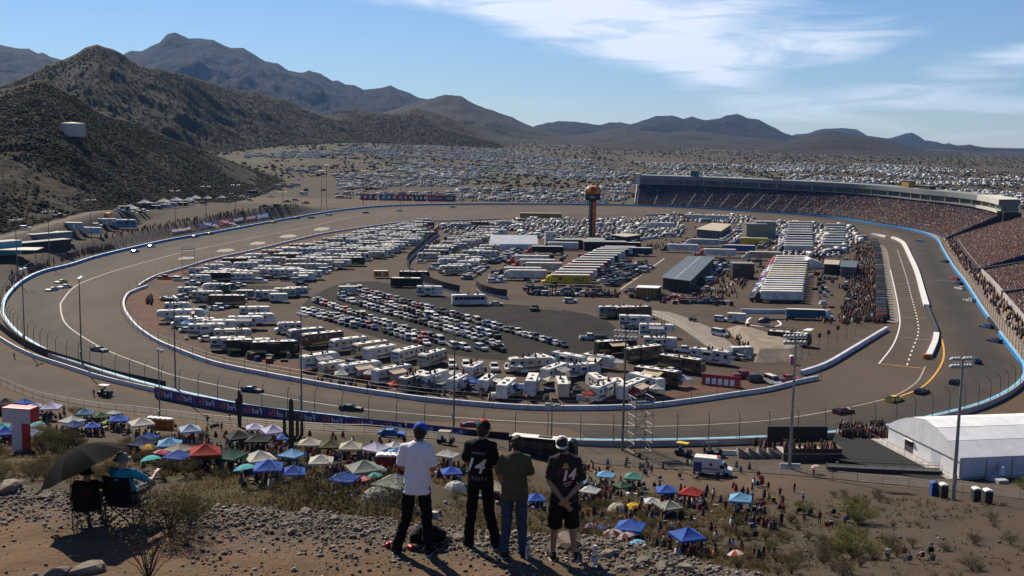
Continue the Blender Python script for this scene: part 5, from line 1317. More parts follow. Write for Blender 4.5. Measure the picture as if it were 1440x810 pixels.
# people standing at the fence on the foot of the stands, and the press of the pits
for (t, P, N, run) in (st2, st3, st4, st5):
    for j in range(len(P)):
        for q in range(3):
            p = P[j] - N[j] * rnd.uniform(5, 10.5); person_blob(p.x, p.y, .06, rnd.uniform(0, 6), 1.4, 1.2)
def crowd_mesh(name, label):
    """spectators seen from far: each a small figure of shoulders and head"""
    B = np.array(BLOBS); n = len(B); rg = np.random.default_rng(n); BLOBS.clear()
    Vs, Fs, Cs = [], [], []; c, s_ = np.cos(B[:, 3]), np.sin(B[:, 3])
    for part_, (w, d, z0, z1, tp) in enumerate(((.25, .16, 0, .70, .75), (.105, .105, .68, 1.0, .8))):
        P = np.zeros((n, 8, 3)); k = 0
        for zz, t in ((z0, 1), (z1, tp)):
            for a_, b_ in ((-1, -1), (1, -1), (1, 1), (-1, 1)):
                lx, ly = a_ * w * t * B[:, 4], b_ * d * t * B[:, 4]
                P[:, k, 0] = B[:, 0] + lx * c - ly * s_; P[:, k, 1] = B[:, 1] + lx * s_ + ly * c; P[:, k, 2] = B[:, 2] + zz * B[:, 5] * B[:, 4]; k += 1
        col = SHIRTS[rg.integers(0, len(SHIRTS), n)]
        if part_: col = np.where((rg.random(n) < .45)[:, None], np.array((.12, .075, .055)), np.where((rg.random(n) < .6)[:, None], np.array((.03, .03, .03)), col))
        Fs.append((BOXF[None] + (np.arange(n) * 8)[:, None, None]).reshape(-1, 4) + part_ * n * 8); Vs.append(P.reshape(-1, 3)); Cs.append(np.repeat(col, 8, 0))
    me = np_mesh(name, np.concatenate(Vs), np.concatenate(Fs), [M('crowd_clothes', attr='Col', rough=.85, amount=.15, spec=.1, scale=3)], np.concatenate(Cs))
    o = link(name, me); tag(o, label, 'crowd', None, 'stuff')
    return o
crowd_mesh('crowd', 'dense crowd of seated spectators filling the right grandstands')

# ==== buildings of the infield
M_TENTW = M('white_tent_cloth', (.80, .80, .80), .75, col2=(.70, .70, .72), scale=.35, detail=4)
M_TENTS = M('tent_side_cloth', (.60, .62, .67), .75, amount=.15, scale=.5)
def gable(name, loc, rz, L, W_, eave, ridge, mroof, mwall, label, cat, sub=8):
    t = tag(empty(name, loc, R(rz)), label, cat)
    for k in range(sub):
        x0, x1 = -L / 2 + L * k / sub + .02, -L / 2 + L * (k + 1) / sub - .02
        for s in (-1, 1):
            MB().add([(x0, s * W_ / 2, eave), (x1, s * W_ / 2, eave), (x1, 0, ridge), (x0, 0, ridge), (x0, s * W_ / 2, eave - .08), (x1, s * W_ / 2, eave - .08), (x1, 0, ridge - .08), (x0, 0, ridge - .08)],
                     [(0, 1, 2, 3), (7, 6, 5, 4), (0, 4, 5, 1), (1, 5, 6, 2), (3, 7, 4, 0), (2, 6, 7, 3)]).build('roof_panel', mroof, t)
    MB().box(-L / 2 + .1, L / 2 - .1, -W_ / 2 + .1, W_ / 2 - .1, 0, eave - .05).build('wall', mwall, t)
    for s in (-1, 1):
        MB().prism([(-W_ / 2 + .1, eave - .06), (W_ / 2 - .1, eave - .06), (0, ridge - .1)], -.06, .06).build('gable_wall', mwall, t).matrix_local = Matrix.Translation((s * (L / 2 - .15), 0, 0)) @ Matrix.Rotation(R(90), 4, 'Z')
    return t
gable('frame_tent', atz(722, 350, 0), 6, 24, 15, 3.2, 7.2, M_TENTW, M_TENTS, 'large white frame tent with a pitched roof in the middle camp', 'tent')
gable('frame_tent', atz(1137, 376, 0), 88, 9, 11, 2.6, 4.6, M_TENTW, M_TENTW, 'small white frame tent beside the right hauler lot', 'tent', 4)
gable('frame_tent', atz(381, 249, 0), 5, 14, 12, 5.0, 10.5, M_TENTW, M('pale_blue_wall', (.35, .42, .50), .7), 'lone white peaked tent at the foot of the left hill', 'tent', 3)
M_BGREY = M('blue_grey_roof', (.075, .10, .125), .55, amount=.15, scale=.3, spec=.4)
M_TANROOF = M('tan_roof', (.42, .37, .28), .7, amount=.15, scale=.2)
M_BWALL = M('dull_wall', (.22, .23, .24), .8, amount=.25, scale=.3)
def shed(name, corners, h, mroof, mwall, label, cat, strip=None, panels=10, open_=True):
    """flat roofed shed over four ground pixels (near left, near right, far right, far left)"""
    P = [atz(x, y, h) for x, y in corners]
    t = tag(empty(name), label, cat)
    n = panels
    for k in range(n):
        a, b = k / n, (k + 1) / n - .004
        q = [P[0].lerp(P[3], a), P[1].lerp(P[2], a), P[1].lerp(P[2], b), P[0].lerp(P[3], b)]
        dz = Vector((0, 0, .25))
        MB().add(q + [v - dz for v in q], [(0, 1, 2, 3), (7, 6, 5, 4), (0, 4, 5, 1), (1, 5, 6, 2), (2, 6, 7, 3), (3, 7, 4, 0)]).build('roof_panel', mroof, t)
    c = sum(P, Vector()) / 4
    inn = [c + (p - c) * .92 for p in P]
    vs = [Vector((p.x, p.y, .06)) for p in inn] + [Vector((p.x, p.y, h - .26)) for p in inn]
    MB().add(vs, [(0, 1, 5, 4), (1, 2, 6, 5), (2, 3, 7, 6), (3, 0, 4, 7)]).build('wall', mwall, t)
    for k in range(6):
        for A, B in ((P[1], P[2]), (P[0], P[1])):
            q = A.lerp(B, (k + .5) / 6); q = c + (q - c) * .985
            MB().box(q.x - .12, q.x + .12, q.y - .12, q.y + .12, .06, h - .26).build('column', M_DSTEEL, t)
    if strip:
        a, b = P[0].lerp(P[1], .47), P[3].lerp(P[2], .47)
        d = (P[1] - P[0]).normalized() * .45
        MB().add([a - d + Vector((0, 0, .03)), a + d + Vector((0, 0, .03)), b + d + Vector((0, 0, .03)), b - d + Vector((0, 0, .03))], [(0, 1, 2, 3)]).build('ridge_strip', strip, t)
    return t
shed('garage', [(929, 390), (971, 395), (1006, 361), (967, 360)], 5.0, M_BGREY, M_TRIM, 'long garage under a blue grey metal roof in the infield', 'garage', M_FASC)
shed('garage', [(978, 322), (1014, 325), (1029, 315), (1001, 313)], 5.0, M_TANROOF, M_BWALL, 'garage with a flat tan roof at the back of the infield', 'garage')
shed('canopy_shelter', [(858, 330), (880, 333), (902, 330), (880, 328)], 3.4, M_TANROOF, M_TRIM, 'low tan shelter in the lot beyond the scoring tower', 'shelter', panels=4)
shed('canopy_shelter', [(894, 404), (926, 405), (930, 402), (898, 401)], 4.2, M_TENTW, M_TAN, 'white topped food stand with a gold front by the garages', 'food stand', panels=3)
shed('office_building', [(1182, 375), (1204, 376), (1207, 367), (1182, 366)], 4.6, M_BGREY, M_BWALL, 'small building with a dark blue roof beside the pit stalls', 'building', panels=4)
shed('office_building', [(1158, 371), (1180, 372), (1181, 366), (1160, 365)], 4.6, M_TANROOF, M_TRIM, 'small building with a cream and orange edged roof near the pits', 'building', panels=3)
shed('office_building', [(1099, 369), (1117, 370), (1119, 364), (1102, 363)], 3.6, M_BWALL, M_BWALL, 'small grey roofed building beside the small white frame tent', 'building', panels=3)
def block(px, py, w, d, h, rz, m, label, name='building', cat='building', win_=True):
    t = tag(empty(name, atz(px, py, .06), R(rz)), label, cat)
    MB().box(-w / 2, w / 2, -d / 2, d / 2, 0, h).build('wall', m, t)
    MB().box(-w / 2 - .2, w / 2 + .2, -d / 2 - .2, d / 2 + .2, h + .005, h + .3).build('roof', M_FASC, t)
    if win_:
        for k in range(max(1, int(w / 3))): MB().box(-w / 2 + 1 + k * 3, -w / 2 + 2.2 + k * 3, -d / 2 - .03, -d / 2 + .02, h - 2.2, h - 1).build('window', M_GLASS, t)
    return t
block(1060, 336, 12, 10, 9, 4, M('tan_wall', (.25, .22, .17), .8), 'square tan tower block behind the garages')
block(1073, 335, 12, 10, 10, 4, M_FASC, 'tall grey and white block behind the garages')
block(1043, 390, 9, 6, 6, 0, M_DSTEEL, 'dark media platform under a tan top beside the garage lane', 'platform', 'platform')
block(774, 345, 6, 5, 7, 4, M('white_wall', (.62, .62, .60), .7), 'narrow white block left of the scoring tower')
block(815, 349, 26, 8, 4.5, 4, M_BLACKP, 'low black building at the foot of the scoring tower', win_=False)
block(850, 352, 22, 8, 4.5, 4, M_BLACKP, 'low black building right of the scoring tower foot', win_=False)
block(760, 306, 30, 6, 3, 3, M_TAN, 'long low tan roofed stand at the far edge of the infield', win_=False)

me = text_mesh("Lowe's", 2.5, bold=.03); flat_print(me, M('hauler_print', (.02, .03, .14), .6), 'lettering', YEL, (-1.6, 1.29, 2.5), (-1, 0, 0), (0, 0, 1)); o = MB().box(3.4, 4.9, 1.29, 1.31, 1.9, 3.3).build('emblem', M_TAIL, YEL)
# ---- the scoring tower
b = atz(832, 342, .06); Ht = depth_at(833, 261, b.y).z
t = tag(empty('scoring_tower', b, R(-8)), 'tall dark scoring tower with orange number columns and an orange crown', 'scoring tower')
M_ORL = M('orange_display', (.75, .20, .06), .6, col2=(.12, .03, .02), scale=1.1, detail=2, lo=.45, hi=.55)
M_WHL = M('white_display', (.5, .48, .44), .6, col2=(.02, .02, .02), scale=1.3, detail=2, lo=.45, hi=.55)
MB().box(-1.9, 1.9, -1.3, 1.3, 0, Ht - 8).build('column', M_BLACKP, t)
for k in range(20):
    z = 2.2 + k * (Ht - 11) / 20
    MB().box(.05, 1.35, -1.36, -1.30, z, z + .85).build('number_panel', M_ORL, t)
    MB().box(-1.6, -.9, -1.36, -1.30, z + .1, z + .6).build('position_panel', M_WHL, t)
MB().box(1.4, 1.92, -1.40, 1.40, .5, Ht - 8.2).build('orange_edge', M('tower_orange', (.42, .13, .03), .6), t)
MB().box(-3.9, 3.9, -2.6, 2.6, Ht - 8, Ht - 4.6).build('cap_box', M_BLACKP, t)
MB().tube([(-1.4, -2.6, Ht - 6.2), (1.4, -2.6, Ht - 6.2)], .7, 10).build('emblem', M_FASC, t)
cr = MB(); prof = [(4.1, Ht - 4.5), (4.6, Ht - 3), (4.1, Ht - 1.6), (2.9, Ht - .5), (1.3, Ht), (.1, Ht + .1)]
nn_ = 14; vs = [(r * math.cos(2 * math.pi * k / nn_), r * .75 * math.sin(2 * math.pi * k / nn_), z) for r, z in prof for k in range(nn_)]
cr.add(vs, [(i * nn_ + k, i * nn_ + (k + 1) % nn_, (i + 1) * nn_ + (k + 1) % nn_, (i + 1) * nn_ + k) for i in range(5) for k in range(nn_)])
cr.build('crown', M('crown_orange', (.62, .22, .04), .55, col2=(.20, .04, .02), scale=.35, detail=3, lo=.42, hi=.6), t)
# ---- concrete ramp and its bank
psheet('ramp', [(905, 439), (920, 437), (936, 438), (965, 447), (1000, 462), (1030, 485), (1056, 507), (1032, 502), (1006, 496), (985, 480), (955, 460), (925, 446)], .12, M_CONC)
bankpts = [(1022, 462), (1045, 466), (1090, 480), (1135, 497), (1140, 503), (1120, 509), (1062, 510), (1045, 490)]
P0 = [atz(x, y, .06) for x, y in bankpts]; c = sum(P0, Vector()) / len(P0)
vs = P0 + [Vector((*(c + (p - c) * .72).xy, 2.6)) for p in P0]
n = len(P0); tag(MB().add(vs, [(i, (i + 1) % n, n + (i + 1) % n, n + i) for i in range(n)] + [list(range(n, 2 * n))]).build('concrete_bank', M('stained_concrete', (.24, .19, .14), .85, col2=(.15, .12, .09), scale=.25, detail=7)), 'sloping stained concrete bank beside the ramp', 'retaining wall')
for px_, lab in (([(905, 441), (925, 447), (955, 461), (985, 482), (1006, 497)], 'wire fence along the near side of the concrete ramp'), ([(1006, 497), (1030, 504), (1058, 510), (1140, 511)], 'wire fence across the foot of the concrete ramp')):
    L_ = catmull([atz(x, y, .1) for x, y in px_], 3); t = tag(empty('chain_fence'), lab, 'fence'); w = MB()
    for p in L_: o = link('fence_post', pm2, t); o.location = p
    for z in (.3, .9, 1.7): w.tube([p + Vector((0, 0, z)) for p in L_], .025, 3, False)
    w.build('wire', M_STEEL, t)
# ---- helicopter on its ring
p = atz(1076, 458, .1)
t = tag(empty('helicopter', p, R(172)), 'dark blue and white helicopter parked inside the white ring', 'helicopter')
M_HB = M('helicopter_blue', (.02, .03, .06), .35, amount=.1, spec=.5)
mb = MB(); mb.tube([(-1.6, 0, 1.6), (-.8, 0, 1.7), (.6, 0, 1.6), (1.8, 0, 1.35), (2.5, 0, 1.1)], [.55, .95, 1.0, .7, .15], 10); mb.build('fuselage', M_HB, t, True)
MB().tube([(-1.4, 0, 1.9), (-4, 0, 2.1), (-6.6, 0, 2.3)], [.42, .25, .14], 8).build('tail_boom', M_HB, t)
MB().prism([(-6.9, 1.5), (-6.2, 2.1), (-6.6, 3.4), (-7.2, 3.5)], -.05, .05).build('tail_fin', M_HB, t)
mb = MB(); mb.tube([(.5, 0, 1.75), (1.5, 0, 1.6), (2.2, 0, 1.3)], [.86, .72, .3], 10); mb.build('nose', M_FASCW, t)
MB().tube([(-.2, 0, 2.5), (-.2, 0, 3.1)], .12, 6).build('rotor_mast', M_DSTEEL, t)
for k in range(3):
    o = MB().box(0, 5.0, -.14, .14, 3.02, 3.07).build('rotor_blade', M_DSTEEL, t); o.rotation_euler = (0, 0, R(20 + 120 * k)); o.location = (-.2, 0, 0)
for s in (-1, 1): MB().tube([(-1.6, s * .95, .1), (1.8, s * .95, .1), (2.1, s * .95, .25)], .05, 5).build('skid', M_STEEL, t)
for s in (-1, 1):
    for x in (-.9, 1.0): MB().tube([(x, s * .95, .1), (x, s * .5, .95)], .04, 4).build('skid_strut', M_STEEL, t)
put('cargo', atz(1036, 453, .1), -12, 'white', 'by the helipad', None)
# scoreboards on poles by the right inner wall
for i, (x, y) in enumerate(((1127, 507), (1137, 503), (1151, 497), (1164, 492), (1177, 485), (1190, 478), (1203, 471))):
    p = atz(x, y, .05); t = tag(empty('marker_pole', p), f'slim pole with a small dark panel by the slanting wall, {ordinal(i + 1)} from its left end', 'pole', 'panel poles by the slanting wall')
    MB().tube([(0, 0, 0), (0, 0, 4.6)], .06, 5).build('pole', M_DSTEEL, t); MB().box(-.45, .45, -.08, .08, 4.4, 5.6).build('panel', M_SCREEN, t)
# ---- pit stalls: boxes, carts and people along pit road
M_PITC = [M('pit_' + n_, c_, .6, amount=.3, scale=1) for n_, c_ in (('black', (.015, .015, .017)), ('dark', (.04, .035, .035)), ('red', (.36, .03, .03)), ('grey', (.16, .16, .17)), ('blue', (.04, .10, .25)), ('yellow', (.55, .36, .04)), ('white', (.6, .6, .58)))]
PN_ = ['black', 'charcoal', 'red', 'grey', 'blue', 'yellow', 'white']
for i in range(40):
    tt = i / 39; y = 342 + (452 - 342) * (tt ** 1.35); x = 1229 + 10 * tt + 3 * math.sin(tt * 3)
    p = atz(x, y, .1); ci = pick([(0, 8), (1, 5), (2, 2), (3, 3), (4, 1), (5, .6), (6, 1)])
    t = empty('pit_cart', p, R(-6)); reg(t, 'pit cart', PN_[ci], 'in the pit stalls', 'pit cart', 'carts in the pit stalls')
    MB().box(-1.7, 1.7, -.8, .8, .35, 1.5).build('cabinet', M_PITC[ci], t)
    MB().box(-1.8, 1.8, -.95, .95, 2.7, 2.85).build('top', M_PITC[ci if rnd.random() < .5 else 0], t)
    for sx in (-1, 1): MB().tube([(sx * 1.5, 0, 1.5), (sx * 1.5, 0, 2.7)], .06, 4).build('post', M_DSTEEL, t)
    for sx in (-1, 1): MB().wheel(sx * 1.2, -.85, .3, .3, .15).build('wheel', M_TYRE, t)
def scatter_people(px_poly, n, s=1.5, h=1.12, z=.08):
    xs = [p[0] for p in px_poly]; ys = [p[1] for p in px_poly]; k = 0; tries = 0
    def inside(x, y):
        c = False; m = len(px_poly)
        for i in range(m):
            (x1, y1), (x2, y2) = px_poly[i], px_poly[(i + 1) % m]
            if (y1 > y) != (y2 > y) and x < (x2 - x1) * (y - y1) / (y2 - y1) + x1: c = not c
        return c
    while k < n and tries < n * 30:
        tries += 1
        x, y = rnd.uniform(min(xs), max(xs)), rnd.uniform(min(ys), max(ys))
        if inside(x, y):
            p = at(x, y); person_blob(p.x, p.y, p.z + z, rnd.uniform(0, 6.28), s, h); k += 1
scatter_people([(1205, 345), (1238, 345), (1250, 450), (1180, 450), (1195, 400)], 700)
scatter_people([(1150, 448), (1245, 448), (1245, 456), (1160, 456)], 90)
scatter_people([(985, 405), (1035, 372), (1075, 372), (1030, 425), (990, 425)], 130)
scatter_people([(1090, 340), (1165, 330), (1165, 372), (1090, 372)], 120)
scatter_people([(910, 345), (935, 345), (930, 352), (905, 352)], 30)
scatter_people([(735, 405), (870, 412), (870, 420), (740, 416)], 90)
scatter_people([(880, 415), (1000, 420), (1000, 428), (890, 422)], 70)
scatter_people([(1050, 480), (1060, 505), (1048, 498), (1020, 470)], 14)
scatter_people([(430, 536), (700, 562), (700, 566), (430, 540)], 30)
scatter_people([(205, 418), (216, 416), (214, 430), (206, 430)], 16)
scatter_people([(50, 375), (110, 360), (180, 345), (120, 350), (40, 385)], 120)
scatter_people([(130, 338), (320, 305), (420, 290), (420, 286), (320, 298), (150, 330)], 150)
scatter_people([(15, 385), (40, 378), (20, 410), (8, 415)], 30)
for x_, y_, z_ in ROOFS: person_blob(x_, y_, z_, rnd.uniform(0, 6.3), 1.2, 1.0)
crowd_mesh('crowd', 'scattered team members and fans standing about the pits and infield')
# clutter beside the campers: chairs, grills, coolers, dark gear
cb_ = MB()
gear = [(.02, .02, .022), (.05, .05, .055), (.5, .5, .5), (.10, .03, .03), (.03, .06, .16), (.22, .18, .13), (.04, .10, .06)]
for (poly, n) in (([(240, 425), (330, 420), (600, 320), (610, 335), (440, 395), (340, 405), (300, 440)], 260), ([(232, 440), (330, 470), (450, 505), (620, 530), (760, 545), (900, 545), (900, 563), (720, 566), (560, 546), (400, 522), (260, 480)], 420),
                  ([(600, 340), (700, 325), (760, 345), (700, 390), (620, 390)], 160), ([(740, 360), (900, 340), (920, 380), (860, 410), (740, 410)], 200), ([(930, 320), (1100, 320), (1100, 425), (1040, 400), (940, 350)], 220), ([(1090, 318), (1215, 325), (1215, 445), (1160, 440)], 320),
                  ([(860, 410), (1010, 420), (1040, 432), (900, 425)], 110)):
    xs = [p[0] for p in poly]; ys = [p[1] for p in poly]
    for _ in range(n):
        x, y = rnd.uniform(min(xs), max(xs)), rnd.uniform(min(ys), max(ys)); c = False
        for i in range(len(poly)):
            (x1, y1), (x2, y2) = poly[i], poly[(i + 1) % len(poly)]
            if (y1 > y) != (y2 > y) and x < (x2 - x1) * (y - y1) / (y2 - y1) + x1: c = not c
        if not c: continue
        p = atz(x, y, .1)
        if not free(p, .2): continue
        cb_.col = rnd.choice(gear); s = rnd.uniform(.4, 1.5); a = rnd.uniform(0, 3.1)
        cb_.box(-s, s, -s * .5, s * .5, 0, rnd.uniform(.5, 1.7), rnd.uniform(.5, 1), None, Matrix.Translation(p) @ Matrix.Rotation(a, 4, 'Z'))
o = cb_.build('camp_clutter', M('camp_gear', attr='Col', rough=.8, amount=.2, scale=2)); tag(o, 'coolers, grills and folded gear lying about between the infield campers', 'camp gear', None, 'stuff')

# ==== sponsor boards
def draped_board(cor, m, parent=None, off=.25, nu=6):
    (a, b, c, d) = cor            # bottom left, bottom right, top right, top left (photo pixels)
    vs = []
    for j in (0, 1):
        for i in range(nu + 1):
            f = i / nu; L0 = (a[0] + (b[0] - a[0]) * f, a[1] + (b[1] - a[1]) * f); L1 = (d[0] + (c[0] - d[0]) * f, d[1] + (c[1] - d[1]) * f)
            p = at(*(L0 if j == 0 else L1)); vs.append(p + Vector((0, 0, off)))
    k = nu + 1
    return MB().add(vs, [(i, i + 1, k + i + 1, k + i) for i in range(nu)]), vs
SB = [((240, 331), (275, 325), (274, 318), (237, 323), (.14, .03, .05), 'maroon', ''), ((281, 323), (306, 318.5), (306, 311), (280, 314.5), (.035, .05, .20), 'blue', 'GEICO'), ((307, 318.5), (326, 315), (325, 307), (307, 310.5), (.32, .03, .05), 'red', 'Coca-Cola'),
      ((327, 315), (344, 312), (343, 305.5), (326, 307), (.05, .04, .05), 'dark', ''), ((345, 312), (361, 309), (360, 302.5), (344, 305), (.30, .04, .06), 'crimson', ''), ((361, 309), (379, 306), (378, 299.5), (361, 302.5), (.30, .34, .48), 'pale blue', '')]
for a, b, c, d, col, cn, txt in SB:
    t = tag(empty('sponsor_board'), f'{cn} sponsor board lying on the bank above the far left wall', 'banner')
    mb, vs = draped_board((a, b, c, d), None); pn = mb.build('board', M('board_' + cn.replace(' ', '_'), col, .7, amount=.2, scale=.4), t)
    bl, br, tl = vs[0], vs[6], vs[7]; xd = (br - bl); up = (tl - bl); w = xd.length; hgt = up.length
    ctr = sum(vs, Vector()) / len(vs); nrm = xd.cross(up).normalized()
    if txt:
        me = text_mesh(txt, hgt * .62, bold=.05)
        xs_ = [v.co.x for v in me.vertices]; sc = min(1, w * .86 / (max(xs_) - min(xs_)))
        for v in me.vertices: v.co.x *= sc
        flat_print(me, M_PRW, 'lettering', pn, ctr + nrm * .35, xd, up)
    else:
        mb = MB()
        x0 = .1
        while x0 < .82:
            ww = rnd.uniform(.04, .09); y0 = rnd.uniform(.25, .35); y1 = rnd.uniform(.6, .75)
            q = [bl + xd * u_ + up * v_ + nrm * .35 for u_, v_ in ((x0, y0), (x0 + ww, y0), (x0 + ww, y1), (x0, y1))]; mb.add(q, [(0, 1, 2, 3)]); x0 += ww + .03
        mb.build('emblem', M_PRW, pn)
for x0, x1, col, cn, txt in ((505, 528, (.34, .03, .05), 'red', ''), (531, 554, (.10, .14, .25), 'slate blue', ''), (555, 577, (.38, .03, .04), 'bright red', ''), (579, 597, (.03, .04, .04), 'black', ''), (599, 621, (.40, .04, .10), 'crimson', 'Coca-Cola'), (622, 638, (.03, .04, .22), 'blue', '')):
    a, b_ = atz(x0, 284.5, 0), atz(x1, 284.3, 0); a.y = b_.y = 985
    a.x, b_.x = (x0 - 720) / F * 985, (x1 - 720) / F * 985; b_.y += 4
    t = tag(empty('sponsor_board'), f'{cn} sponsor board standing behind the far curve', 'banner')
    d = (b_ - a).normalized(); n_ = Vector((d.y, -d.x, 0)); hb = 5.2
    pn = MB().add([a, b_, b_ + Vector((0, 0, hb)), a + Vector((0, 0, hb)), a - n_ * .3, b_ - n_ * .3, b_ - n_ * .3 + Vector((0, 0, hb)), a - n_ * .3 + Vector((0, 0, hb))], [(0, 1, 2, 3), (7, 6, 5, 4), (3, 2, 6, 7), (1, 5, 6, 2), (4, 0, 3, 7)]).build('board', M('far_board_' + cn.replace(' ', '_'), col, .7, amount=.2, scale=.3), t)
    ctr = (a + b_) / 2 + Vector((0, 0, hb / 2))
    if txt: flat_print(text_mesh(txt, 2.6, bold=.04), M_PRW, 'lettering', pn, ctr, d, (0, 0, 1), out=.1)
    else:
        w = (b_ - a).length; mb = MB(); mcol = M_PRW if cn != 'blue' else M('yellow_print', (.6, .45, .08), .7)
        for k in range(3 if cn != 'blue' else 1):
            x_ = w * (k + .6) / 3.2 if cn != 'blue' else w * .2; ww = w * (.16 if cn != 'blue' else .6)
            q = [a + d * (x_ + u_) + Vector((0, 0, v_)) + n_ * .08 for u_, v_ in ((0, 1.4), (ww, 1.4), (ww, 3.8), (0, 3.8))]; mb.add(q, [(0, 1, 2, 3)])
        mb.build('emblem', mcol, pn)

# ==== what stands beyond the track: vehicles to the horizon
def far_field():
    rg = np.random.default_rng(5)
    Vs, Fs, Cs = [], [], []
    pal_ = np.array([(.58, .55, .50), (.42, .39, .35), (.26, .25, .24), (.16, .165, .17), (.02, .02, .022), (.30, .05, .04), (.05, .08, .2), (.38, .31, .22)])
    pr = np.array([.24, .11, .13, .14, .26, .04, .04, .04])
    ds = [1000.0]
    while ds[-1] < 2560: ds.append(ds[-1] + (5.6 if rg.random() < .66 else 9.5) * (1 + (ds[-1] - 1000) / 3200))
    X, Y = [], []
    for d in ds:
        x = -.24 * d
        while x < .52 * d:
            X.append(x); Y.append(d + rg.uniform(-.8, .8)); x += rg.choice((2.8, 3.0, 7.5, 9)) * (1 + (d - 1000) / 4000)
    X, Y = np.array(X), np.array(Y); Z = height(X, Y)
    px = 720 + F * X / Y * 1.0; yh = 190 + .0192 * (px - 720); py = yh + (HC - Z) / Y * F
    top = np.interp(px, [340, 380, 480, 500, 560, 640, 720, 800, 900, 1000, 1100, 1200, 1300, 1440, 1500], [215, 214, 210, 197, 197, 203, 214, 222, 229, 231, 229, 231, 235, 244, 246])
    keep = (py > top)
    keep &= ~((px < 500) & (py < 232) & (py > 222)) & ~((px < 345) | ((px < 435) & (py > 224))) & ~((px > 390) & (px < 548) & (py > 222) & (py < 240) & (fbm(X / 60, Y / 90, 60) > .38))
    keep &= ~((px < 560) & (py > 266) & (py < 271)) & ~((px < 470) & (py > 248)) & ~((px < 640) & (px > 540) & (py > 262) & (py < 270))
    keep &= ~((px > 640) & (px < 790) & (py > 259) & (py < 264))
    g = fbm(X / 90, Y / 130, 61); keep &= (g < .54) & (fbm(X / 22, Y / 35, 62) < .60)
    keep &= rg.random(len(X)) < np.where(py > 262, .93, .86)
    # nothing inside the grandstand
    wx = np.interp(Y, [0, 1], [0, 0]); keep &= ~((px > 880) & (py > np.interp(px, [880, 900, 1100, 1300, 1400], [262, 264, 272, 280, 300])))
    X, Y, Z = X[keep], Y[keep], Z[keep]
    for poly in ([(715, 311), (960, 307), (962, 335), (860, 337), (745, 339), (716, 324)], [(930, 302), (1060, 305), (1062, 316), (930, 311)], [(1088, 312), (1200, 320), (1216, 340), (1180, 362), (1090, 362)], [(1030, 345), (1060, 343), (1062, 322), (1040, 320)], [(600, 322), (640, 316), (720, 314), (740, 322), (700, 330), (640, 332)]):
        xs = [p[0] for p in poly]; W0 = [atz(x, y, 0) for x, y in poly]; ya, yb = min(p.y for p in W0), max(p.y for p in W0); xa, xb = min(p.x for p in W0), max(p.x for p in W0); y = ya; ex = []
        while y < yb:
            x = xa
            while x < xb:
                x += rg.uniform(2.7, 3.6) if rg.random() < .9 else 8; c = False
                for i in range(len(W0)):
                    a, b = W0[i], W0[(i + 1) % len(W0)]
                    if (a.y > y) != (b.y > y) and x < (b.x - a.x) * (y - a.y) / (b.y - a.y) + a.x: c = not c
                if c and free(Vector((x, y, 0)), 1.6): ex.append((x, y + rg.uniform(-.5, .5), .06))
            y += rg.choice((7.5, 11))
        ex = np.array(ex); X, Y, Z = np.append(X, ex[:, 0]), np.append(Y, ex[:, 1]), np.append(Z, ex[:, 2])
    n = len(X)
    kind = rg.random(n) < np.where(Y < 960, .12, np.where(Y < 1250, .2, .34))            # camper or car
    L = np.where(kind, rg.uniform(5.2, 8.5, n), rg.uniform(4.3, 5.6, n)); Wd = np.where(kind, 2.5, 1.9); H = np.where(kind, rg.uniform(2.3, 2.9, n), rg.uniform(1.0, 1.15, n))
    ang = np.where(rg.random(n) < np.where(Y < 960, .12, .6), rg.normal(.05, .12, n), rg.normal(1.45, .2, n))
    ci = np.where(kind, rg.choice(3, n, p=[.55, .30, .15]), rg.choice(8, n, p=pr))
    col = pal_[ci]
    def boxes(L, Wd, z0, z1, tp, X, Y, Z, ang, col):
        n = len(X); c, s = np.cos(ang), np.sin(ang); V = np.zeros((n, 8, 3)); k = 0
        for zz, t in ((z0, 1.0), (z1, tp)):
            for a, b in ((-1, -1), (1, -1), (1, 1), (-1, 1)):
                lx, ly = a * L / 2 * t, b * Wd / 2 * t
                V[:, k, 0] = X + lx * c - ly * s; V[:, k, 1] = Y + lx * s + ly * c; V[:, k, 2] = Z + zz; k += 1
        b0 = sum(len(v) for v in Vs) ; Fq = (BOXF[None] + (np.arange(n) * 8)[:, None, None]).reshape(-1, 4) + b0
        Vs.append(V.reshape(-1, 3)); Fs.append(Fq); Cs.append(np.repeat(col, 8, 0))
    boxes(L, Wd, .35, H, 1.0, X, Y, Z, ang, col)
    q = ~kind
    boxes(L[q] * .55, Wd[q] * .92, 1.0, 1.65, .82, X[q], Y[q], Z[q], ang[q], np.tile((.015, .017, .02), (q.sum(), 1)))
    boxes(L[q] * .42, Wd[q] * .72, 1.60, 1.68, 1.0, X[q], Y[q], Z[q], ang[q], col[q])
    r = kind
    boxes(L[r] * .7, Wd[r] + .06, 1.3, 1.9, 1.0, X[r], Y[r], Z[r], ang[r], np.tile((.05, .05, .055), (r.sum(), 1)))
    me = np_mesh('distant_vehicles', np.concatenate(Vs), np.concatenate(Fs), [M('far_vehicle_paint', attr='Col', rough=.5, amount=.08, scale=.3, spec=.5)], np.concatenate(Cs))
    tag(link('distant_vehicles', me), 'thousands of parked cars and campers spreading over the plain to the mountains', 'vehicles', None, 'stuff')
    return n
print('FAR', far_field())
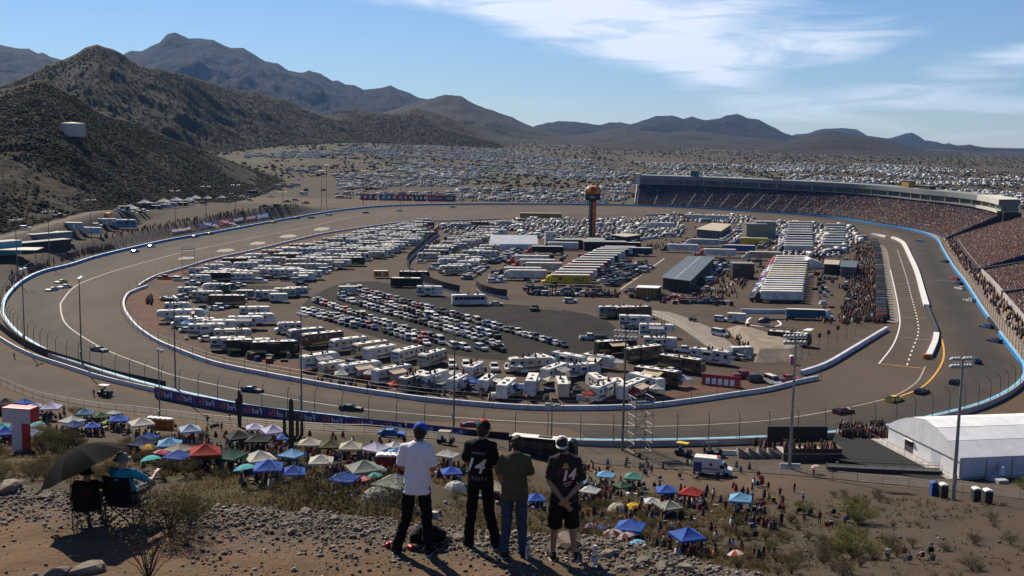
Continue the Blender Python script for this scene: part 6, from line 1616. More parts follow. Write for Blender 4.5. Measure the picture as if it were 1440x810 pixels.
def scrub(name, label, pts, smin, smax, col, seed, flat=.75):
    """desert scrub: small uneven clumps of facets"""
    rg = np.random.default_rng(seed); pts = np.asarray(pts); n = len(pts)
    ico = np.array([(0, 0, 1), (.9, 0, .35), (.28, .85, .4), (-.72, .53, .3), (-.72, -.53, .42), (.28, -.85, .33), (0, 0, -.3)]); tri = np.array([(0, 1, 2), (0, 2, 3), (0, 3, 4), (0, 4, 5), (0, 5, 1), (6, 2, 1), (6, 3, 2), (6, 4, 3), (6, 5, 4), (6, 1, 5)])
    s = smin * (smax / smin) ** (rg.random(n) ** 1.6); V = ico[None] * rg.uniform(.65, 1.25, (n, 7, 1)) * s[:, None, None]; V[:, :, 2] *= flat
    a = rg.uniform(0, 6.28, n); c, si = np.cos(a)[:, None], np.sin(a)[:, None]
    V = np.stack([V[:, :, 0] * c - V[:, :, 1] * si, V[:, :, 0] * si + V[:, :, 1] * c, V[:, :, 2]], -1) + pts[:, None, :]
    Fq = (tri[None] + (np.arange(n) * 7)[:, None, None]).reshape(-1, 3)
    cc = np.repeat(np.array(col)[rg.integers(0, len(col), n)] * rg.uniform(.7, 1.3, (n, 1)), 7, 0)
    tag(link(name, np_mesh(name, V.reshape(-1, 3), Fq, [M('scrub_leaves', attr='Col', rough=.95, amount=.3, scale=1.5, spec=.05)], cc)), label, 'scrub', None, 'stuff')
def on_range(h, n, seed, tmin=.0, tmax=1.0):
    o, (xs, D, X, Y, Z) = h; rg = np.random.default_rng(seed); rows, cols = X.shape
    i = (rg.random(n) * (rows - 16) * (tmax - tmin) + tmin * (rows - 16)).astype(int); j = rg.integers(0, cols - 1, n); f, g = rg.random((2, n))
    def b(A): return (A[i, j] * (1 - f) + A[i, j + 1] * f) * (1 - g) + (A[i + 1, j] * (1 - f) + A[i + 1, j + 1] * f) * g
    return np.stack([b(X), b(Y), b(Z)], -1)
def clump(P, cell, th, seed): return P[fbm(P[:, 0] / cell, P[:, 1] / cell, seed) + .25 * (np.random.default_rng(seed).random(len(P)) - .5) > th]
OLV = [(.046, .047, .024), (.062, .056, .028), (.036, .038, .02), (.080, .064, .044), (.10, .082, .064)]
scrub('desert_scrub', 'dark desert shrubs dotted over the slope of the near left hill', clump(on_range(hillA, 70000, 1), 70, .42, 16), .35, 1.7, OLV, 1)
scrub('desert_scrub', 'desert shrubs dotted over the middle hills behind', clump(on_range(hillB, 70000, 2), 160, .42, 17), .7, 3.0, OLV, 2)
rg_ = np.random.default_rng(9)
pts = []
uu = rg_.uniform(-.3, .52, 22000); dd = 1030 + 4200 * rg_.random(22000) ** 1.2; XX, YY = uu * dd, dd; zz = height(XX, YY)
gsel = (fbm(XX / 90, YY / 130, 61) > .50) | (YY > 2500); pts = np.stack([XX, YY, zz], -1)[gsel]
yy_ = rg_.uniform(420, 1150, 16000); xx_ = -226 - 160 * rg_.random(16000) ** 1.4; scrub('desert_scrub', 'dark shrubs between the hill road and the foot of the left hill', np.stack([xx_, yy_, height(xx_, yy_)], -1)[fbm(xx_ / 30, yy_ / 30, 71) > .3], .4, 1.8, OLV, 6)
scrub('desert_scrub', 'low trees and scrub growing between the far camping fields', pts, 1.3, 4.2, [(.030, .038, .018), (.045, .046, .024), (.04, .034, .022)], 3)
# the pale water tank on the left hill
def on_mesh(h, px, py):
    me = h[0].data; bv = BVHTree.FromPolygons([v.co for v in me.vertices], [tuple(f.vertices) for f in me.polygons]); q = bv.ray_cast(Vector((0, 0, HC)), ray(px, py)); return q[0]
p = on_mesh(hillA, 103, 183); p = p + (Vector((0, 0, HC)) - p).normalized() * 11
t = tag(empty('water_tank', p), 'round pale water tank on a bench of the left hill', 'water tank')
mb = MB(); mb.tube([(0, 0, -4.5), (0, 0, 4.8)], 8.2, 28); mb.build('tank_wall', M('tank_paint', (.42, .37, .32), .7, amount=.15, scale=.2), t)
mb = MB(); mb.tube([(0, 0, 4.8), (0, 0, 5.6)], [8.3, .5], 28); mb.build('tank_roof', M('tank_roof', (.55, .48, .42), .7), t)

# ==== human figures
def remesh(mb, voxel, smooth=2):
    """one continuous surface from overlapping closed shapes"""
    me = mb.mesh('tmp'); ob = bpy.data.objects.new('tmp', me); COL.objects.link(ob)
    m = ob.modifiers.new('r', 'REMESH'); m.mode = 'VOXEL'; m.voxel_size = voxel; m.use_smooth_shade = True
    if smooth:
        m2 = ob.modifiers.new('s', 'SMOOTH'); m2.iterations = smooth; m2.factor = .5
    dg = bpy.context.evaluated_depsgraph_get(); out = bpy.data.meshes.new_from_object(ob.evaluated_get(dg))
    bpy.data.objects.remove(ob); bpy.data.meshes.remove(me)
    return out
def loft(mb, secs, n=16):
    """closed loft through ellipses (cx, cy, cz, rx, ry[, tilt normal])"""
    vs = []
    for s in secs:
        cx, cy, cz, rx, ry = s[:5]
        for k in range(n):
            a = 2 * math.pi * k / n; vs.append((cx + rx * math.cos(a), cy + ry * math.sin(a), cz))
    fs = [(i * n + k, i * n + (k + 1) % n, (i + 1) * n + (k + 1) % n, (i + 1) * n + k) for i in range(len(secs) - 1) for k in range(n)]
    return mb.add(vs, fs + [list(range(n - 1, -1, -1)), list(range((len(secs) - 1) * n, len(secs) * n))])
def ellipsoid(mb, c, r, M3=None, n=12, m=8):
    c = Vector(c); vs = []; fs = []
    for i in range(1, m):
        ph = math.pi * i / m
        for k in range(n):
            a = 2 * math.pi * k / n; v = Vector((r[0] * math.sin(ph) * math.cos(a), r[1] * math.sin(ph) * math.sin(a), -r[2] * math.cos(ph)))
            vs.append(c + (M3 @ v if M3 else v))
    b, t = Vector((0, 0, -r[2])), Vector((0, 0, r[2]))
    vs += [c + (M3 @ b if M3 else b), c + (M3 @ t if M3 else t)]; nb = (m - 1) * n
    for i in range(m - 2):
        for k in range(n): fs.append((i * n + k, i * n + (k + 1) % n, (i + 1) * n + (k + 1) % n, (i + 1) * n + k))
    for k in range(n): fs.append((nb, (k + 1) % n, k)); fs.append((nb + 1, (m - 2) * n + k, (m - 2) * n + (k + 1) % n))
    return mb.add(vs, fs)
def V(*a): return Vector(a)
def folds(me, amp, sc, seed, zlo=-9, zhi=99, stretch=(1, 1, .5)):
    """creases of cloth: move the surface along its normals"""
    n = len(me.vertices); co = np.zeros(n * 3, np.float32); me.vertices.foreach_get('co', co); co = co.reshape(-1, 3)
    no = np.zeros(n * 3, np.float32); me.vertices.foreach_get('normal', no); no = no.reshape(-1, 3)
    x = co * np.array(stretch)[None] * sc
    d = (ridged(x[:, 0] + x[:, 1] * .7 + x[:, 2] * .5, x[:, 2] * 1.0 - x[:, 0] * .6 + x[:, 1] * .3, seed, 3) - .62) * amp
    d *= sstep(zlo, zlo + .15, co[:, 2]) * (1 - sstep(zhi - .15, zhi, co[:, 2]))
    me.vertices.foreach_set('co', (co + no * d[:, None]).ravel().astype(np.float32)); me.update()
def hand(mb, wrist, d, palm_n, thumb_side, curl=.5, s=1.0):
    """palm, four fingers of unequal length and a thumb from the side of the palm; d = direction of the fingers"""
    d = d.normalized(); w = d.cross(palm_n).normalized() * thumb_side; pn = palm_n.normalized()
    c = wrist + d * .05 * s
    M3 = Matrix((w, pn, d)).transposed()
    ellipsoid(mb, c, (.042 * s, .017 * s, .055 * s), M3, 10, 6)
    for k, (ln, off) in enumerate(((.068, .031), (.078, .011), (.072, -.010), (.056, -.029))):
        p = wrist + d * .092 * s + w * off * s; q = [p]; dd = d.copy(); 
        for j, f in enumerate((.45, .3, .25)):
            ax = w if thumb_side > 0 else -w
            dd = (dd * math.cos(curl * .9) + pn * math.sin(curl * .9)).normalized() if j or curl > .7 else (dd * math.cos(curl * .4) + pn * math.sin(curl * .4)).normalized()
            p = p + dd * ln * f * s; q.append(p)
        mb.tube(q, [.0095 * s, .009 * s, .0085 * s, .007 * s], 7)
    p = wrist + d * .03 * s + w * .036 * s; mb.tube([p, p + (d * .6 + w * .7).normalized() * .035 * s, p + (d * .6 + w * .7).normalized() * .035 * s + (d + w * .1 + pn * .3).normalized() * .03 * s], [.012 * s, .0105 * s, .008 * s], 7)
def head_shape(mb, c, yaw=0.0, s=1.0, tilt=0.0, hairless=True):
    M3 = (Matrix.Rotation(yaw, 3, 'Z') @ Matrix.Rotation(tilt, 3, 'X'))
    def P(x, y, z): return c + M3 @ (Vector((x, y, z)) * s)
    ellipsoid(mb, P(0, -.012, .02), (.076 * s, .094 * s, .098 * s), M3)                 # skull
    ellipsoid(mb, P(0, .035, -.045), (.058 * s, .062 * s, .078 * s), M3)               # jaw
    ellipsoid(mb, P(0, .10, -.015), (.013 * s, .02 * s, .026 * s), M3, 8, 6)           # nose
    ellipsoid(mb, P(0, .088, .026), (.05 * s, .012 * s, .01 * s), M3, 8, 6)            # brow
    ellipsoid(mb, P(0, .088, -.066), (.026 * s, .012 * s, .008 * s), M3, 8, 6)         # lips
    for e in (-1, 1): ellipsoid(mb, P(e * .078, -.002, -.01), (.011 * s, .021 * s, .032 * s), M3, 8, 6)
    return M3, P
def skin_mat(name, c): return M(name, c, .55, col2=tuple(x * .82 for x in c), scale=9, spec=.35)
def cloth_mat(name, c, amount=.18, rough=.9): return M(name, c, rough, amount=amount, scale=14, detail=6, spec=.15, bump=.0015, bscale=220)
M_SKIN1 = skin_mat('skin_tan', (.32, .18, .115)); M_SKIN2 = skin_mat('skin_fair', (.42, .26, .19))
M_HAIR = M('dark_hair', (.018, .013, .010), .6, col2=(.035, .022, .015), scale=60, spec=.3)
M_SOLE = M('shoe_sole', (.35, .34, .32), .8, amount=.2); M_SHOE = cloth_mat('shoe_black', (.02, .02, .02))

def person(loc, yaw, label, J, skin, shirt, pants, shoe, hair=None, cap=None, shorts=False, sleeve=.55, long_shirt=.86, hands=(None, None), head_yaw=0.0, width=1.0, scale=1.0, seed=1, hand_curl=.5, beard=False):
    """J: joints in metres, facing +y: sh, el, wr (left, right), hip, kn, an (left, right), head, chest sway"""
    t = tag(empty('person', loc, yaw), label, 'person'); t.scale = (scale,) * 3; J = dict(J)
    for k_ in ('sh', 'el'): J[k_] = tuple((p[0] * .83, p[1], p[2]) for p in J[k_])
    b = MB(); hc = V(*J['head']); nb = V(0 + J.get('sway', 0), -.005, 1.455)
    head_shape(b, hc, head_yaw); b.tube([nb + V(0, 0, -.06), nb + V(0, 0, .03), hc + V(0, -.012, -.05)], [.07, .057, .054], 12)
    cx = J.get('sway', 0)
    loft(b, [(0, 0, .84, .13, .10), (0, 0, .95, .15, .11), (cx * .4, 0, 1.1, .135, .10), (cx * .8, 0, 1.28, .155, .105), (cx, 0, 1.40, .15, .09), (cx, 0, 1.46, .08, .065)])
    for i, sd in ((0, -1), (1, 1)):
        sh, el, wr = V(*J['sh'][i]), V(*J['el'][i]), V(*J['wr'][i])
        b.tube([sh, sh.lerp(el, .5), el, el.lerp(wr, .35), wr], [.052, .047, .039, .04, .026], 10)
        hd = hands[i] or ((wr - el), V(-sd * 1.0, 0, 0), V(0, 1, 0))
        pn, th = hd[1], hd[2]
        d = hd[0].normalized(); w = d.cross(pn).normalized(); ts = 1 if w.dot(th) > 0 else -1
        hand(b, wr, d, pn, ts, hand_curl)
        hp, kn, an = V(*J['hip'][i]), V(*J['kn'][i]), V(*J['an'][i])
        b.tube([hp, hp.lerp(kn, .5), kn, kn.lerp(an, .3), an], [.078, .068, .05, .053, .034], 10)
        b.tube([an, an + V(sd * .02, .10, -.04)], [.04, .035], 8)
    body = remesh(b, .0085, 2); body.materials.append(skin); link('body', body, t)
    # trousers or shorts
    q = MB(); loft(q, [(0, 0, .83, .158 * width, .122), (0, 0, .93, .160 * width, .126), (0, 0, 1.02, .155 * width, .118)], 20)
    for i in (0, 1):
        hp, kn, an = V(*J['hip'][i]), V(*J['kn'][i]), V(*J['an'][i])
        if shorts: q.tube([hp + V(0, 0, .04), hp.lerp(kn, .5), kn + (an - kn) * .12], [.105, .108, .105], 14)
        else: q.tube([hp + V(0, 0, .03), hp.lerp(kn, .5), kn, kn.lerp(an, .4), an + V(0, .005, .02), an + V(0, .01, -.05)], [.082, .084, .073, .071, .070, .075], 14)
    me = remesh(q, .011, 2); folds(me, .030, 7, seed + 5, stretch=(1, 1, 1.3), zhi=.84); me.materials.append(pants); link('shorts' if shorts else 'trousers', me, t)
    # shirt
    q = MB(); w = width
    loft(q, [(0, 0, long_shirt, .178 * w, .145), (cx * .2, 0, .97, .174 * w, .140), (cx * .5, 0, 1.10, .158 * w, .122), (cx * .8, -.004, 1.25, .166 * w, .126), (cx, -.008, 1.36, .168 * w, .120), (cx, -.008, 1.425, .158 * w, .100), (cx, -.006, 1.468, .115 * w, .078), (cx, -.004, 1.492, .072, .064)], 24)
    for i in (0, 1):
        sh, el, wr = V(*J['sh'][i]), V(*J['el'][i]), V(*J['wr'][i])
        e = sh.lerp(el, min(1, sleeve * 1.5)) if sleeve < .67 else None
        c = V(cx, 0, 1.40)
        if e is not None: q.tube([sh.lerp(c, .45), sh, sh.lerp(e, .5), e], [.070, .067, .068, .070], 14)
        else: q.tube([sh.lerp(c, .45), sh, el, el.lerp(wr, .85)], [.078, .075, .064, .055], 14)
    me = remesh(q, .010, 2); folds(me, .032, 6.5, seed, stretch=(1, 1, .8), zhi=1.52); me.materials.append(shirt); so = link('shirt', me, t)
    for i in (0, 1):        # shoes
        an = V(*J['an'][i]); dx = J.get('toe', (-.04, .06))[i]
        q = MB(); fw = V(dx, .24, 0)
        q.tube([an + V(0, -.075, -.055), an + V(0, -.02, -.03), an + fw * .35 + V(0, 0, -.045), an + fw * .7 + V(0, 0, -.06), an + fw + V(0, 0, -.068)], [.04, .052, .05, .046, .025], 10)
        me = remesh(q, .009, 1); me.materials.append(shoe); sh_ = link('shoe', me, t)
        q = MB(); q.tube([an + V(0, -.1, -.085), an + fw * .5 + V(0, 0, -.088), an + fw * 1.08 + V(0, 0, -.088)], [.038, .045, .03], 8)
        for k, v in enumerate(q.v): q.v[k] = (v[0], v[1], an.z - .09 + (v[2] - an.z + .088) * .28)
        q.build('sole', M_SOLE, sh_)
    if hair:
        q = MB(); M3 = Matrix.Rotation(head_yaw, 3, 'Z'); ellipsoid(q, hc + M3 @ V(0, -.02, .032), (.083, .097, .096), M3); ellipsoid(q, hc + M3 @ V(0, -.055, -.03), (.068, .052, .06), M3)
        for e in (-1, 1): ellipsoid(q, hc + M3 @ V(e * .06, -.01, .0), (.024, .05, .05), M3, 8, 6)
        me = remesh(q, .009, 1); folds(me, .012, 40, seed + 2, stretch=(1, 1, 1)); me.materials.append(hair); link('hair', me, t)
    if cap:
        mcap, backwards, mback = cap
        M3 = Matrix.Rotation(head_yaw + (math.pi if backwards else 0), 3, 'Z') @ Matrix.Rotation(R(-6), 3, 'X')
        q = MB(); vs = []; n = 18; prof = [(.093, .0), (.095, .03), (.088, .065), (.066, .095), (.034, .113), (.004, .119)]
        for r, z in prof:
            for k in range(n): a = 2 * math.pi * k / n; vs.append(hc + M3 @ V(r * .93 * math.cos(a), r * 1.12 * math.sin(a) - .008, z + .012))
        q.add(vs, [(i * n + k, i * n + (k + 1) % n, (i + 1) * n + (k + 1) % n, (i + 1) * n + k) for i in range(5) for k in range(n)])
        co = q.build('cap', mcap, t, True); md = co.modifiers.new('thick', 'SOLIDIFY'); md.thickness = .004
        q = MB(); k2 = 9; vs = []
        for j in range(k2):
            a = R(205 - 230 + 230 * 0) ; a = math.pi * (.14 + .72 * j / (k2 - 1))
            vs.append(hc + M3 @ V(.086 * math.cos(a), .103 * math.sin(a) - .008, .018)); vs.append(hc + M3 @ V(.083 * math.cos(a), .103 * math.sin(a) + .062 * math.sin(a), .002 + .012 * math.cos(a) ** 2 * -1 + .004))
        q.add(vs, [(2 * j, 2 * j + 1, 2 * j + 3, 2 * j + 2) for j in range(k2 - 1)])
        bo = q.build('brim', mback or mcap, co, True); md = bo.modifiers.new('thick', 'SOLIDIFY'); md.thickness = .005
        if mback is M_RED:
            q = MB(); ellipsoid(q, hc + M3 @ V(0, -.008, .112), (.052, .062, .03)); q.build('crown_top', M_RED, co, True)
        ellipsoid(qb := MB(), hc + M3 @ V(0, -.008, .133), (.009, .009, .005), None, 8, 4); qb.build('button', mback or mcap, co)
    return t, so, body
def shirt_print(so, parent_t, txt, size, cx, cz, m, shear=.0, outline=None, bold=.0, rot=0.0, lift=.004, sx=1.0):
    """lettering pressed on to the back of a shirt: each point is moved on to the cloth"""
    me0 = so.data; bvh = BVHTree.FromPolygons([v.co.copy() for v in me0.vertices], [list(p.vertices) for p in me0.polygons])
    def lay(me, nm, mat_, l):
        bm = bmesh.new(); bm.from_mesh(me); bmesh.ops.triangulate(bm, faces=bm.faces)
        for _ in range(2):
            es = [e for e in bm.edges if e.calc_length() > .018]
            if es: bmesh.ops.subdivide_edges(bm, edges=es, cuts=1, use_grid_fill=False); bmesh.ops.triangulate(bm, faces=bm.faces)
        for v in bm.verts:
            x, z = v.co.x * sx * math.cos(rot) - v.co.y * math.sin(rot), v.co.x * sx * math.sin(rot) + v.co.y * math.cos(rot)
            h = bvh.ray_cast(Vector((cx + x, -1, cz + z)), Vector((0, 1, 0)))
            v.co = (cx + x, (h[0].y if h[0] is not None else -.1) - l, cz + z)
        bm.to_mesh(me); bm.free(); me.materials.append(mat_); link(nm, me, so)
    if outline: lay(text_mesh(txt, size, 0, shear, bold + size * .035), 'number_outline', outline, lift)
    lay(text_mesh(txt, size, 0, shear, bold), 'number', m, lift + .003)

# ==== foreground: the four spectators on the ledge
def ground_at(px, py): p = at(px, py); return p
JS = dict(sh=((-.185, -.005, 1.405), (.185, -.005, 1.405)), hip=((-.09, 0, .90), (.09, 0, .90)))
def pose(**k): d = dict(JS); d.update(k); return d
M_WTEE = cloth_mat('white_tee', (.76, .74, .80), .08); M_BTEE = cloth_mat('black_tee', (.012, .012, .014), .2); M_OTEE = cloth_mat('olive_tee', (.085, .078, .045), .2); M_GTEE = cloth_mat('charcoal_tee', (.030, .027, .029), .2)
M_BPANT = cloth_mat('black_trousers', (.010, .010, .011), .25); M_JEAN = cloth_mat('blue_jeans', (.045, .075, .13), .35); M_SHORT = cloth_mat('dark_shorts', (.016, .014, .012), .3)
M_BCAP = cloth_mat('royal_blue_cap', (.030, .085, .42), .1); M_KCAP = cloth_mat('black_cap', (.012, .012, .014), .2); M_RED = cloth_mat('red_cloth', (.45, .03, .04), .1); M_WCAP = cloth_mat('white_cap', (.70, .70, .74), .08); M_BSHOE = cloth_mat('brown_shoe', (.05, .035, .025), .2)
g = lambda x, y: ground_at(x, y)
# white tee, blue cap, legs apart, hands in front
p = g(585, 779)
t1, s1, _ = person(p, R(-4), 'person in a white tee and royal blue cap, hands held in front', pose(head=(.04, .02, 1.605), sway=.02, el=((-.245, .02, 1.15), (.25, .03, 1.15)), wr=((-.15, .20, 1.03), (.16, .20, 1.02)),
    kn=((-.13, .03, .50), (.13, .03, .50)), an=((-.24, -.03, .095), (.165, .01, .095)), toe=(-.11, .05)), M_SKIN1, M_WTEE, M_BPANT, M_SHOE, M_HAIR, (M_BCAP, False, None), sleeve=.62, long_shirt=.82, width=1.0, scale=1.06, seed=3, head_yaw=R(-8), hand_curl=.9)
# black team shirt with a number, black and red cap, arm hanging at his side
p = g(674, 770)
t2, s2, _ = person(p, R(-6), 'person in a black shirt with a white number and black red topped cap', pose(head=(.03, .03, 1.605), sway=.0, el=((-.24, .06, 1.16), (.262, -.03, 1.13)), wr=((-.17, .22, 1.02), (.285, .05, .87)),
    kn=((-.115, .02, .50), (.12, .03, .50)), an=((-.145, -.02, .095), (.215, .02, .095)), toe=(-.05, .09)), M_SKIN1, M_BTEE, M_BPANT, M_SHOE, M_HAIR, (M_KCAP, False, M_RED), sleeve=.60, long_shirt=.85, width=.98, scale=1.045, seed=8, head_yaw=R(-22), hands=(None, (V(.02, .15, -.5), V(-1, 0, 0), V(0, 1, -.2))), hand_curl=.6)
# olive tee, jeans, short dark hair, arms folded in front
p = g(722, 783)
t3, s3, _ = person(p, R(2), 'bareheaded person in an olive tee and blue jeans, arms folded', pose(head=(.015, .03, 1.60), el=((-.255, .05, 1.17), (.255, .05, 1.17)), wr=((-.02, .22, 1.16), (.05, .23, 1.18)),
    kn=((-.105, .02, .50), (.105, .02, .50)), an=((-.13, 0, .095), (.135, 0, .095)), toe=(-.06, .06)), M_SKIN2, M_OTEE, M_JEAN, M_BSHOE, M_HAIR, None, sleeve=.64, long_shirt=.83, width=1.05, scale=.985, seed=14, head_yaw=R(14), hand_curl=.8)
# charcoal tee with a number, dark shorts, white cap worn backwards, hands clasped behind the back
p = g(791, 786)
t4, s4, _ = person(p, R(3), 'person in a charcoal number tee, dark shorts and backward white cap', pose(head=(-.045, .03, 1.595), sway=-.01, el=((-.265, -.06, 1.12), (.262, -.06, 1.10)), wr=((-.01, -.19, .86), (.03, -.20, .93)),
    kn=((-.12, .02, .50), (.12, .02, .50)), an=((-.135, 0, .095), (.165, .0, .095)), toe=(-.06, .08)), M_SKIN1, M_GTEE, M_SHORT, M_SHOE, M_HAIR, (M_WCAP, True, M_WCAP), True, sleeve=.62, long_shirt=.84, width=1.1, scale=.985, seed=21, head_yaw=R(-6),
    hands=((V(.6, -.03, -.75), V(0, 1, 0), V(.3, 0, 1)), (V(-.55, -.0, -.6), V(0, 1, 0), V(-.3, 0, 1))), hand_curl=.5)
M_NUMW = M('shirt_print_white', (.66, .64, .64), .8, amount=.12, scale=20); M_NUMR = M('shirt_print_red', (.40, .05, .07), .8, amount=.1); M_GOLDP = M('shirt_print_gold', (.45, .28, .05), .7, amount=.3, scale=30); M_GREYP = M('shirt_print_grey', (.10, .10, .13), .8, amount=.2)
shirt_print(s4, t4, '14', .20, .03, 1.215, M_NUMW, .28, M_NUMR, .006, R(6))
shirt_print(s2, t2, '14', .27, -.075, 1.15, M_NUMW, .25, None, .004, R(-4))
def plain_print(so, quads, m, nm):
    me0 = so.data; bvh = BVHTree.FromPolygons([v.co.copy() for v in me0.vertices], [list(p.vertices) for p in me0.polygons]); mb = MB()
    for x0, x1, z0, z1, sl in quads:
        n = 6; vs = []
        for j in (0, 1):
            for i in range(n + 1):
                x = x0 + (x1 - x0) * i / n; z = (z0 if j == 0 else z1) + sl * (x - x0); h = bvh.ray_cast(Vector((x, -1, z)), Vector((0, 1, 0)))
                vs.append((x, (h[0].y if h[0] is not None else -.1) - .006, z))
        mb.add(vs, [(i, i + 1, n + 2 + i, n + 1 + i) for i in range(n)])
    mb.build(nm, m, so)
plain_print(s4, [(-.035, .035, 1.335, 1.37, 0), (-.05, .05, 1.318, 1.338, 0), (-.018, .018, 1.37, 1.385, 0)], M_GOLDP, 'emblem')
plain_print(s4, [(-.09, -.02, 1.275, 1.285, .3), (-.12, -.05, 1.23, 1.238, .3), (.04, .12, 1.10, 1.107, .3), (-.02, .10, 1.075, 1.083, .3)], M_NUMR, 'streak')
plain_print(s4, [(-.03, .08, 1.092, 1.102, .35), (-.01, .07, 1.06, 1.066, .35)], M_NUMW, 'signature')
plain_print(s2, [(-.11, .08, 1.315, 1.345, -.05)], M_GREYP, 'emblem')
plain_print(s2, [(-.10 + k * .042, -.10 + k * .042 + .026, .965, 1.01, 0) for k in range(5)], M_GREYP, 'emblem')

# ---- the pair in camp chairs under an umbrella
M_CHAIR = cloth_mat('chair_cloth', (.012, .012, .014), .2)
def camp_chair(loc, yaw, label, s=1.0, cloth=None, cat='chair', fine=True):
    t = tag(empty('folding_chair', loc, yaw), label, cat); t.scale = (s,) * 3
    cl = cloth or M_CHAIR
    w, d, hs, hb = .27, .24, .42, .92
    mb = MB(); n = 5
    vs = []
    for j in range(n):
        for i in range(n):
            u_, v_ = i / (n - 1) * 2 - 1, j / (n - 1) * 2 - 1
            vs.append((u_ * w * .92, v_ * d, hs - .05 * (1 - u_ * u_) - .02 * (1 - v_)))
    mb.add(vs, [(j * n + i, j * n + i + 1, (j + 1) * n + i + 1, (j + 1) * n + i) for j in range(n - 1) for i in range(n - 1)]); so = mb.build('seat', cl, t)
    so.modifiers.new('thick', 'SOLIDIFY').thickness = .012
    mb = MB(); vs = []
    for j in range(n):
        for i in range(n):
            u_, v_ = i / (n - 1) * 2 - 1, j / (n - 1)
            vs.append((u_ * w * .95, -d - .02 - .10 * v_ - .05 * (1 - u_ * u_), hs - .06 + (hb - hs + .06) * v_))
    mb.add(vs, [(j * n + i, j * n + i + 1, (j + 1) * n + i + 1, (j + 1) * n + i) for j in range(n - 1) for i in range(n - 1)]); bo = mb.build('backrest', cl, t)
    bo.modifiers.new('thick', 'SOLIDIFY').thickness = .012
    r = .011
    for sx in (-1, 1):
        MB().tube([(sx * w, -d - .04, 0), (sx * w, -d - .04, .5), (sx * w, -d - .13, hb)], r, 6).build('leg', M_DSTEEL, t)
        MB().tube([(sx * w, d + .02, 0), (sx * w, d + .02, .62)], r, 6).build('leg', M_DSTEEL, t)
        MB().box(sx * w - .035, sx * w + .035, -d - .06, d + .08, .60, .63).build('armrest', cl, t)
        mb = MB(); mb.tube([(sx * w, -d - .04, .03), (sx * w, d + .02, .40)], r, 5); mb.tube([(sx * w, d + .02, .03), (sx * w, -d - .04, .40)], r, 5); mb.build('side_brace', M_DSTEEL, t)
    for y in (-d - .04, d + .02):
        mb = MB(); mb.tube([(-w, y, .03), (w, y, .40)], r, 5); mb.tube([(w, y, .03), (-w, y, .40)], r, 5); mb.build('cross_brace', M_DSTEEL, t)
    return t
pA, pB = g(181, 733), g(126, 737)
camp_chair(pA, R(-14), 'black folding chair with the person in turquoise sitting in it', .82)
camp_chair(pB, R(12), 'black folding chair under the large black umbrella', .74)
def seated(loc, yaw, label, skin, shirt, pants, hatm, scale=1.0, seed=2, cross=True, cap=None):
    t = tag(empty('person', loc, yaw), label, 'person'); t.scale = (scale,) * 3
    hip = ((-.085, -.12, .50), (.085, -.12, .50)); sh = ((-.19, -.26, .95), (.19, -.26, .95))
    kn = ((-.13, .30, .56), (.20, .34, .60)); an = ((-.10, .42, .12), (.06, .48, .62)) if cross else ((-.10, .40, .10), (.14, .42, .10))
    el = ((-.25, .0, .72), (.38, .0, .74)); wr = ((-.16, .2, .66), (.34, .24, .82))
    hc = V(.02, -.27, 1.16)
    b = MB(); head_shape(b, hc, R(-25)); b.tube([V(0, -.27, .98), hc + V(0, 0, -.06)], [.062, .054], 12)
    b.tube([V(0, -.12, .48), V(0, -.2, .7), V(0, -.26, .95)], [.12, .13, .12], 12)
    q = MB(); q.tube([V(0, -.10, .50), V(0, -.17, .62), V(0, -.23, .78), V(0, -.265, .90), V(0, -.27, .98), V(0, -.27, 1.01)], [.165, .168, .175, .178, .12, .07], 18)
    tr = MB(); tr.tube([V(0, -.16, .48), V(0, .0, .50)], [.15, .13], 14)
    for i, sd in ((0, -1), (1, 1)):
        a, e, w = V(*sh[i]), V(*el[i]), V(*wr[i])
        b.tube([a, e, w], [.05, .041, .028], 10); d = (w - e).normalized(); pn = V(0, .2, -1); ww = d.cross(pn); hand(b, w, d, pn, 1 if ww.dot(V(-sd, 0, 0)) > 0 else -1, .5)
        q.tube([a.lerp(V(0, -.26, .93), .5), a, a.lerp(e, .75)], [.08, .078, .074], 12)
        h, k, n_ = V(*hip[i]), V(*kn[i]), V(*an[i])
        b.tube([h, k, k.lerp(n_, .3), n_], [.075, .052, .053, .036], 10); f = V(0, .2, -.02) if not (cross and i == 1) else V(-.16, .05, .10)
        b.tube([n_, n_ + f * .6], [.04, .034], 8)
        tr.tube([h, h.lerp(k, .5), k + (n_ - k) * .12], [.10, .098, .09], 12)
        s_ = MB(); s_.tube([n_ - f * .35, n_ + f * .3, n_ + f * .9], [.042, .05, .03], 8); me = remesh(s_, .01, 1); me.materials.append(M_SHOE); link('shoe', me, t)
    me = remesh(b, .009, 2); me.materials.append(skin); link('body', me, t)
    me = remesh(q, .011, 2); folds(me, .028, 7, seed, stretch=(1, 1, 1)); me.materials.append(shirt); link('shirt', me, t)
    me = remesh(tr, .011, 2); folds(me, .02, 8, seed + 1, stretch=(1, 1, 1)); me.materials.append(pants); link('shorts', me, t)
    n = 20; vs = []
    for r, z in ((.145, -.012), (.150, -.006), (.098, .015), (.094, .06), (.078, .095), (.03, .112), (.003, .114)):
        for k in range(n): a = 2 * math.pi * k / n; vs.append(hc + V(r * math.cos(a), r * 1.08 * math.sin(a) - .01, z + .02))
    hb_ = MB().add(vs, [(i * n + k, i * n + (k + 1) % n, (i + 1) * n + (k + 1) % n, (i + 1) * n + k) for i in range(6) for k in range(n)]).build('hat', hatm, t, True)
    hb_.modifiers.new('thick', 'SOLIDIFY').thickness = .005
    return t
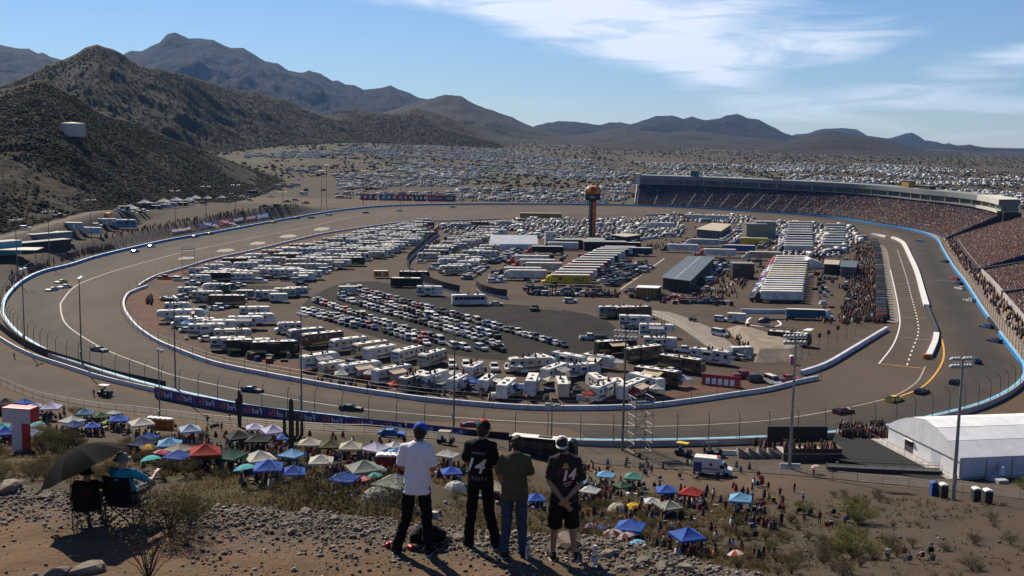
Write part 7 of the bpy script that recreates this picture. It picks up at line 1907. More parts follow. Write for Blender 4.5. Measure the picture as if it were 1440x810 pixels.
seated(pA + V(.04, .03, 0), R(-14), 'person in a turquoise shirt and grey hat sitting with legs crossed', M_SKIN2, cloth_mat('turquoise_tee', (.03, .27, .36), .15), cloth_mat('grey_shorts', (.16, .17, .19), .4), cloth_mat('grey_hat', (.17, .165, .16), .4), .84)
seated(pB, R(12), 'person in dark clothes sitting in the shade of the black umbrella', M_SKIN1, cloth_mat('maroon_tee', (.05, .012, .014), .2), cloth_mat('dark_trousers', (.015, .015, .018), .2), M_KCAP, .70, 6, False)
def umbrella(centre, axis, Rr, depth, label, name='umbrella', n=8, mats=(None,), pole=.9, parent_loc=None, ribs=True, sub=4, handle=True):
    """domed umbrella of gores: centre of its rim, axis towards the tip"""
    ax = Vector(axis).normalized(); q = ax.to_track_quat('Z', 'Y').to_matrix().to_4x4(); q.translation = Vector(centre)
    t = tag(empty(name), label, 'umbrella'); t.matrix_world = q
    for k in range(n):
        vs = []; per = 5
        for j in range(sub + 1):
            r = Rr * j / sub; z = depth * (1 - (j / sub) ** 1.9)
            for i in range(per):
                f = i / (per - 1); a = 2 * math.pi * (k + f) / n
                sag = 1 - .055 * math.sin(math.pi * f) * (j / sub) ; flat = (math.cos(math.pi / n) / math.cos(2 * math.pi / n * (f - .5)))
                rr = r * (.35 + .65 * flat) * sag if j else .001
                vs.append((rr * math.cos(a), rr * math.sin(a), z - .02 * math.sin(math.pi * f) * (j / sub)))
        mb = MB().add(vs, [(j * per + i, (j + 1) * per + i, (j + 1) * per + i + 1, j * per + i + 1) for j in range(sub) for i in range(per - 1)])
        mb.build('canopy_panel', mats[k % len(mats)], t, True)
        if ribs:
            a = 2 * math.pi * k / n; MB().tube([(Rr * j / sub * math.cos(a) * .99, Rr * j / sub * math.sin(a) * .99, depth * (1 - (j / sub) ** 1.9) - .012) for j in range(sub + 1)], .006 if Rr < .8 else .012, 4).build('rib', M_DSTEEL, t)
    MB().tube([(0, 0, depth + .07), (0, 0, depth - pole)], .011 if Rr < .8 else .02, 6).build('pole', M_DSTEEL, t)
    if handle: MB().tube([(0, 0, depth - pole + .12), (0, 0, depth - pole - .02)], .018, 8).build('handle', M_TRIM, t)
    return t
M_UMB = M('black_umbrella', (.005, .005, .006), .95, amount=.2, scale=3, spec=.08)
pc = depth_at(118, 658, pB.y - .12)
umbrella(pc, (-.46, .05, .88), .66, .33, 'large black umbrella held over the seated pair on the left', mats=(M_UMB,), pole=1.0)
# ---- things lying on the ledge
def bottle(px, py, label, lying=False, s=1.0):
    p = g(px, py); t = tag(empty('bottle', p, rnd.uniform(0, 3)), label, 'bottle')
    m = M('clear_plastic', (.72, .75, .76), .12, amount=.05, transmission=.75, spec=.5)
    MB().tube([(0, 0, 0.004), (0, 0, .03), (0, 0, .13), (0, 0, .165), (0, 0, .19), (0, 0, .21)], [.03, .035, .034, .03, .014, .013], 12).build('body', m, t, True)
    MB().tube([(0, 0, .208), (0, 0, .228)], .0155, 10).build('cap', M_WHITE, t); MB().tube([(0, 0, .06), (0, 0, .115)], .0357, 12, False).build('wrapper', M('bottle_wrap', (.5, .55, .62), .5, amount=.4, scale=20), t)
    t.scale = (s,) * 3
bottle(742, 786, 'clear plastic bottle by the feet of the person in jeans', s=1.05); bottle(836, 797, 'clear plastic bottle right of the person in shorts', s=1.3)
def can(px, py, label):
    p = g(px, py); t = tag(empty('drink_can', p + V(0, 0, .034), rnd.uniform(0, 3)), label, 'can'); MB().tube([(-.06, 0, 0), (-.05, 0, 0), (.05, 0, 0), (.06, 0, 0)], [.026, .033, .033, .026], 10).build('body', M('can_red', (.42, .03, .04), .35, amount=.3, scale=20, metal=.3), t, True); MB().tube([(.059, 0, 0), (.062, 0, 0)], .025, 10).build('lid', M_STEEL, t)
can(546, 769, 'red can lying left of the person in the white tee'); can(552, 767, 'red can lying behind another red can on the gravel'); can(577, 773, 'red can lying between the feet of the person in white')
p = g(600, 764); t = tag(empty('backpack', p, .4), 'dark backpack lying behind the legs of the person in white', 'backpack')
mb = MB(); mb.tube([(-.24, 0, .10), (-.1, 0, .13), (.1, 0, .13), (.26, 0, .09)], [.07, .13, .13, .06], 10); me = remesh(mb, .014, 2); folds(me, .05, 6, 3); me.materials.append(M_CHAIR); link('bag', me, t); ellipsoid(mb2 := MB(), (-.05, -.12, .13), (.07, .03, .06)); mb2.build('pocket', M('pocket_grey', (.3, .3, .32), .8, amount=.5, scale=30), t)
MB().tube([(-.1, -.12, .05), (-.02, -.2, .02), (.12, -.18, .02), (.18, -.1, .06)], .014, 5).build('strap', M_CHAIR, t)

# ---- stones
def rock_mesh(seed, n=1):
    bm = bmesh.new(); bmesh.ops.create_icosphere(bm, subdivisions=2, radius=1); r = np.random.default_rng(seed)
    pl = [(Vector(r.normal(size=3)).normalized(), r.uniform(.45, .85)) for _ in range(11)]
    for v in bm.verts:
        for nrm, d in pl:
            k = v.co.dot(nrm)
            if k > d: v.co -= nrm * (k - d)
        v.co *= 1 + .04 * r.normal()
    me = bpy.data.meshes.new('rock'); bm.to_mesh(me); bm.free(); return me
M_ROCK = M('grey_stone', (.22, .18, .145), .85, col2=(.13, .10, .08), scale=6, detail=8, spec=.2, bump=.01, bscale=30)
ROCKS = [rock_mesh(k) for k in range(5)]
for me in ROCKS: me.materials.append(M_ROCK)
BIG = [(250, 694, .30, 'flat pale boulder lying behind the seated pair'), (345, 708, .17, ''), (342, 697, .13, ''), (372, 704, .15, ''), (395, 712, .24, 'long dark flat stone at the edge of the ledge'), (30, 677, .42, 'wide dark boulder at the far left edge of the ledge'), (10, 690, .3, ''),
       (800, 765, .30, 'grey boulder behind the person in dark shorts'), (600, 752, .2, ''), (626, 760, .18, ''), (645, 757, .16, ''), (240, 701, .12, ''), (430, 722, .14, ''), (470, 732, .12, ''), (410, 748, .12, ''), (85, 808, .25, ''), (120, 806, .3, 'flat grey stone slab at the bottom left corner'),
       (830, 775, .12, ''), (855, 780, .14, ''), (905, 792, .16, ''), (930, 796, .12, ''), (700, 764, .1, ''), (505, 745, .11, ''), (310, 700, .1, ''), (280, 703, .12, ''), (60, 700, .14, ''), (150, 690, .12, ''), (190, 742, .06, ''), (340, 745, .07, ''), (450, 770, .06, ''), (875, 800, .1, ''), (965, 802, .16, '')]
for i, (x, y, s, lab) in enumerate(BIG):
    p = g(x, y); o = link('rock', ROCKS[i % 5]); o.location = p + V(0, 0, s * .12); o.rotation_euler = (rnd.uniform(-.3, .3), rnd.uniform(-.3, .3), rnd.uniform(0, 6)); o.scale = (s, s * rnd.uniform(.6, .9), s * rnd.uniform(.4, .6))
    if lab: tag(o, lab, 'rock')
    else: reg(o, 'stone', 'grey', 'on the near ledge', 'rock', 'larger stones on the near ledge')
def stones(name, label, pts, smin, smax, cols, seed, mat_):
    rg = np.random.default_rng(seed); pts = np.asarray(pts); n = len(pts)
    ico = np.array([(0, 0, 1), (.9, 0, .2), (.3, .85, .35), (-.7, .5, .2), (-.7, -.55, .4), (.25, -.85, .2), (.5, .4, -.7), (-.4, .3, -.8), (0, -.6, -.7)])
    tri = np.array([(0, 1, 2), (0, 2, 3), (0, 3, 4), (0, 4, 5), (0, 5, 1), (6, 2, 1), (7, 3, 2), (7, 2, 6), (7, 4, 3), (8, 5, 4), (8, 4, 7), (8, 1, 5), (6, 1, 8), (7, 6, 8)])
    s = smin * (smax / smin) ** (rg.random(n) ** 3.0); Vv = ico[None] * rg.uniform(.6, 1.3, (n, 9, 1)) * s[:, None, None] * rg.uniform(.6, 1.2, (n, 1, 3)); Vv[:, :, 2] *= .7
    a = rg.uniform(0, 6.28, n); c, si = np.cos(a)[:, None], np.sin(a)[:, None]
    Vv = np.stack([Vv[:, :, 0] * c - Vv[:, :, 1] * si, Vv[:, :, 0] * si + Vv[:, :, 1] * c, Vv[:, :, 2] + s[:, None] * .25], -1) + pts[:, None, :]
    cc = np.repeat(np.array(cols)[rg.integers(0, len(cols), n)] * rg.uniform(.75, 1.2, (n, 1)), 9, 0)
    tag(link(name, np_mesh(name, Vv.reshape(-1, 3), (tri[None] + (np.arange(n) * 9)[:, None, None]).reshape(-1, 3), [mat_], cc)), label, 'gravel', None, 'stuff')
rg_ = np.random.default_rng(77); M_GRAV = M('gravel_stone', attr='Col', rough=.85, amount=.25, scale=25, spec=.2)
SC = [(.22, .19, .165), (.34, .31, .275), (.16, .135, .115), (.17, .125, .095), (.10, .083, .07)]
X = rg_.uniform(-9, 5.5, 170000); Y = rg_.uniform(12.5, 19.5, 170000); cr_ = crest(X)
dn = np.exp(-((Y - (cr_ - .55)) / .75) ** 2) * .95 + .06 + .35 * sstep(.5, .7, fbm(X / .8, Y / .35, 91)) * (X > -4.2) + .1 * (Y > cr_)
k = rg_.random(170000) < dn * .6
stones('gravel', 'grey broken stones and gravel along the edge of the ledge', np.stack([X[k], Y[k], height(X[k], Y[k])], -1), .006, .055, SC, 7, M_GRAV)
X = rg_.uniform(-60, 60, 9000); Y = 22 + 140 * rg_.random(9000); k = rg_.random(9000) < .6
stones('gravel', 'stones strewn over the brushy slope below the ledge', np.stack([X[k], Y[k], height(X[k], Y[k])], -1), .05, .35, SC, 8, M_GRAV)

# ==== plants
def leaf_cloud(n, centres, rad, size, seed, flat=1.0, long=1.6):
    r = np.random.default_rng(seed); c = np.asarray(centres)[r.integers(0, len(centres), n)]
    d = r.normal(size=(n, 3)); d /= np.linalg.norm(d, axis=1)[:, None]; p = c + d * (rad * r.random((n, 1)) ** .5) * np.array((1, 1, flat))
    a = r.normal(size=(n, 3)); a /= np.linalg.norm(a, axis=1)[:, None]; b = np.cross(a, r.normal(size=(n, 3))); b /= np.linalg.norm(b, axis=1)[:, None]
    s = size * r.uniform(.6, 1.3, (n, 1)); Vv = np.stack([p - a * s * long, p - b * s * .5, p + a * s * long, p + b * s * .5], 1).reshape(-1, 3)
    return Vv, (np.arange(n * 4).reshape(n, 4))
def shrub_proto(name, H, Rr, nstem, nleaf, lsize, cols, seed, bare=0.0, stem_r=.018, leaf_from=.45, long=1.6, stemcol=(.09, .065, .045), flat=.7, lean=1.0):
    r = random.Random(seed); t = empty(name); st = MB(); cs = []
    for k in range(nstem):
        a = 2 * math.pi * (k + r.random()) / nstem; sp = Rr * r.uniform(.25, 1.0) * lean; h = H * r.uniform(.6, 1.0) * (1 - .35 * (sp / Rr) ** 2)
        pts = [V(0, 0, -.06), V(sp * .3 * math.cos(a), sp * .3 * math.sin(a), h * .38), V(sp * .7 * math.cos(a + .15), sp * .7 * math.sin(a + .15), h * .72), V(sp * math.cos(a + .25), sp * math.sin(a + .25), h)]
        st.tube(pts, [stem_r, stem_r * .75, stem_r * .5, stem_r * .2], 4, False)
        for f in (leaf_from, .7, .85, 1.0):
            i = min(int(f * 3), 2); q = pts[i].lerp(pts[i + 1], min(1, f * 3 - i)); cs.append(q)
        for j in range(3):
            f = r.uniform(.4, .9); i = min(int(f * 3), 2); q = pts[i].lerp(pts[i + 1], f * 3 - i); b = r.uniform(0, 6.3); e = q + V(math.cos(b) * Rr * .28, math.sin(b) * Rr * .28, H * r.uniform(.08, .2))
            st.tube([q, e], [stem_r * .4, stem_r * .12], 3, False); cs.append(e)
    st.build('stems', M('stem_' + name + str(seed), stemcol, .9, amount=.3, scale=8), t)
    if nleaf:
        Vv, Fq = leaf_cloud(nleaf, [tuple(c) for c in cs], Rr * .24, lsize, seed, flat, long); c = np.repeat(np.array(cols)[np.random.default_rng(seed).integers(0, len(cols), nleaf)], 4, 0)
        link('foliage', np_mesh('foliage', Vv, Fq, [M('shrub_leaf', attr='Col', rough=.85, amount=.3, scale=4, spec=.1, glow=.42)], c), t)
    return t
OLI = [(.072, .068, .026), (.055, .052, .022), (.095, .080, .034), (.040, .040, .018)]; DRY = [(.16, .115, .055), (.12, .085, .045), (.20, .15, .08), (.085, .07, .035)]; GRN = [(.17, .175, .05), (.13, .14, .042), (.21, .20, .07), (.09, .10, .034)]
SHR = {'creosote': shrub_proto('desert_shrub', 1.7, 1.1, 13, 2300, .028, OLI, 1), 'creosote2': shrub_proto('desert_shrub', 1.5, 1.25, 15, 2000, .03, OLI + DRY[:2], 2), 'dry': shrub_proto('dry_bush', 1.0, .8, 18, 1300, .022, DRY, 3, long=3.0), 'dry2': shrub_proto('dry_bush', .9, .9, 20, 900, .02, DRY, 4, long=3.5),
       'green': shrub_proto('green_bush', 3.2, 2.1, 16, 5200, .055, GRN, 5, stem_r=.035, leaf_from=.3), 'bare': shrub_proto('bare_bush', 1.6, .9, 9, 60, .02, DRY, 6, stemcol=(.28, .24, .20)), 'twig': shrub_proto('bare_bush', .85, .55, 22, 120, .010, DRY, 9, stem_r=.006, stemcol=(.07, .045, .03)),
       'near': shrub_proto('desert_shrub', .62, .5, 26, 2600, .011, OLI + DRY[:1], 10, stem_r=.006, long=1.8), 'tallgrass': shrub_proto('dry_bush', 1.25, .75, 34, 1500, .012, DRY + OLI, 11, stem_r=.007, long=3.0, lean=.8)}
SN = {'creosote': ('creosote bush', 'olive'), 'creosote2': ('creosote bush', 'olive'), 'dry': ('dry bush', 'straw brown'), 'dry2': ('dry bush', 'straw brown'), 'green': ('leafy bush', 'green'), 'bare': ('bare bush', 'grey'), 'twig': ('twiggy bush', 'brown'), 'near': ('small shrub', 'olive'), 'tallgrass': ('brush clump', 'straw brown')}
def plant(k, p, s, region, group='shrubs on the slope', label=None):
    o = copy_tree(SHR[k]); o.location = p; o.rotation_euler = (0, 0, rnd.uniform(0, 6.28)); o.scale = (s * rnd.uniform(.9, 1.15), s * rnd.uniform(.9, 1.15), s * rnd.uniform(.85, 1.1))
    if label: tag(o, label, 'bush')
    else: reg(o, SN[k][0], SN[k][1], region, 'bush', group)
    return o
plant('green', at(1205, 735), 1.35, '', label='tall green leafy bush standing beside the service road on the right'); plant('green', at(1200, 785), 1.25, '', label='broad green leafy bush below the taller one on the right'); plant('green', at(1130, 722), .55, '', label='small green bush left of the two large ones')
plant('bare', at(1142, 785), 2.0, '', label='pale bare branching bush left of the large green ones'); plant('bare', at(1180, 815), 1.1, '', label='low pale bare twigs at the bottom edge on the right')
plant('near', at(238, 752), 1.1, '', label='olive shrub growing right of the seated pair'); plant('near', at(268, 738), .8, '', label='smaller olive shrub beside the flat pale boulder'); plant('twig', at(208, 812), 1.1, '', label='brown twiggy bush at the bottom edge below the seated pair'); plant('twig', at(262, 768), .55, '', label='small brown twigs on the gravel path')
def brush(n, x0, x1, y0, y1, kinds, s0, s1, region, group='shrubs on the slope'):
    for _ in range(n):
        p = at(rnd.uniform(x0, x1), rnd.uniform(y0, y1))
        if p.y < 60: continue
        plant(pick(kinds), p, rnd.uniform(s0, s1), region, group)
for x, dd, k, s in ((-4.2, 19.0, 'tallgrass', 1.15), (-3.5, 18.6, 'tallgrass', 1.3), (-2.9, 18.4, 'tallgrass', 1.2), (-2.35, 17.9, 'creosote', .8), (-1.9, 17.6, 'tallgrass', 1.1), (-5.2, 19.6, 'tallgrass', .9), (-.2, 17.5, 'tallgrass', .9), (.5, 17.3, 'dry', .9), (1.3, 17.0, 'tallgrass', .8), (2.2, 16.9, 'dry', .8), (3.2, 16.2, 'dry2', .8), (-6.4, 19.6, 'dry', .8), (-7.6, 19.4, 'dry', .8), (4.2, 16, 'tallgrass', .8), (-8.6, 19.8, 'creosote', .6)):
    plant(k, V(x, dd, h1(x, dd)), s, 'at the edge of the ledge', 'brush along the ledge')
brush(60, -20, 330, 616, 684, [('creosote', 3), ('dry', 3), ('creosote2', 2)], .9, 1.7, 'on the left of the slope')
brush(5, 60, 110, 612, 634, [('creosote', 3), ('creosote2', 2)], 1.9, 2.5, 'right of the inflatable letter')
brush(34, 330, 560, 655, 700, [('creosote', 2), ('dry', 4), ('dry2', 3)], .8, 1.4, 'above the ledge, middle of slope')
brush(16, 560, 830, 690, 755, [('dry', 4), ('creosote', 2), ('dry2', 3)], .8, 1.4, 'behind the standing spectators')
brush(120, 850, 1190, 725, 812, [('dry', 5), ('creosote2', 2), ('dry2', 4)], .7, 1.4, 'on the right of the slope')
brush(20, 1180, 1450, 725, 812, [('dry2', 4), ('creosote2', 2), ('dry', 3)], .7, 1.3, 'at the right of the dirt')
brush(10, 780, 850, 690, 725, [('creosote', 4)], .9, 1.5, 'beside the white crumpled canopy')
brush(8, 1150, 1260, 690, 720, [('creosote2', 4), ('dry', 2)], .6, 1.0, 'below the service road')
plant('green', at(1447, 696), 1.1, '', label='yellowish bush at the right edge beside the big white tent'); plant('creosote', at(106, 585), 1.6, '', label='thin bush between the pale canopies on the left roadside')
# dry grass: blades in tufts
def grass(n, seed):
    r = np.random.default_rng(seed); X = r.uniform(-75, 75, n * 3); Y = 18.5 + 150 * r.random(n * 3); z = height(X, Y); k = (z > 3) & (fbm(X / 6, Y / 6, 55) > .44) & (Y > crest(X) + .6) & (np.abs(X / Y) < .56) & ~((X / Y > .24) & (r.random(n * 3) < .85)); X, Y, z = X[k][:n], Y[k][:n], z[k][:n]; n = len(X); m = 7
    P = np.repeat(np.stack([X, Y, z], -1), m, 0) + np.concatenate([r.normal(0, .16, (n * m, 2)), np.zeros((n * m, 1))], 1); a = r.uniform(0, 6.28, n * m); h = r.uniform(.12, .42, n * m) * (1 + (P[:, 1] > 60) * .5); w = .012 + .00045 * P[:, 1]
    t_ = np.stack([np.cos(a), np.sin(a), a * 0], -1); ln = np.stack([r.normal(0, .25, n * m), r.normal(0, .25, n * m), np.ones(n * m)], -1) * h[:, None]
    Vv = np.stack([P - t_ * w[:, None], P + t_ * w[:, None], P + ln], 1).reshape(-1, 3); cc = np.repeat(np.array(DRY + DRY)[r.integers(0, 8, n * m)] * 1.3, 3, 0)
    tag(link('dry_grass', np_mesh('dry_grass', Vv, np.arange(n * m * 3).reshape(-1, 3), [MATS['shrub_leaf']], cc)), 'dry grass tufts growing over the slope below the ledge', 'grass', None, 'stuff')
grass(16000, 4)
def saguaro(px, py, tx, ty, arms, label, r=.28):
    b = at(px, py); H = depth_at(tx, ty, b.y).z - b.z
    t = tag(empty('cactus', b), label, 'cactus'); m = M('cactus_skin', (.045, .050, .026), .8, col2=(.028, .030, .017), scale=5, stretch=(4, 4, .3))
    def ribbed(pts, r0, nm):
        mb = MB(); mb.tube(pts, r0, 16); k = len(pts)
        for i in range(len(mb.v)):
            if (i % 16) % 2 and i < k * 16:
                c = Vector(pts[i // 16]); mb.v[i] = tuple(c + (Vector(mb.v[i]) - c) * .80)
        mb.build(nm, m, t)
    ribbed([V(0, 0, -.2), V(0, 0, H * .3), V(0, 0, H * .7), V(0, 0, H * .96), V(0, 0, H)], [r * .85, r, r * .95, r * .75, r * .2], 'trunk')
    for sx, z0, z1, o in arms:
        ribbed([V(0, 0, H * z0), V(sx * o * .6, 0, H * z0 + .05), V(sx * o, 0, H * z0 + o * .6), V(sx * o, 0, H * (z0 + z1) / 2), V(sx * o, 0, H * z1 - .15), V(sx * o, 0, H * z1)], [r * .5, r * .6, r * .62, r * .62, r * .5, r * .15], 'arm')
saguaro(410, 653, 407, 560, [(-1, .42, .82, .85), (1, .40, .78, .75), (1, .36, .70, 1.3)], 'tall many armed cactus among the canopies in the middle left', .34)
saguaro(337, 600, 336, 549, [(-1, .5, .78, .55), (1, .6, .9, .4)], 'smaller cactus on the roadside before the purple banners', .42)

# ==== the crowd on the slope: canopies, umbrellas, tents, chairs, people
M_CAN = M('canopy_cloth', objcol=True, rough=.8, amount=.16, scale=1.6, spec=.2, glow=.3)
def canopy_proto(L=3.05, eave=2.1, peak=2.95):
    t = empty('canopy'); h = L / 2; n = 4
    for k in range(4):
        a = Matrix.Rotation(math.pi / 2 * k, 4, 'Z'); vs = []
        for j in range(n + 1):
            f = j / n; w = h * (1 - f); z = eave + (peak - eave) * (f ** 1.15)
            for i in range(5): g_ = i / 4 * 2 - 1; vs.append(a @ V(g_ * w, -w if w > 0 else 0, z - .10 * (1 - g_ * g_) * (1 - f) * f * 2))
        mb = MB().add(vs, [(j * 5 + i, j * 5 + i + 1, j * 5 + i + 6, j * 5 + i + 5) for j in range(n) for i in range(4)])
        mb.add([a @ V(-h, -h - .004, eave - .24), a @ V(h, -h - .004, eave - .24), a @ V(h, -h - .004, eave + .004), a @ V(-h, -h - .004, eave + .004)], [(0, 1, 2, 3)])
        mb.build('roof_panel', M_CAN, t)
    legm = MB().tube([(0, 0, -.25), (0, 0, eave)], .028, 5).mesh('leg', [M_STEEL])
    for sx in (-1, 1):
        for sy in (-1, 1): o = link('leg', legm, t); o.location = (sx * (h - .05), sy * (h - .05), 0)
    mb = MB()
    for k in range(4):
        a = Matrix.Rotation(math.pi / 2 * k, 4, 'Z'); mb.tube([a @ V(-h + .05, -h + .05, eave - .05), a @ V(h - .05, -h + .05, eave - .05)], .018, 4)
    mb.build('frame', M_STEEL, t)
    return t
CAN = canopy_proto()
def at_above(px, py, h):
    """ground point whose spot h metres above it is seen at the pixel"""
    d = ray(px, py); ts = np.linspace(60, 420, 700); gz = HC + ts * d.z - height(ts * d.x, ts * d.y)
    k = int(np.argmax(gz < h)); t = ts[k]; return V(d.x * t, d.y * t, h1(d.x * t, d.y * t))
def canopy(px, py, c, region, s=1.0, rz=None, two=None):
    p = at_above(px, py, 2.45 * s); o = copy_tree(CAN); o.location = p; s *= .93; o.scale = (s, s, s * rnd.uniform(.95, 1.05)); o.rotation_euler = (rnd.uniform(-.03, .03), rnd.uniform(-.03, .03), R(rz if rz is not None else rnd.uniform(-30, 30)))
    for k, ch in enumerate(NEWKIDS[o.name]): ch.color = (*PAL[two if two and k % 2 else c], 1)
    reg(o, 'pop-up canopy', c, region, 'canopy', 'pop-up canopies on the slope'); return o
LS, MS, RS_ = 'on the left slope', 'on the middle slope', 'on the right slope'
PAL.update({'pale blue': (.42, .50, .66), 'teal green': (.10, .30, .24), 'steel blue': (.10, .22, .36), 'dark green': (.04, .12, .09), 'pale tan': (.48, .42, .33), 'off-white': (.60, .58, .52), 'sage': (.30, .32, .27)})
CANS = [(8, 563, 'dark grey', LS, 1.2), (34, 563, 'royal blue', LS, 1), (49, 568, 'pale blue', LS, .9), (72, 569, 'lavender', LS, 1.25), (120, 578, 'steel blue', LS, 1.05), (143, 581, 'dark green', LS, .9), (160, 578, 'white', LS, .75), (167, 585, 'royal blue', LS, 1.15), (199, 589, 'off-white', LS, 1.35), (101, 586, 'off-white', LS, 1.2),
        (104, 593, 'blue', LS, 1.0), (130, 596, 'royal blue', LS, .85), (151, 591, 'lime green', LS, .7), (8, 603, 'royal blue', LS, 1.05), (46, 605, 'pale blue', LS, .9), (3, 597, 'turquoise', LS, .8), (208, 612, 'royal blue', LS, .9), (199, 619, 'navy', LS, 1.05),
        (267, 599, 'pale blue', MS, 1.1), (238, 618, 'sky blue', MS, 1.05), (252, 625, 'pale tan', MS, 1.0), (250, 635, 'royal blue', MS, .95), (288, 627, 'red', MS, 1.2), (322, 633, 'dark green', MS, 1.1), (365, 638, 'off-white', MS, 1.15), (378, 651, 'royal blue', MS, 1.0), (336, 609, 'charcoal', MS, 1.15), (364, 611, 'charcoal', MS, 1.15),
        (358, 597, 'lavender', MS, 1.0), (383, 601, 'lavender', MS, 1.1), (411, 635, 'sky blue', MS, .9), (412, 657, 'royal blue', MS, .85), (400, 612, 'royal blue', MS, .8), (435, 618, 'cream', MS, 1.05), (466, 620, 'olive', MS, 1.05), (493, 623, 'cream', MS, 1.0), (527, 624, 'lavender', MS, 1.05), (555, 623, 'white', MS, .8), (557, 632, 'sky blue', MS, .85),
        (452, 642, 'off-white', MS, .95), (512, 651, 'sage', MS, 1.1), (556, 669, 'sage', MS, 1.15), (483, 667, 'royal blue', MS, .85), (629, 635, 'off-white', MS, .95), (634, 658, 'royal blue', MS, .85), (695, 678, 'pale tan', MS, 1.0), (530, 655, 'white', MS, .7),
        (813, 672, 'sky blue', RS_, .85), (830, 686, 'white', RS_, .9), (852, 664, 'sky blue', RS_, .95), (891, 666, 'teal green', RS_, .95), (875, 678, 'green', RS_, .85), (938, 684, 'royal blue', RS_, 1.0), (972, 688, 'red', RS_, 1.05), (1042, 696, 'sky blue', RS_, 1.05), (917, 702, 'white', RS_, .75), (941, 706, 'sage', RS_, 1.0), (887, 733, 'royal blue', RS_, 1.1), (966, 747, 'royal blue', RS_, 1.1), (753, 696, 'royal blue', RS_, .8)]
for x, y, c in ((665, 532, 'royal blue'), (727, 511, 'white'), (830, 550, 'red'), (962, 529, 'lavender'), (868, 506, 'white'), (923, 543, 'white'), (890, 547, 'red'), (556, 536, 'red'), (706, 536, 'white'), (640, 521, 'off-white'), (480, 522, 'off-white'), (521, 522, 'white'), (332, 463, 'white'), (263, 452, 'sky blue'), (231, 437, 'blue'), (286, 435, 'turquoise'), (775, 530, 'cream'), (812, 543, 'dark grey'), (596, 533, 'grey'), (728, 542, 'blue')): canopy(x, y, c, 'in the infield camp', 1.1)
p = at(1014, 543); t = tag(empty('display_board', p, R(-22)), 'leaning red display board with white lettering bars inside the near wall', 'sign'); MB().prism([(-.9, 0), (.9, 0), (.1, 2.6), (-.1, 2.6)], -4.5, 4.5).build('board', M_TAIL, t).rotation_euler = (0, 0, R(90))
for k in range(5): MB().add([(-3.6 + k * 1.45, -.78, .45), (-2.6 + k * 1.45, -.78, .45), (-2.6 + k * 1.45, -.36, 1.8), (-3.6 + k * 1.45, -.36, 1.8)], [(0, 1, 2, 3)]).build('lettering_bar', M_PRW, t)
CO = []
for x, y, c, rg2, s in CANS: CO.append((canopy(x, y, c, rg2, s), c))
# beach umbrellas
def beach_umb(px, py, cols_, region, s=1.0):
    p = at_above(px, py, 1.75 * s)
    mats = [M('umbrella_' + c.replace(' ', '_'), PAL[c], .8, amount=.12, glow=.35) for c in cols_]
    t = umbrella(p + V(0, 0, 1.65 * s), (rnd.uniform(-.35, .1), rnd.uniform(-.1, .3), 1), 1.05 * s, .42 * s, None, 'beach_umbrella', 8, mats, 2.0 * s, ribs=False, sub=3, handle=False)
    reg(t, 'beach umbrella', ' and '.join(cols_[:2]), region, 'umbrella', 'beach umbrellas on the slope'); return t
for x, y, cs, rg2, s in ((52, 597, ['turquoise'], LS, 1.3), (209, 629, ['yellow', 'green', 'orange'], MS, 1.15), (227, 622, ['orange', 'yellow'], MS, .9), (229, 636, ['red', 'pink'], MS, 1.15), (212, 646, ['turquoise'], MS, 1.2), (270, 643, ['red'], MS, .75), (279, 647, ['green', 'turquoise'], MS, .8), (308, 649, ['blue'], MS, .8), (345, 658, ['turquoise'], MS, 1.2), (511, 675, ['red', 'pink'], MS, .85),
                        (526, 669, ['green', 'turquoise'], MS, .9), (830, 739, ['blue', 'pink'], RS_, .8), (845, 742, ['royal blue'], RS_, .75), (861, 749, ['maroon', 'white'], RS_, 1.1), (880, 753, ['maroon', 'silver'], RS_, 1.1), (893, 752, ['white'], RS_, .6), (842, 757, ['yellow'], RS_, .9), (895, 763, ['sky blue'], RS_, 1.0), (808, 736, ['red', 'white', 'blue'], RS_, .9), (1035, 778, ['red', 'white'], RS_, .9)):
    beach_umb(x, y, cs, rg2, s)
def dome_tent(px, py, c, label, s=1.0):
    p = at(px, py + 6); t = tag(empty('dome_tent', p, rnd.uniform(0, 2)), label, 'tent'); n = 12; vs = []; prof = [(1.35, 0), (1.3, .35), (1.05, .8), (.65, 1.12), (.02, 1.25)]
    for r_, z in prof:
        for k in range(n): a = 2 * math.pi * k / n; vs.append((r_ * math.cos(a) * s * (1.15 if k % 3 else 1), r_ * math.sin(a) * s, z * s))
    o = MB().add(vs, [(i * n + k, i * n + (k + 1) % n, (i + 1) * n + (k + 1) % n, (i + 1) * n + k) for i in range(4) for k in range(n)]).build('tent_cloth', M_CAN, t); o.color = (*PAL[c], 1)
    for a in (.5, 2.1): MB().tube([(math.cos(a) * r_ * s * 1.06, math.sin(a) * r_ * s, z * s + .02) for r_, z in prof] + [(-math.cos(a) * r_ * s * 1.06, -math.sin(a) * r_ * s, z * s + .02) for r_, z in prof[::-1]], .015, 4).build('pole', M_DSTEEL, t)
dome_tent(868, 714, 'pale tan', 'tan and grey dome tent beside the yellow one'); dome_tent(891, 714, 'yellow', 'yellow dome tent on the slope'); dome_tent(530, 702, 'sage', 'grey green dome tent left of the white tee', 1.2); dome_tent(640, 684, 'white', 'white dome tent seen between the two left spectators', .9)
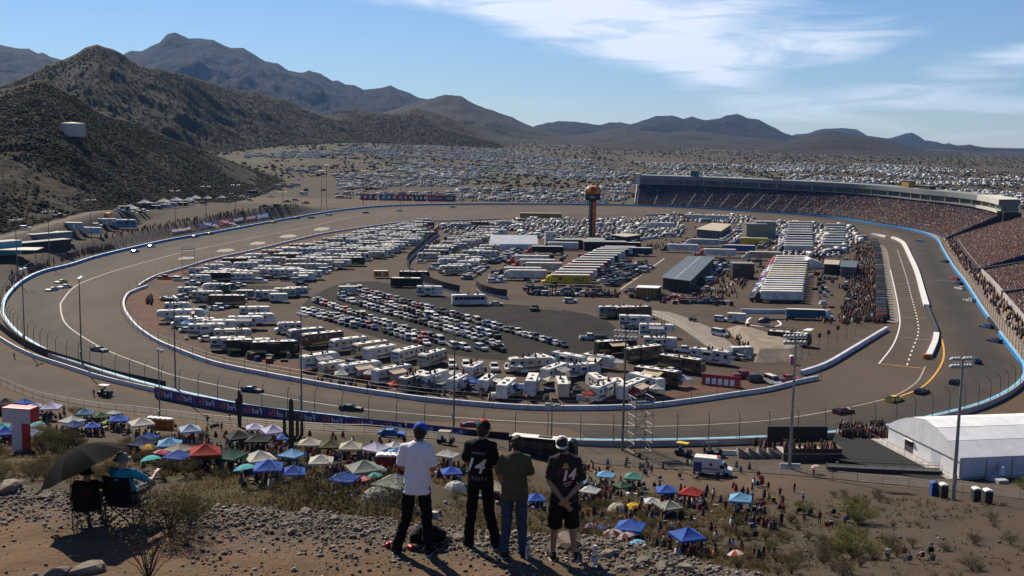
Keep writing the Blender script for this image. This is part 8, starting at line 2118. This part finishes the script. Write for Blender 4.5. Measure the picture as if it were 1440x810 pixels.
# seated and standing onlookers: a few figures, copied
def figure(name, stand_):
    b = MB(); parts = []
    def cap_(p, q, r0, r1, k): b.tube([p, q], [r0, r1], 8); parts.append((Vector(p), Vector(q), r0, r1, k))
    if stand_ is True: hp, kn, an, sh, el, wr, hd = (.09, 0, .92), (.11, .02, .5), (.13, 0, .06), (.19, 0, 1.42), (.25, .02, 1.15), (.2, .15, .98), (0, .02, 1.62)
    elif stand_ == 'arm': hp, kn, an, sh, el, wr, hd = (.09, 0, .92), (.10, .0, .5), (.10, 0, .06), (.19, 0, 1.42), (.29, .05, 1.2), (.15, .22, 1.3), (0, .03, 1.62)
    else: hp, kn, an, sh, el, wr, hd = (.09, -.1, .5), (.13, .32, .54), (.14, .36, .07), (.19, -.22, .96), (.27, -.04, .72), (.2, .2, .68), (0, -.2, 1.18)
    for s in (-1, 1):
        m_ = lambda p: Vector((p[0] * s, p[1], p[2]))
        cap_(m_(hp), m_(kn), .10, .075, 'trousers'); cap_(m_(kn), m_(an), .07, .05, 'trousers'); cap_(m_(an), m_(an) + V(0, .15, -.02), .05, .04, 'shoes')
        cap_(m_(sh), m_(sh).lerp(m_(el), .7), .075, .065, 'shirt'); cap_(m_(el), m_(wr), .045, .035, 'skin'); cap_(m_(wr), m_(wr) + V(0, .09, -.02), .04, .022, 'skin')
    c0, c1 = V(0, hp[1], hp[2] + .05), V(0, sh[1], sh[2] - .06)
    cap_(c0, c1, .16, .17, 'shirt'); cap_(c1, V(0, sh[1], sh[2] + .04), .16, .07, 'shirt'); cap_(V(0, sh[1], sh[2]), V(*hd), .06, .06, 'skin'); ellipsoid(b, hd, (.085, .10, .12)); parts.append((V(*hd) + V(0, .02, -.03), V(*hd) + V(0, .03, .0), .10, .10, 'skin')); parts.append((V(*hd) + V(0, -.03, .06), V(*hd) + V(0, -.02, .08), .10, .09, 'hat'))
    me = remesh(b, .035, 1); order = ['shirt', 'trousers', 'skin', 'hat', 'shoes']
    mats = [M('onlooker_shirt', objcol=True, rough=.9, amount=.2, scale=6, spec=.1), M('onlooker_denim', (.03, .035, .055), .9, amount=.4), M_SKIN1, M('onlooker_hat', (.05, .045, .045), .9, amount=.5, scale=1.2), M_SHOE]
    for m_ in mats: me.materials.append(m_)
    for pl in me.polygons:
        c = pl.center; best = (9, 0)
        for p, q, r0, r1, k in parts:
            d = q - p; t_ = max(0, min(1, (c - p).dot(d) / d.length_squared)); e = (c - p - d * t_).length - (r0 + (r1 - r0) * t_)
            if e < best[0]: best = (e, order.index(k))
        pl.material_index = best[1]
    o = link('person', me); return o
FIG = {'sit': figure('person', False), 'stand': figure('person', True), 'arm': figure('person', 'arm')}
def chair_simple():
    t = empty('folding_chair'); MB().box(-.27, .27, -.25, .25, .40, .43).build('seat', M_CAN, t); MB().box(-.27, .27, -.36, -.33, .40, .95).build('backrest', M_CAN, t)
    mb = MB()
    for sx in (-1, 1):
        mb.tube([(sx * .27, -.28, 0), (sx * .27, .26, .6)], .016, 4); mb.tube([(sx * .27, .26, 0), (sx * .27, -.34, .62)], .016, 4)
    mb.build('frame', M_DSTEEL, t); return t
CHS = chair_simple()
SHC = [('red', 3), ('maroon', 2), ('black', 4), ('white', 3), ('blue', 2), ('dark grey', 3), ('grey', 2), ('navy', 2), ('green', .6), ('orange', .6), ('yellow', .5)]
def onlooker(p, kind, region, yaw=None, chair=True, s=1.0):
    yaw = yaw if yaw is not None else R(rnd.uniform(-25, 25)); c = pick(SHC)
    o = FIG[kind].copy(); COL.objects.link(o); o.location = p; o.rotation_euler = (0, 0, yaw); o.scale = (s * rnd.uniform(.95, 1.08),) * 3; o.color = (*PAL[c], 1)
    reg(o, 'person sitting' if kind == 'sit' else 'person standing', c + ' shirted', region, 'person', 'onlookers on the slope')
    if kind == 'sit' and chair:
        k = copy_tree(CHS); k.location = p; k.rotation_euler = (0, 0, yaw); cc = pick([('black', 3), ('red', 2), ('blue', 2), ('dark green', 1), ('grey', 1)]); paint(k, PAL[cc]); k.scale = o.scale
        reg(k, 'folding chair', cc, region, 'chair', 'folding chairs on the slope')
for o, c in CO:
    for k in range(3 if rnd.random() < .6 else 2):
        a = rnd.uniform(0, 6.28); r_ = rnd.uniform(.5, 2.6); x, y = o.location.x + math.cos(a) * r_, o.location.y + math.sin(a) * r_
        onlooker(V(x, y, h1(x, y)), 'sit' if rnd.random() < .72 else 'stand', f'by {art(c)} canopy')
mb = MB()
for o, c in CO:         # more people, coolers and bags in the shade of the canopies and around
    for k in range(6): a = rnd.uniform(0, 6.3); r_ = rnd.uniform(.3, 3.2); x, y = o.location.x + math.cos(a) * r_, o.location.y + math.sin(a) * r_; person_blob(x, y, h1(x, y) + .25, rnd.uniform(0, 6.3), 1.25, 1.0)
    for k in range(7):
        a = rnd.uniform(0, 6.3); r_ = rnd.uniform(.5, 4); x, y = o.location.x + math.cos(a) * r_, o.location.y + math.sin(a) * r_; mb.col = rnd.choice(gear); w = rnd.uniform(.2, .5)
        mb.box(-w, w, -w * .6, w * .6, 0, rnd.uniform(.3, .8), rnd.uniform(.6, 1), None, Matrix.Translation((x, y, h1(x, y))) @ Matrix.Rotation(a, 4, 'Z'))
tag(mb.build('camp_clutter', MATS['camp_gear']), 'coolers, bags and folded chairs lying about under the canopies', 'camp gear', None, 'stuff')
for _ in range(160): p = at(rnd.uniform(200, 570), rnd.uniform(614, 668)); person_blob(p.x, p.y, p.z + .15, rnd.uniform(0, 6.3), 1.2, .9)
for _ in range(150):
    p = at(rnd.uniform(800, 1090), rnd.uniform(655, 790))
    if p.y > 60: person_blob(p.x, p.y, p.z + .15, rnd.uniform(0, 6.3), 1.2, .95)
crowd_mesh('crowd', 'many people sitting close together among the canopies on the slope')
def folk(n, x0, x1, y0, y1, region, stand_=.35):
    for _ in range(n):
        p = at(rnd.uniform(x0, x1), rnd.uniform(y0, y1))
        if p.y > 60: onlooker(p, 'sit' if rnd.random() > stand_ else pick([('stand', 2), ('arm', 1)]), region)
folk(16, 820, 960, 640, 700, 'above the green canopies'); folk(8, 975, 1030, 655, 680, 'before the ambulance'); folk(7, 960, 1010, 700, 720, 'below the red canopy'); folk(8, 1030, 1075, 705, 725, 'below the far right canopy'); folk(10, 1020, 1090, 735, 760, 'on the lower right slope'); folk(14, 850, 1010, 745, 790, 'low on the right slope'); folk(10, 1080, 1130, 690, 740, 'left of the green bushes'); folk(9, 1130, 1200, 715, 745, 'beside the green bush'); folk(7, 1240, 1310, 778, 795, 'at the lower right bushes')
folk(18, 215, 330, 632, 668, 'among the umbrellas, left of slope'); folk(14, 330, 430, 612, 650, 'by the dark canopies'); folk(14, 430, 560, 628, 662, 'by the pale canopies'); folk(10, 240, 330, 596, 622, 'below the purple banners'); folk(9, 800, 860, 700, 735, 'by the crumpled white canopy'); folk(8, 870, 940, 712, 745, 'below the white canopies'); folk(5, 1060, 1076, 670, 690, 'by the fallen red canopy', .1); folk(8, 60, 110, 578, 600, 'by the lavender canopy')
for x, y, lab in ((1117, 693, 'lone person in dark clothes standing by the road fence'), (686, 639, 'person in green standing on the roadside behind the black cap'), (323, 591, 'person in red standing by the road fence'), (132, 558, 'person in black standing beside the golf cart'), (796, 650, 'person in red standing before the black bus'), (1177, 660, 'person in white standing on the ramp walkway'), (1144, 672, 'person standing under a pink umbrella by the walkway'), (990, 640, 'person in black standing beside the yellow topped cart'), (121, 524, 'person in black standing by the left rail'), (20, 505, 'person in black standing at the left screen')):
    p = at(x, y); o = FIG['stand'].copy(); COL.objects.link(o); o.location = p; tag(o, lab, 'person'); c = 'red' if 'in red' in lab else ('green' if 'in green' in lab else ('white' if 'in white' in lab else 'black')); o.color = (*PAL[c], 1); o.rotation_euler = (0, 0, rnd.uniform(-1, 1))
beach_umb(1146, 656, ['pink', 'white'], 'by the walkway of the big tent', .8)

kill(CAN); kill(CHS)
for o_ in FIG.values(): bpy.data.objects.remove(o_)

# ==== the roadside: vehicles, toilets, the big tent, the inflatable letter
def put_at(key, px, py, h, colour, where, rgb=None, label=None, **k):
    p = at(px, py); p.z = max(p.z, h1(p.x, p.y)) + .12; o = put(key, p, h, colour, where, None, rgb, **k)
    if label: REG.pop(); o['label'] = label
    return o
put_at('sedan', 551, 615, -6, 'blue', 'on the service road before the purple banners', (.03, .13, .42), label='bright blue car on the service road before the purple banners')
o = put_at('bus', 764, 643, -16, 'black', 'on the service road behind the spectators', (.006, .006, .007), label='long black bus with a white roof on the service road')
for (x, y, h, c, rc, lab) in ((148, 557, -15, 'black', 'white', 'golf cart with a white roof on the left service road'), (627, 625, -10, 'black', 'tan', 'golf cart with a tan roof behind the white shirted spectator'), (961, 641, -30, 'charcoal', 'yellow', 'cart with a yellow roof beside the scaffold tower'), (1003, 640, 10, 'charcoal', 'black', 'black utility cart by the white barriers'), (690, 655, 5, 'black', 'black', 'black utility cart on the roadside between two spectators')):
    o = put_at('golf', x, y, h, c, 'x', label=lab, scale=1.25)
    for ch in NEWKIDS[o.name]:
        if ch.name.startswith('roof') and not ch.name.startswith('roof_post'): ch.color = (*PAL[rc], 1)
p = at(1003, 668); p.z += .1
t = tag(empty('ambulance', p, R(-16)), 'white ambulance with a red stripe parked on the service road', 'ambulance')
MB().prism([(-3.3, .5), (1.0, .5), (1.0, 2.95), (.85, 3.05), (-3.2, 3.05), (-3.3, 2.95)], -1.2, 1.2).build('box_body', M('ambulance_white', (.70, .69, .66), .4, amount=.1), t)
MB().box(-3.2, .9, -1.1, 1.1, 3.045, 3.12).build('roof', M_ROOFW, t)
MB().prism([(1.0, .5), (3.2, .45), (3.3, .8), (3.2, 1.25), (2.3, 1.5), (1.7, 2.25), (1.0, 2.3)], -1.02, 1.02, lambda z: .12 if z > 1.6 else 0).build('cab', M('ambulance_white', (.7, .69, .66)), t)
MB().add([(2.32, -.9, 1.55), (2.32, .9, 1.55), (1.75, .85, 2.2), (1.75, -.85, 2.2)], [(0, 1, 2, 3)]).build('windscreen', M_GLASS, t); win(t, [(1.15, 1.9, s * .98, 1.45, 2.0) for s in (-1, 1)] + [(-.6, -.1, -1.2, 1.8, 2.3)])
MB().box(-3.31, .95, -1.215, -1.2, 1.15, 1.35).build('stripe', M_TAIL, t); MB().box(-3.31, -1.9, -1.225, -1.2, .6, 2.3).build('side_panel', M('ambulance_blue', (.05, .07, .22), .5, amount=.3), t); MB().box(.5, 1.0, -.7, .7, 3.1, 3.25).build('light_bar', M_TAIL, t); wheels(t, (2.35, -1.9), .42, 1.0, .3)
def toilet(px, py, c, topc, label, rz=0):
    p = at(px, py); t = tag(empty('portable_toilet', p, R(rz)), label, 'portable toilet'); m = M('toilet_' + c, PAL[c], .6, amount=.2)
    MB().box(-.56, .56, -.56, .56, .05, 2.05).build('cabin', m, t); MB().box(-.42, .42, -.60, -.565, .2, 1.95).build('door', M('toilet_door_' + c, tuple(x * .75 for x in PAL[c]), .6), t); MB().prism([(-.62, 2.05), (.62, 2.05), (.5, 2.25), (0, 2.36), (-.5, 2.25)], -.62, .62).build('roof', M_WHITE if topc else m, t); MB().tube([(.4, .4, 2.1), (.4, .4, 2.5)], .05, 6).build('vent_pipe', M_STEEL, t)
for k in range(5): toilet(212 + k * 7, 603 + k * .6, 'orange', True, f'orange portable toilet, {ordinal(k + 1)} from the left of the row by the roadside', 5)
for k in range(6): toilet(536 + k * 8, 664 + k * .3, 'red', True, f'red portable toilet with a white top, {ordinal(k + 1)} of the row left of the white tee', 4)
toilet(1113, 512, 'pink', True, 'pink portable toilet behind the slanting inner wall'); toilet(1051, 464, 'orange', True, 'orange portable toilet by the helipad'); toilet(1326, 700, 'charcoal', True, 'dark portable toilet with white top left of the light pole'); toilet(1372, 706, 'charcoal', True, 'dark portable toilet with white top right of the light pole'); toilet(1388, 709, 'charcoal', True, 'dark portable toilet with white top nearest the right edge'); toilet(1313, 697, 'blue', False, 'small blue portable toilet beside the dark ones') 
def barrier(px, py, L, label, m=M_WHITE):
    p = at(px, py); t = tag(empty('barrier', p, R(-4)), label, 'barrier'); MB().prism([(-.3, 0), (.3, 0), (.12, .3), (.09, .95), (-.09, .95), (-.12, .3)], -L / 2, L / 2).build('block', m, t).rotation_euler = (0, 0, R(90)); MB().box(-.8, -.4, -.32, .32, .0, .08).build('foot', M_TRIM, t)
barrier(1111, 659, 3.6, 'white barrier at the foot of the pale light pole'); barrier(1024, 640, 2.6, 'white barrier beside the utility cart, left of two'); barrier(1042, 641, 2.6, 'white barrier beside the utility cart, right of two')
# viewing platform with steps, a dark screen and a waiting crowd
def oriented_box(px, py, w, d, z0, z1, rz, m, name, parent=None):
    p = at(px, py); o = MB().box(-w / 2, w / 2, -d / 2, d / 2, z0, z1).build(name, m, parent); o.location = p if parent is None else p; o.rotation_euler = (0, 0, R(rz)); return o
t = tag(empty('viewing_platform', at(1140, 645), R(4)), 'black railed viewing platform with spectators beside the near wall', 'platform')
MB().box(-5.8, 4.8, -2.2, 2.2, 0, 1.5).build('base', M_DSTEEL, t); MB().box(-5.9, 4.9, -2.3, 2.3, 1.5, 1.65).build('deck', M_CWALL, t); MB().box(-6.6, 4.9, 5.5, 5.8, 1.6, 4.6).build('screen', M_BLACKP, t); MB().box(4.78, 4.9, -2.3, 2.3, 1.65, 2.6).build('parapet', M_CONC, t); MB().box(-5.9, 4.9, -2.3, -2.2, 1.65, 2.5).build('parapet', M_SCREEN, t)
for k in range(4):
    s_ = MB(); x = -12 + k * 1.9
    s_.prism([(-1.6, 0), (1.8, 0), (1.8, .25), (-1.6, 1.9)], -.18, .18); o = s_.build('stair_wall', M_CONC, t); o.location = (x, .2, 0); o.rotation_euler = (0, 0, R(-25))
    for j in range(5): o = MB().box(-.16, .16, .2, 1.7, .0, .3 * (5 - j)).build('step', M_CWALL, t); o.location = (x - 1.3 + j * .5, .2 - j * .02, 0)
for _ in range(26):
    q = t.matrix_world if False else None; x, y = rnd.uniform(-5.4, 4.4), rnd.uniform(-1.8, 1.8); c4, s4_ = math.cos(R(4)), math.sin(R(4)); b = t.location; person_blob(b.x + x * c4 - y * s4_, b.y + x * s4_ + y * c4, b.z + 1.65, rnd.uniform(0, 6), 1.35, 1.2)
for _ in range(110):
    p = at(rnd.uniform(1178, 1246), rnd.uniform(607, 622)); person_blob(p.x, p.y, p.z + .9, rnd.uniform(0, 6), 1.4, 1.2)
for _ in range(14):
    p = at(rnd.uniform(1060, 1100), rnd.uniform(628, 634)); person_blob(p.x, p.y, p.z + .4, rnd.uniform(0, 6), 1.4, 1.2)
crowd_mesh('crowd', 'spectators crowding between the viewing platform and the big white tent')
A, B = at(1248, 628), at(1349, 674); A.z = B.z = 0.0; wv = (B - A); Wt = wv.length; wx = wv.normalized(); ly = Vector((-wx.y, wx.x, 0))
Lt = 30.0
t = tag(empty('event_tent'), 'big white event tent with an arched roof by the last bend', 'tent'); t.matrix_world = Matrix(((wx.x, ly.x, 0, A.x), (wx.y, ly.y, 0, A.y), (0, 0, 1, 0), (0, 0, 0, 1)))
base, eave, rise = 1.1, 4.5, 3.9; bays, seg_ = 6, 6
def arch(f): return eave + rise * (1 - abs(2 * f - 1) ** 1.75)
for bq in range(bays):
    y0, y1 = Lt * bq / bays + .03, Lt * (bq + 1) / bays - .03
    for k in range(seg_):
        f0, f1 = k / seg_, (k + 1) / seg_; vs = []
        for f in (f0 + .003, f1 - .003):
            for yy in (y0, y1): vs.append((Wt * f, yy, arch(f) + .012 * (k % 2)))
        MB().add(vs + [(a, b_, c - .06) for a, b_, c in vs], [(0, 2, 3, 1), (4, 5, 7, 6), (0, 1, 5, 4), (2, 6, 7, 3)]).build('roof_panel', M_TENTW, t)
    for x in (0, Wt):
        MB().box(x - .04, x + .04, y0, y1, base, eave - .05).build('side_wall', M_TENTS, t)
    MB().box(Wt - .12, Wt + .10, y0 - .12, y0 + .06, 0, eave).build('frame_post', M_STEEL, t)
np_ = 8
for k in range(np_):
    f0, f1 = k / np_, (k + 1) / np_
    o = MB().add([(Wt * f0 + .02, 0, base), (Wt * f1 - .02, 0, base), (Wt * f1 - .02, 0, eave - .7), (Wt * f0 + .02, 0, eave - .7), (Wt * f0 + .02, .05, base), (Wt * f1 - .02, .05, base), (Wt * f1 - .02, .05, eave - .7), (Wt * f0 + .02, .05, eave - .7)], [(0, 1, 2, 3), (7, 6, 5, 4), (3, 2, 6, 7), (1, 5, 6, 2), (4, 0, 3, 7)])
    (o.build('door', M_GLASS, t) if k == 2 else o.build('wall_panel', M_TENTW if k != 5 else M_TENTS, t))
    vs = [(Wt * f0 + .02, -.03, eave - .66), (Wt * f1 - .02, -.03, eave - .66), (Wt * f1 - .02, -.03, arch(f1) - .05), (Wt * f0 + .02, -.03, arch(f0) - .05)]
    MB().add(vs + [(a, .06, c) for a, b_, c in vs], [(0, 1, 2, 3), (7, 6, 5, 4), (1, 5, 6, 2), (4, 0, 3, 7)]).build('gable_panel', M_TENTW, t)
MB().box(-.05, Wt + .05, -.10, -.03, eave - .75, eave - .6).build('gable_rail', M_STEEL, t); MB().box(Wt * .26, Wt * .38, -.5, -.03, eave - 1.15, eave - 1.05).build('door_canopy', M_TENTW, t)
MB().box(-2.2, Wt + .3, -2.4, Lt, 0, base - .05).build('deck', M_CWALL, t)
for k in range(14): MB().tube([(-2.1 + (Wt + 2.3) * k / 13, -2.3, base - .05), (-2.1 + (Wt + 2.3) * k / 13, -2.3, base + 1.0)], .03, 4).build('rail_post', M_DSTEEL, t)
MB().tube([(-2.1, -2.3, base + 1), (Wt + .2, -2.3, base + 1)], .03, 4).build('hand_rail', M_DSTEEL, t)
o = MB().box(0, 3.6, 0, 1.9, 0, 1.7); o = o.build('air_conditioner', M('ac_grey', (.42, .42, .42), .6, amount=.2), t); o.location = (Wt + .8, 4.5, 0)
MB().tube([(Wt + 2, 6.6, 1.7), (Wt + 1.4, 7.2, 2.8), (Wt + .1, 7.6, 3.2)], .45, 10).build('air_duct', M_TENTS, t)
# ramp walkway
L_ = catmull([at(1162, 661), at(1220, 664), at(1290, 667), at(1322, 668)], 3); t = tag(empty('walkway_ramp'), 'railed grey walkway leading along the foot of the big tent', 'walkway')
for p in L_: p.z = h1(p.x, p.y)
sweep(L_, [(-1.1, .0), (-1.1, .95), (1.1, .95), (1.1, .0)]).build('deck', M_DSTEEL, t)
for k, (p, n) in enumerate(zip(L_, normals(L_))):
    for o_ in (-1.05, 1.05): MB().tube([p + n * o_ + V(0, 0, .95), p + n * o_ + V(0, 0, 1.95)], .03, 4).build('rail_post', M_DSTEEL, t)
for o_ in (-1.05, 1.05):
    for z in (1.45, 1.95): MB().tube([p + n * o_ + V(0, 0, z) for p, n in zip(L_, normals(L_))], .025, 4).build('hand_rail', M_DSTEEL, t)
# inflatable letter
p = at(31, 634); sc_ = p.y / F
t = tag(empty('inflatable_letter', p, R(-10)), 'giant inflatable red letter T with a pale front on the left slope', 'inflatable')
Hh = 63 * sc_ / .96; wb, wsd = 46 * sc_, 17 * sc_; th = 2.0
prof = [(-wsd / 2, 0), (wsd / 2, 0), (wsd / 2, Hh * .67), (wb / 2, Hh * .67), (wb / 2, Hh), (-wb / 2, Hh), (-wb / 2, Hh * .67), (-wsd / 2, Hh * .67)]
mb = MB().prism(prof, -th / 2, th / 2); bo = mb.build('body', M('inflatable_red', (.56, .02, .025), .45, amount=.12), t); bv = bo.modifiers.new('b', 'BEVEL'); bv.width = .14; bv.segments = 3
ff = MB().add([(x * .97 if abs(x) > wsd else x * .93, -th / 2 - .02, z if 0 < z < Hh else (z + .1 if z <= 0 else z - .12)) for x, z in prof], [list(range(8))]); ff.build('front_face', M('inflatable_pale', (.74, .60, .58), .5, amount=.1), t)
# things on the left bank: canopies, trailers and a pale roof
for i, (x, y, s) in enumerate(((183, 297, 2.6), (203, 288, 2.4), (230, 286, 2.4), (248, 284, 2.4), (265, 284, 2.0), (275, 281, 2.2), (292, 280, 2.0), (312, 279, 1.8))):
    p = at(x, y + 4)
    CANX = canopy_proto(3.05 * s, 2.4 * 1.3, 3.2 * 1.3 + s * .5); CANX.location = p; paint(CANX, PAL['white']); reg(CANX, 'peaked tent', 'white', 'on the left bank above the track', 'tent', 'white tents on the left bank')
for k, x, y, h, c, s in (('semi', 122, 331, 172, 'pale blue', .95), ('cargo', 104, 325, 0, 'silver', 1.4), ('fifth', 150, 318, 10, 'white', 1.0), ('mh_blue', 172, 322, 8, 'steel blue', 1.35), ('pickup', 88, 331, 5, 'black', 1), ('suv', 137, 319, 10, 'white', 1), ('cargo', 152, 306, 80, 'orange', .8), ('cargo', 80, 332, 80, 'orange', .7), ('pickup', 84, 306, 20, 'black', 1.1), ('suv', 36, 323, 20, 'white', 1)):
    o = put_at(k, x, y, h, c, 'on the terrace of the left bank', scale=s)
for i in range(34):
    x = 165 + i * 7.5 + rnd.uniform(-3, 3); y = np.interp(x, [165, 300, 420], [302, 283, 262]) + rnd.uniform(-4, 3)
    put_at(pick([('suv', 3), ('pickup', 3), ('cargo', 1), ('trailer', 1.5), ('mh_white', 1)]), x, y, rnd.uniform(-20, 30), pick([('white', 5), ('black', 4), ('silver', 2), ('grey', 2)]), 'on the upper terrace of the left bank')
p = at(28, 365); t = tag(empty('canopy_roof', p, R(8)), 'wide pale canopy roof at the left edge outside the track', 'canopy')
MB().box(-8, 8, -5.5, 5.5, 4.2, 4.5).build('roof', M_AWN_C, t)
for sx in (-1, 1):
    for sy in (-1, 1): MB().tube([(sx * 7.5, sy * 5, -1), (sx * 7.5, sy * 5, 4.2)], .12, 6).build('post', M_DSTEEL, t)
for x, y, w, d, h, m, lab in ((60, 352, 26, 5, 4, M_BLACKP, 'long dark screened stand on the left bank'), (4, 355, 14, 6, 4.5, M('turquoise_block', (.06, .30, .42), .6, amount=.2), 'turquoise stand at the left edge of the bank'), (70, 338, 22, 4, 3.2, M_FASC, 'long grey roofed stand on the left bank')):
    p = at(x, y); t = tag(empty('stand_building', p, R(62)), lab, 'stand'); MB().box(-w / 2, w / 2, -d / 2, d / 2, -1, h).build('wall', m, t); MB().box(-w / 2 - .3, w / 2 + .3, -d / 2 - .3, d / 2 + .3, h + .01, h + .25).build('roof', M_FASC, t)
for k, x, y, h, c in (('trailer', 352, 256, 5, 'white'), ('mh_white', 366, 254, 4, 'white'), ('cargo', 352, 262, 0, 'white'), ('pickup', 362, 263, 10, 'white'), ('cargo', 398, 262, 5, 'orange'), ('suv', 385, 264, 0, 'black'), ('fifth', 440, 242, 4, 'white'), ('toy', 425, 243, 4, 'white'), ('toy', 408, 241, 4, 'white'), ('cargo', 427, 275, 5, 'white'), ('pickup', 404, 285, 0, 'black'), ('suv', 416, 283, 0, 'grey'), ('pickup', 382, 278, 5, 'white'), ('suv', 352, 283, 5, 'silver'), ('suv', 340, 279, 5, 'white'), ('pickup', 430, 287, 5, 'black'), ('suv', 390, 291, 0, 'black'), ('pickup', 372, 292, 0, 'black')):
    put_at(k, x, y, h, c, 'in the dirt lot by the hill', scale=1.15)
q = [at(*a) for a in ((1176, 614), (1246, 630), (1342, 673), (1300, 676), (1236, 662), (1160, 650))]
o = sheet('dark_paving', q, max(p.z for p in q) + .12, M('shaded_tarmac', (.007, .007, .007), .9, amount=.2, scale=.3))  # flat near-black patch of ground beside the big tent

# ==== the air: far things fade to blue
hz = MB().box(-14600, 14600, -80, 18000, -24, 900).build('haze', [])
hz['kind'] = 'stuff'; hz['label'] = 'thin blue haze in the air between the hill and the mountains'; hz['category'] = 'haze'
mh = bpy.data.materials.new('haze'); mh.use_nodes = True; th_ = NT(mh.node_tree); th_.n.clear()
vol = th_.add('ShaderNodeVolumePrincipled', {'Color': (.26, .50, 1.0, 1), 'Density': 0.000019, 'Anisotropy': 0.25}); out_ = th_.add('ShaderNodeOutputMaterial'); th_.l.new(vol.outputs[0], out_.inputs['Volume']); hz.data.materials.append(mh)

# ==== finish: prototypes away, labels written
for o_ in list(PROTO.values()) + list(SHR.values()): kill(o_)
write_labels()
bpy.context.view_layer.update()

if 0:
    import collections; print(collections.Counter(o.name.split('.')[0] for o in S.objects if o.get('category') or o.get('kind')).most_common(14))
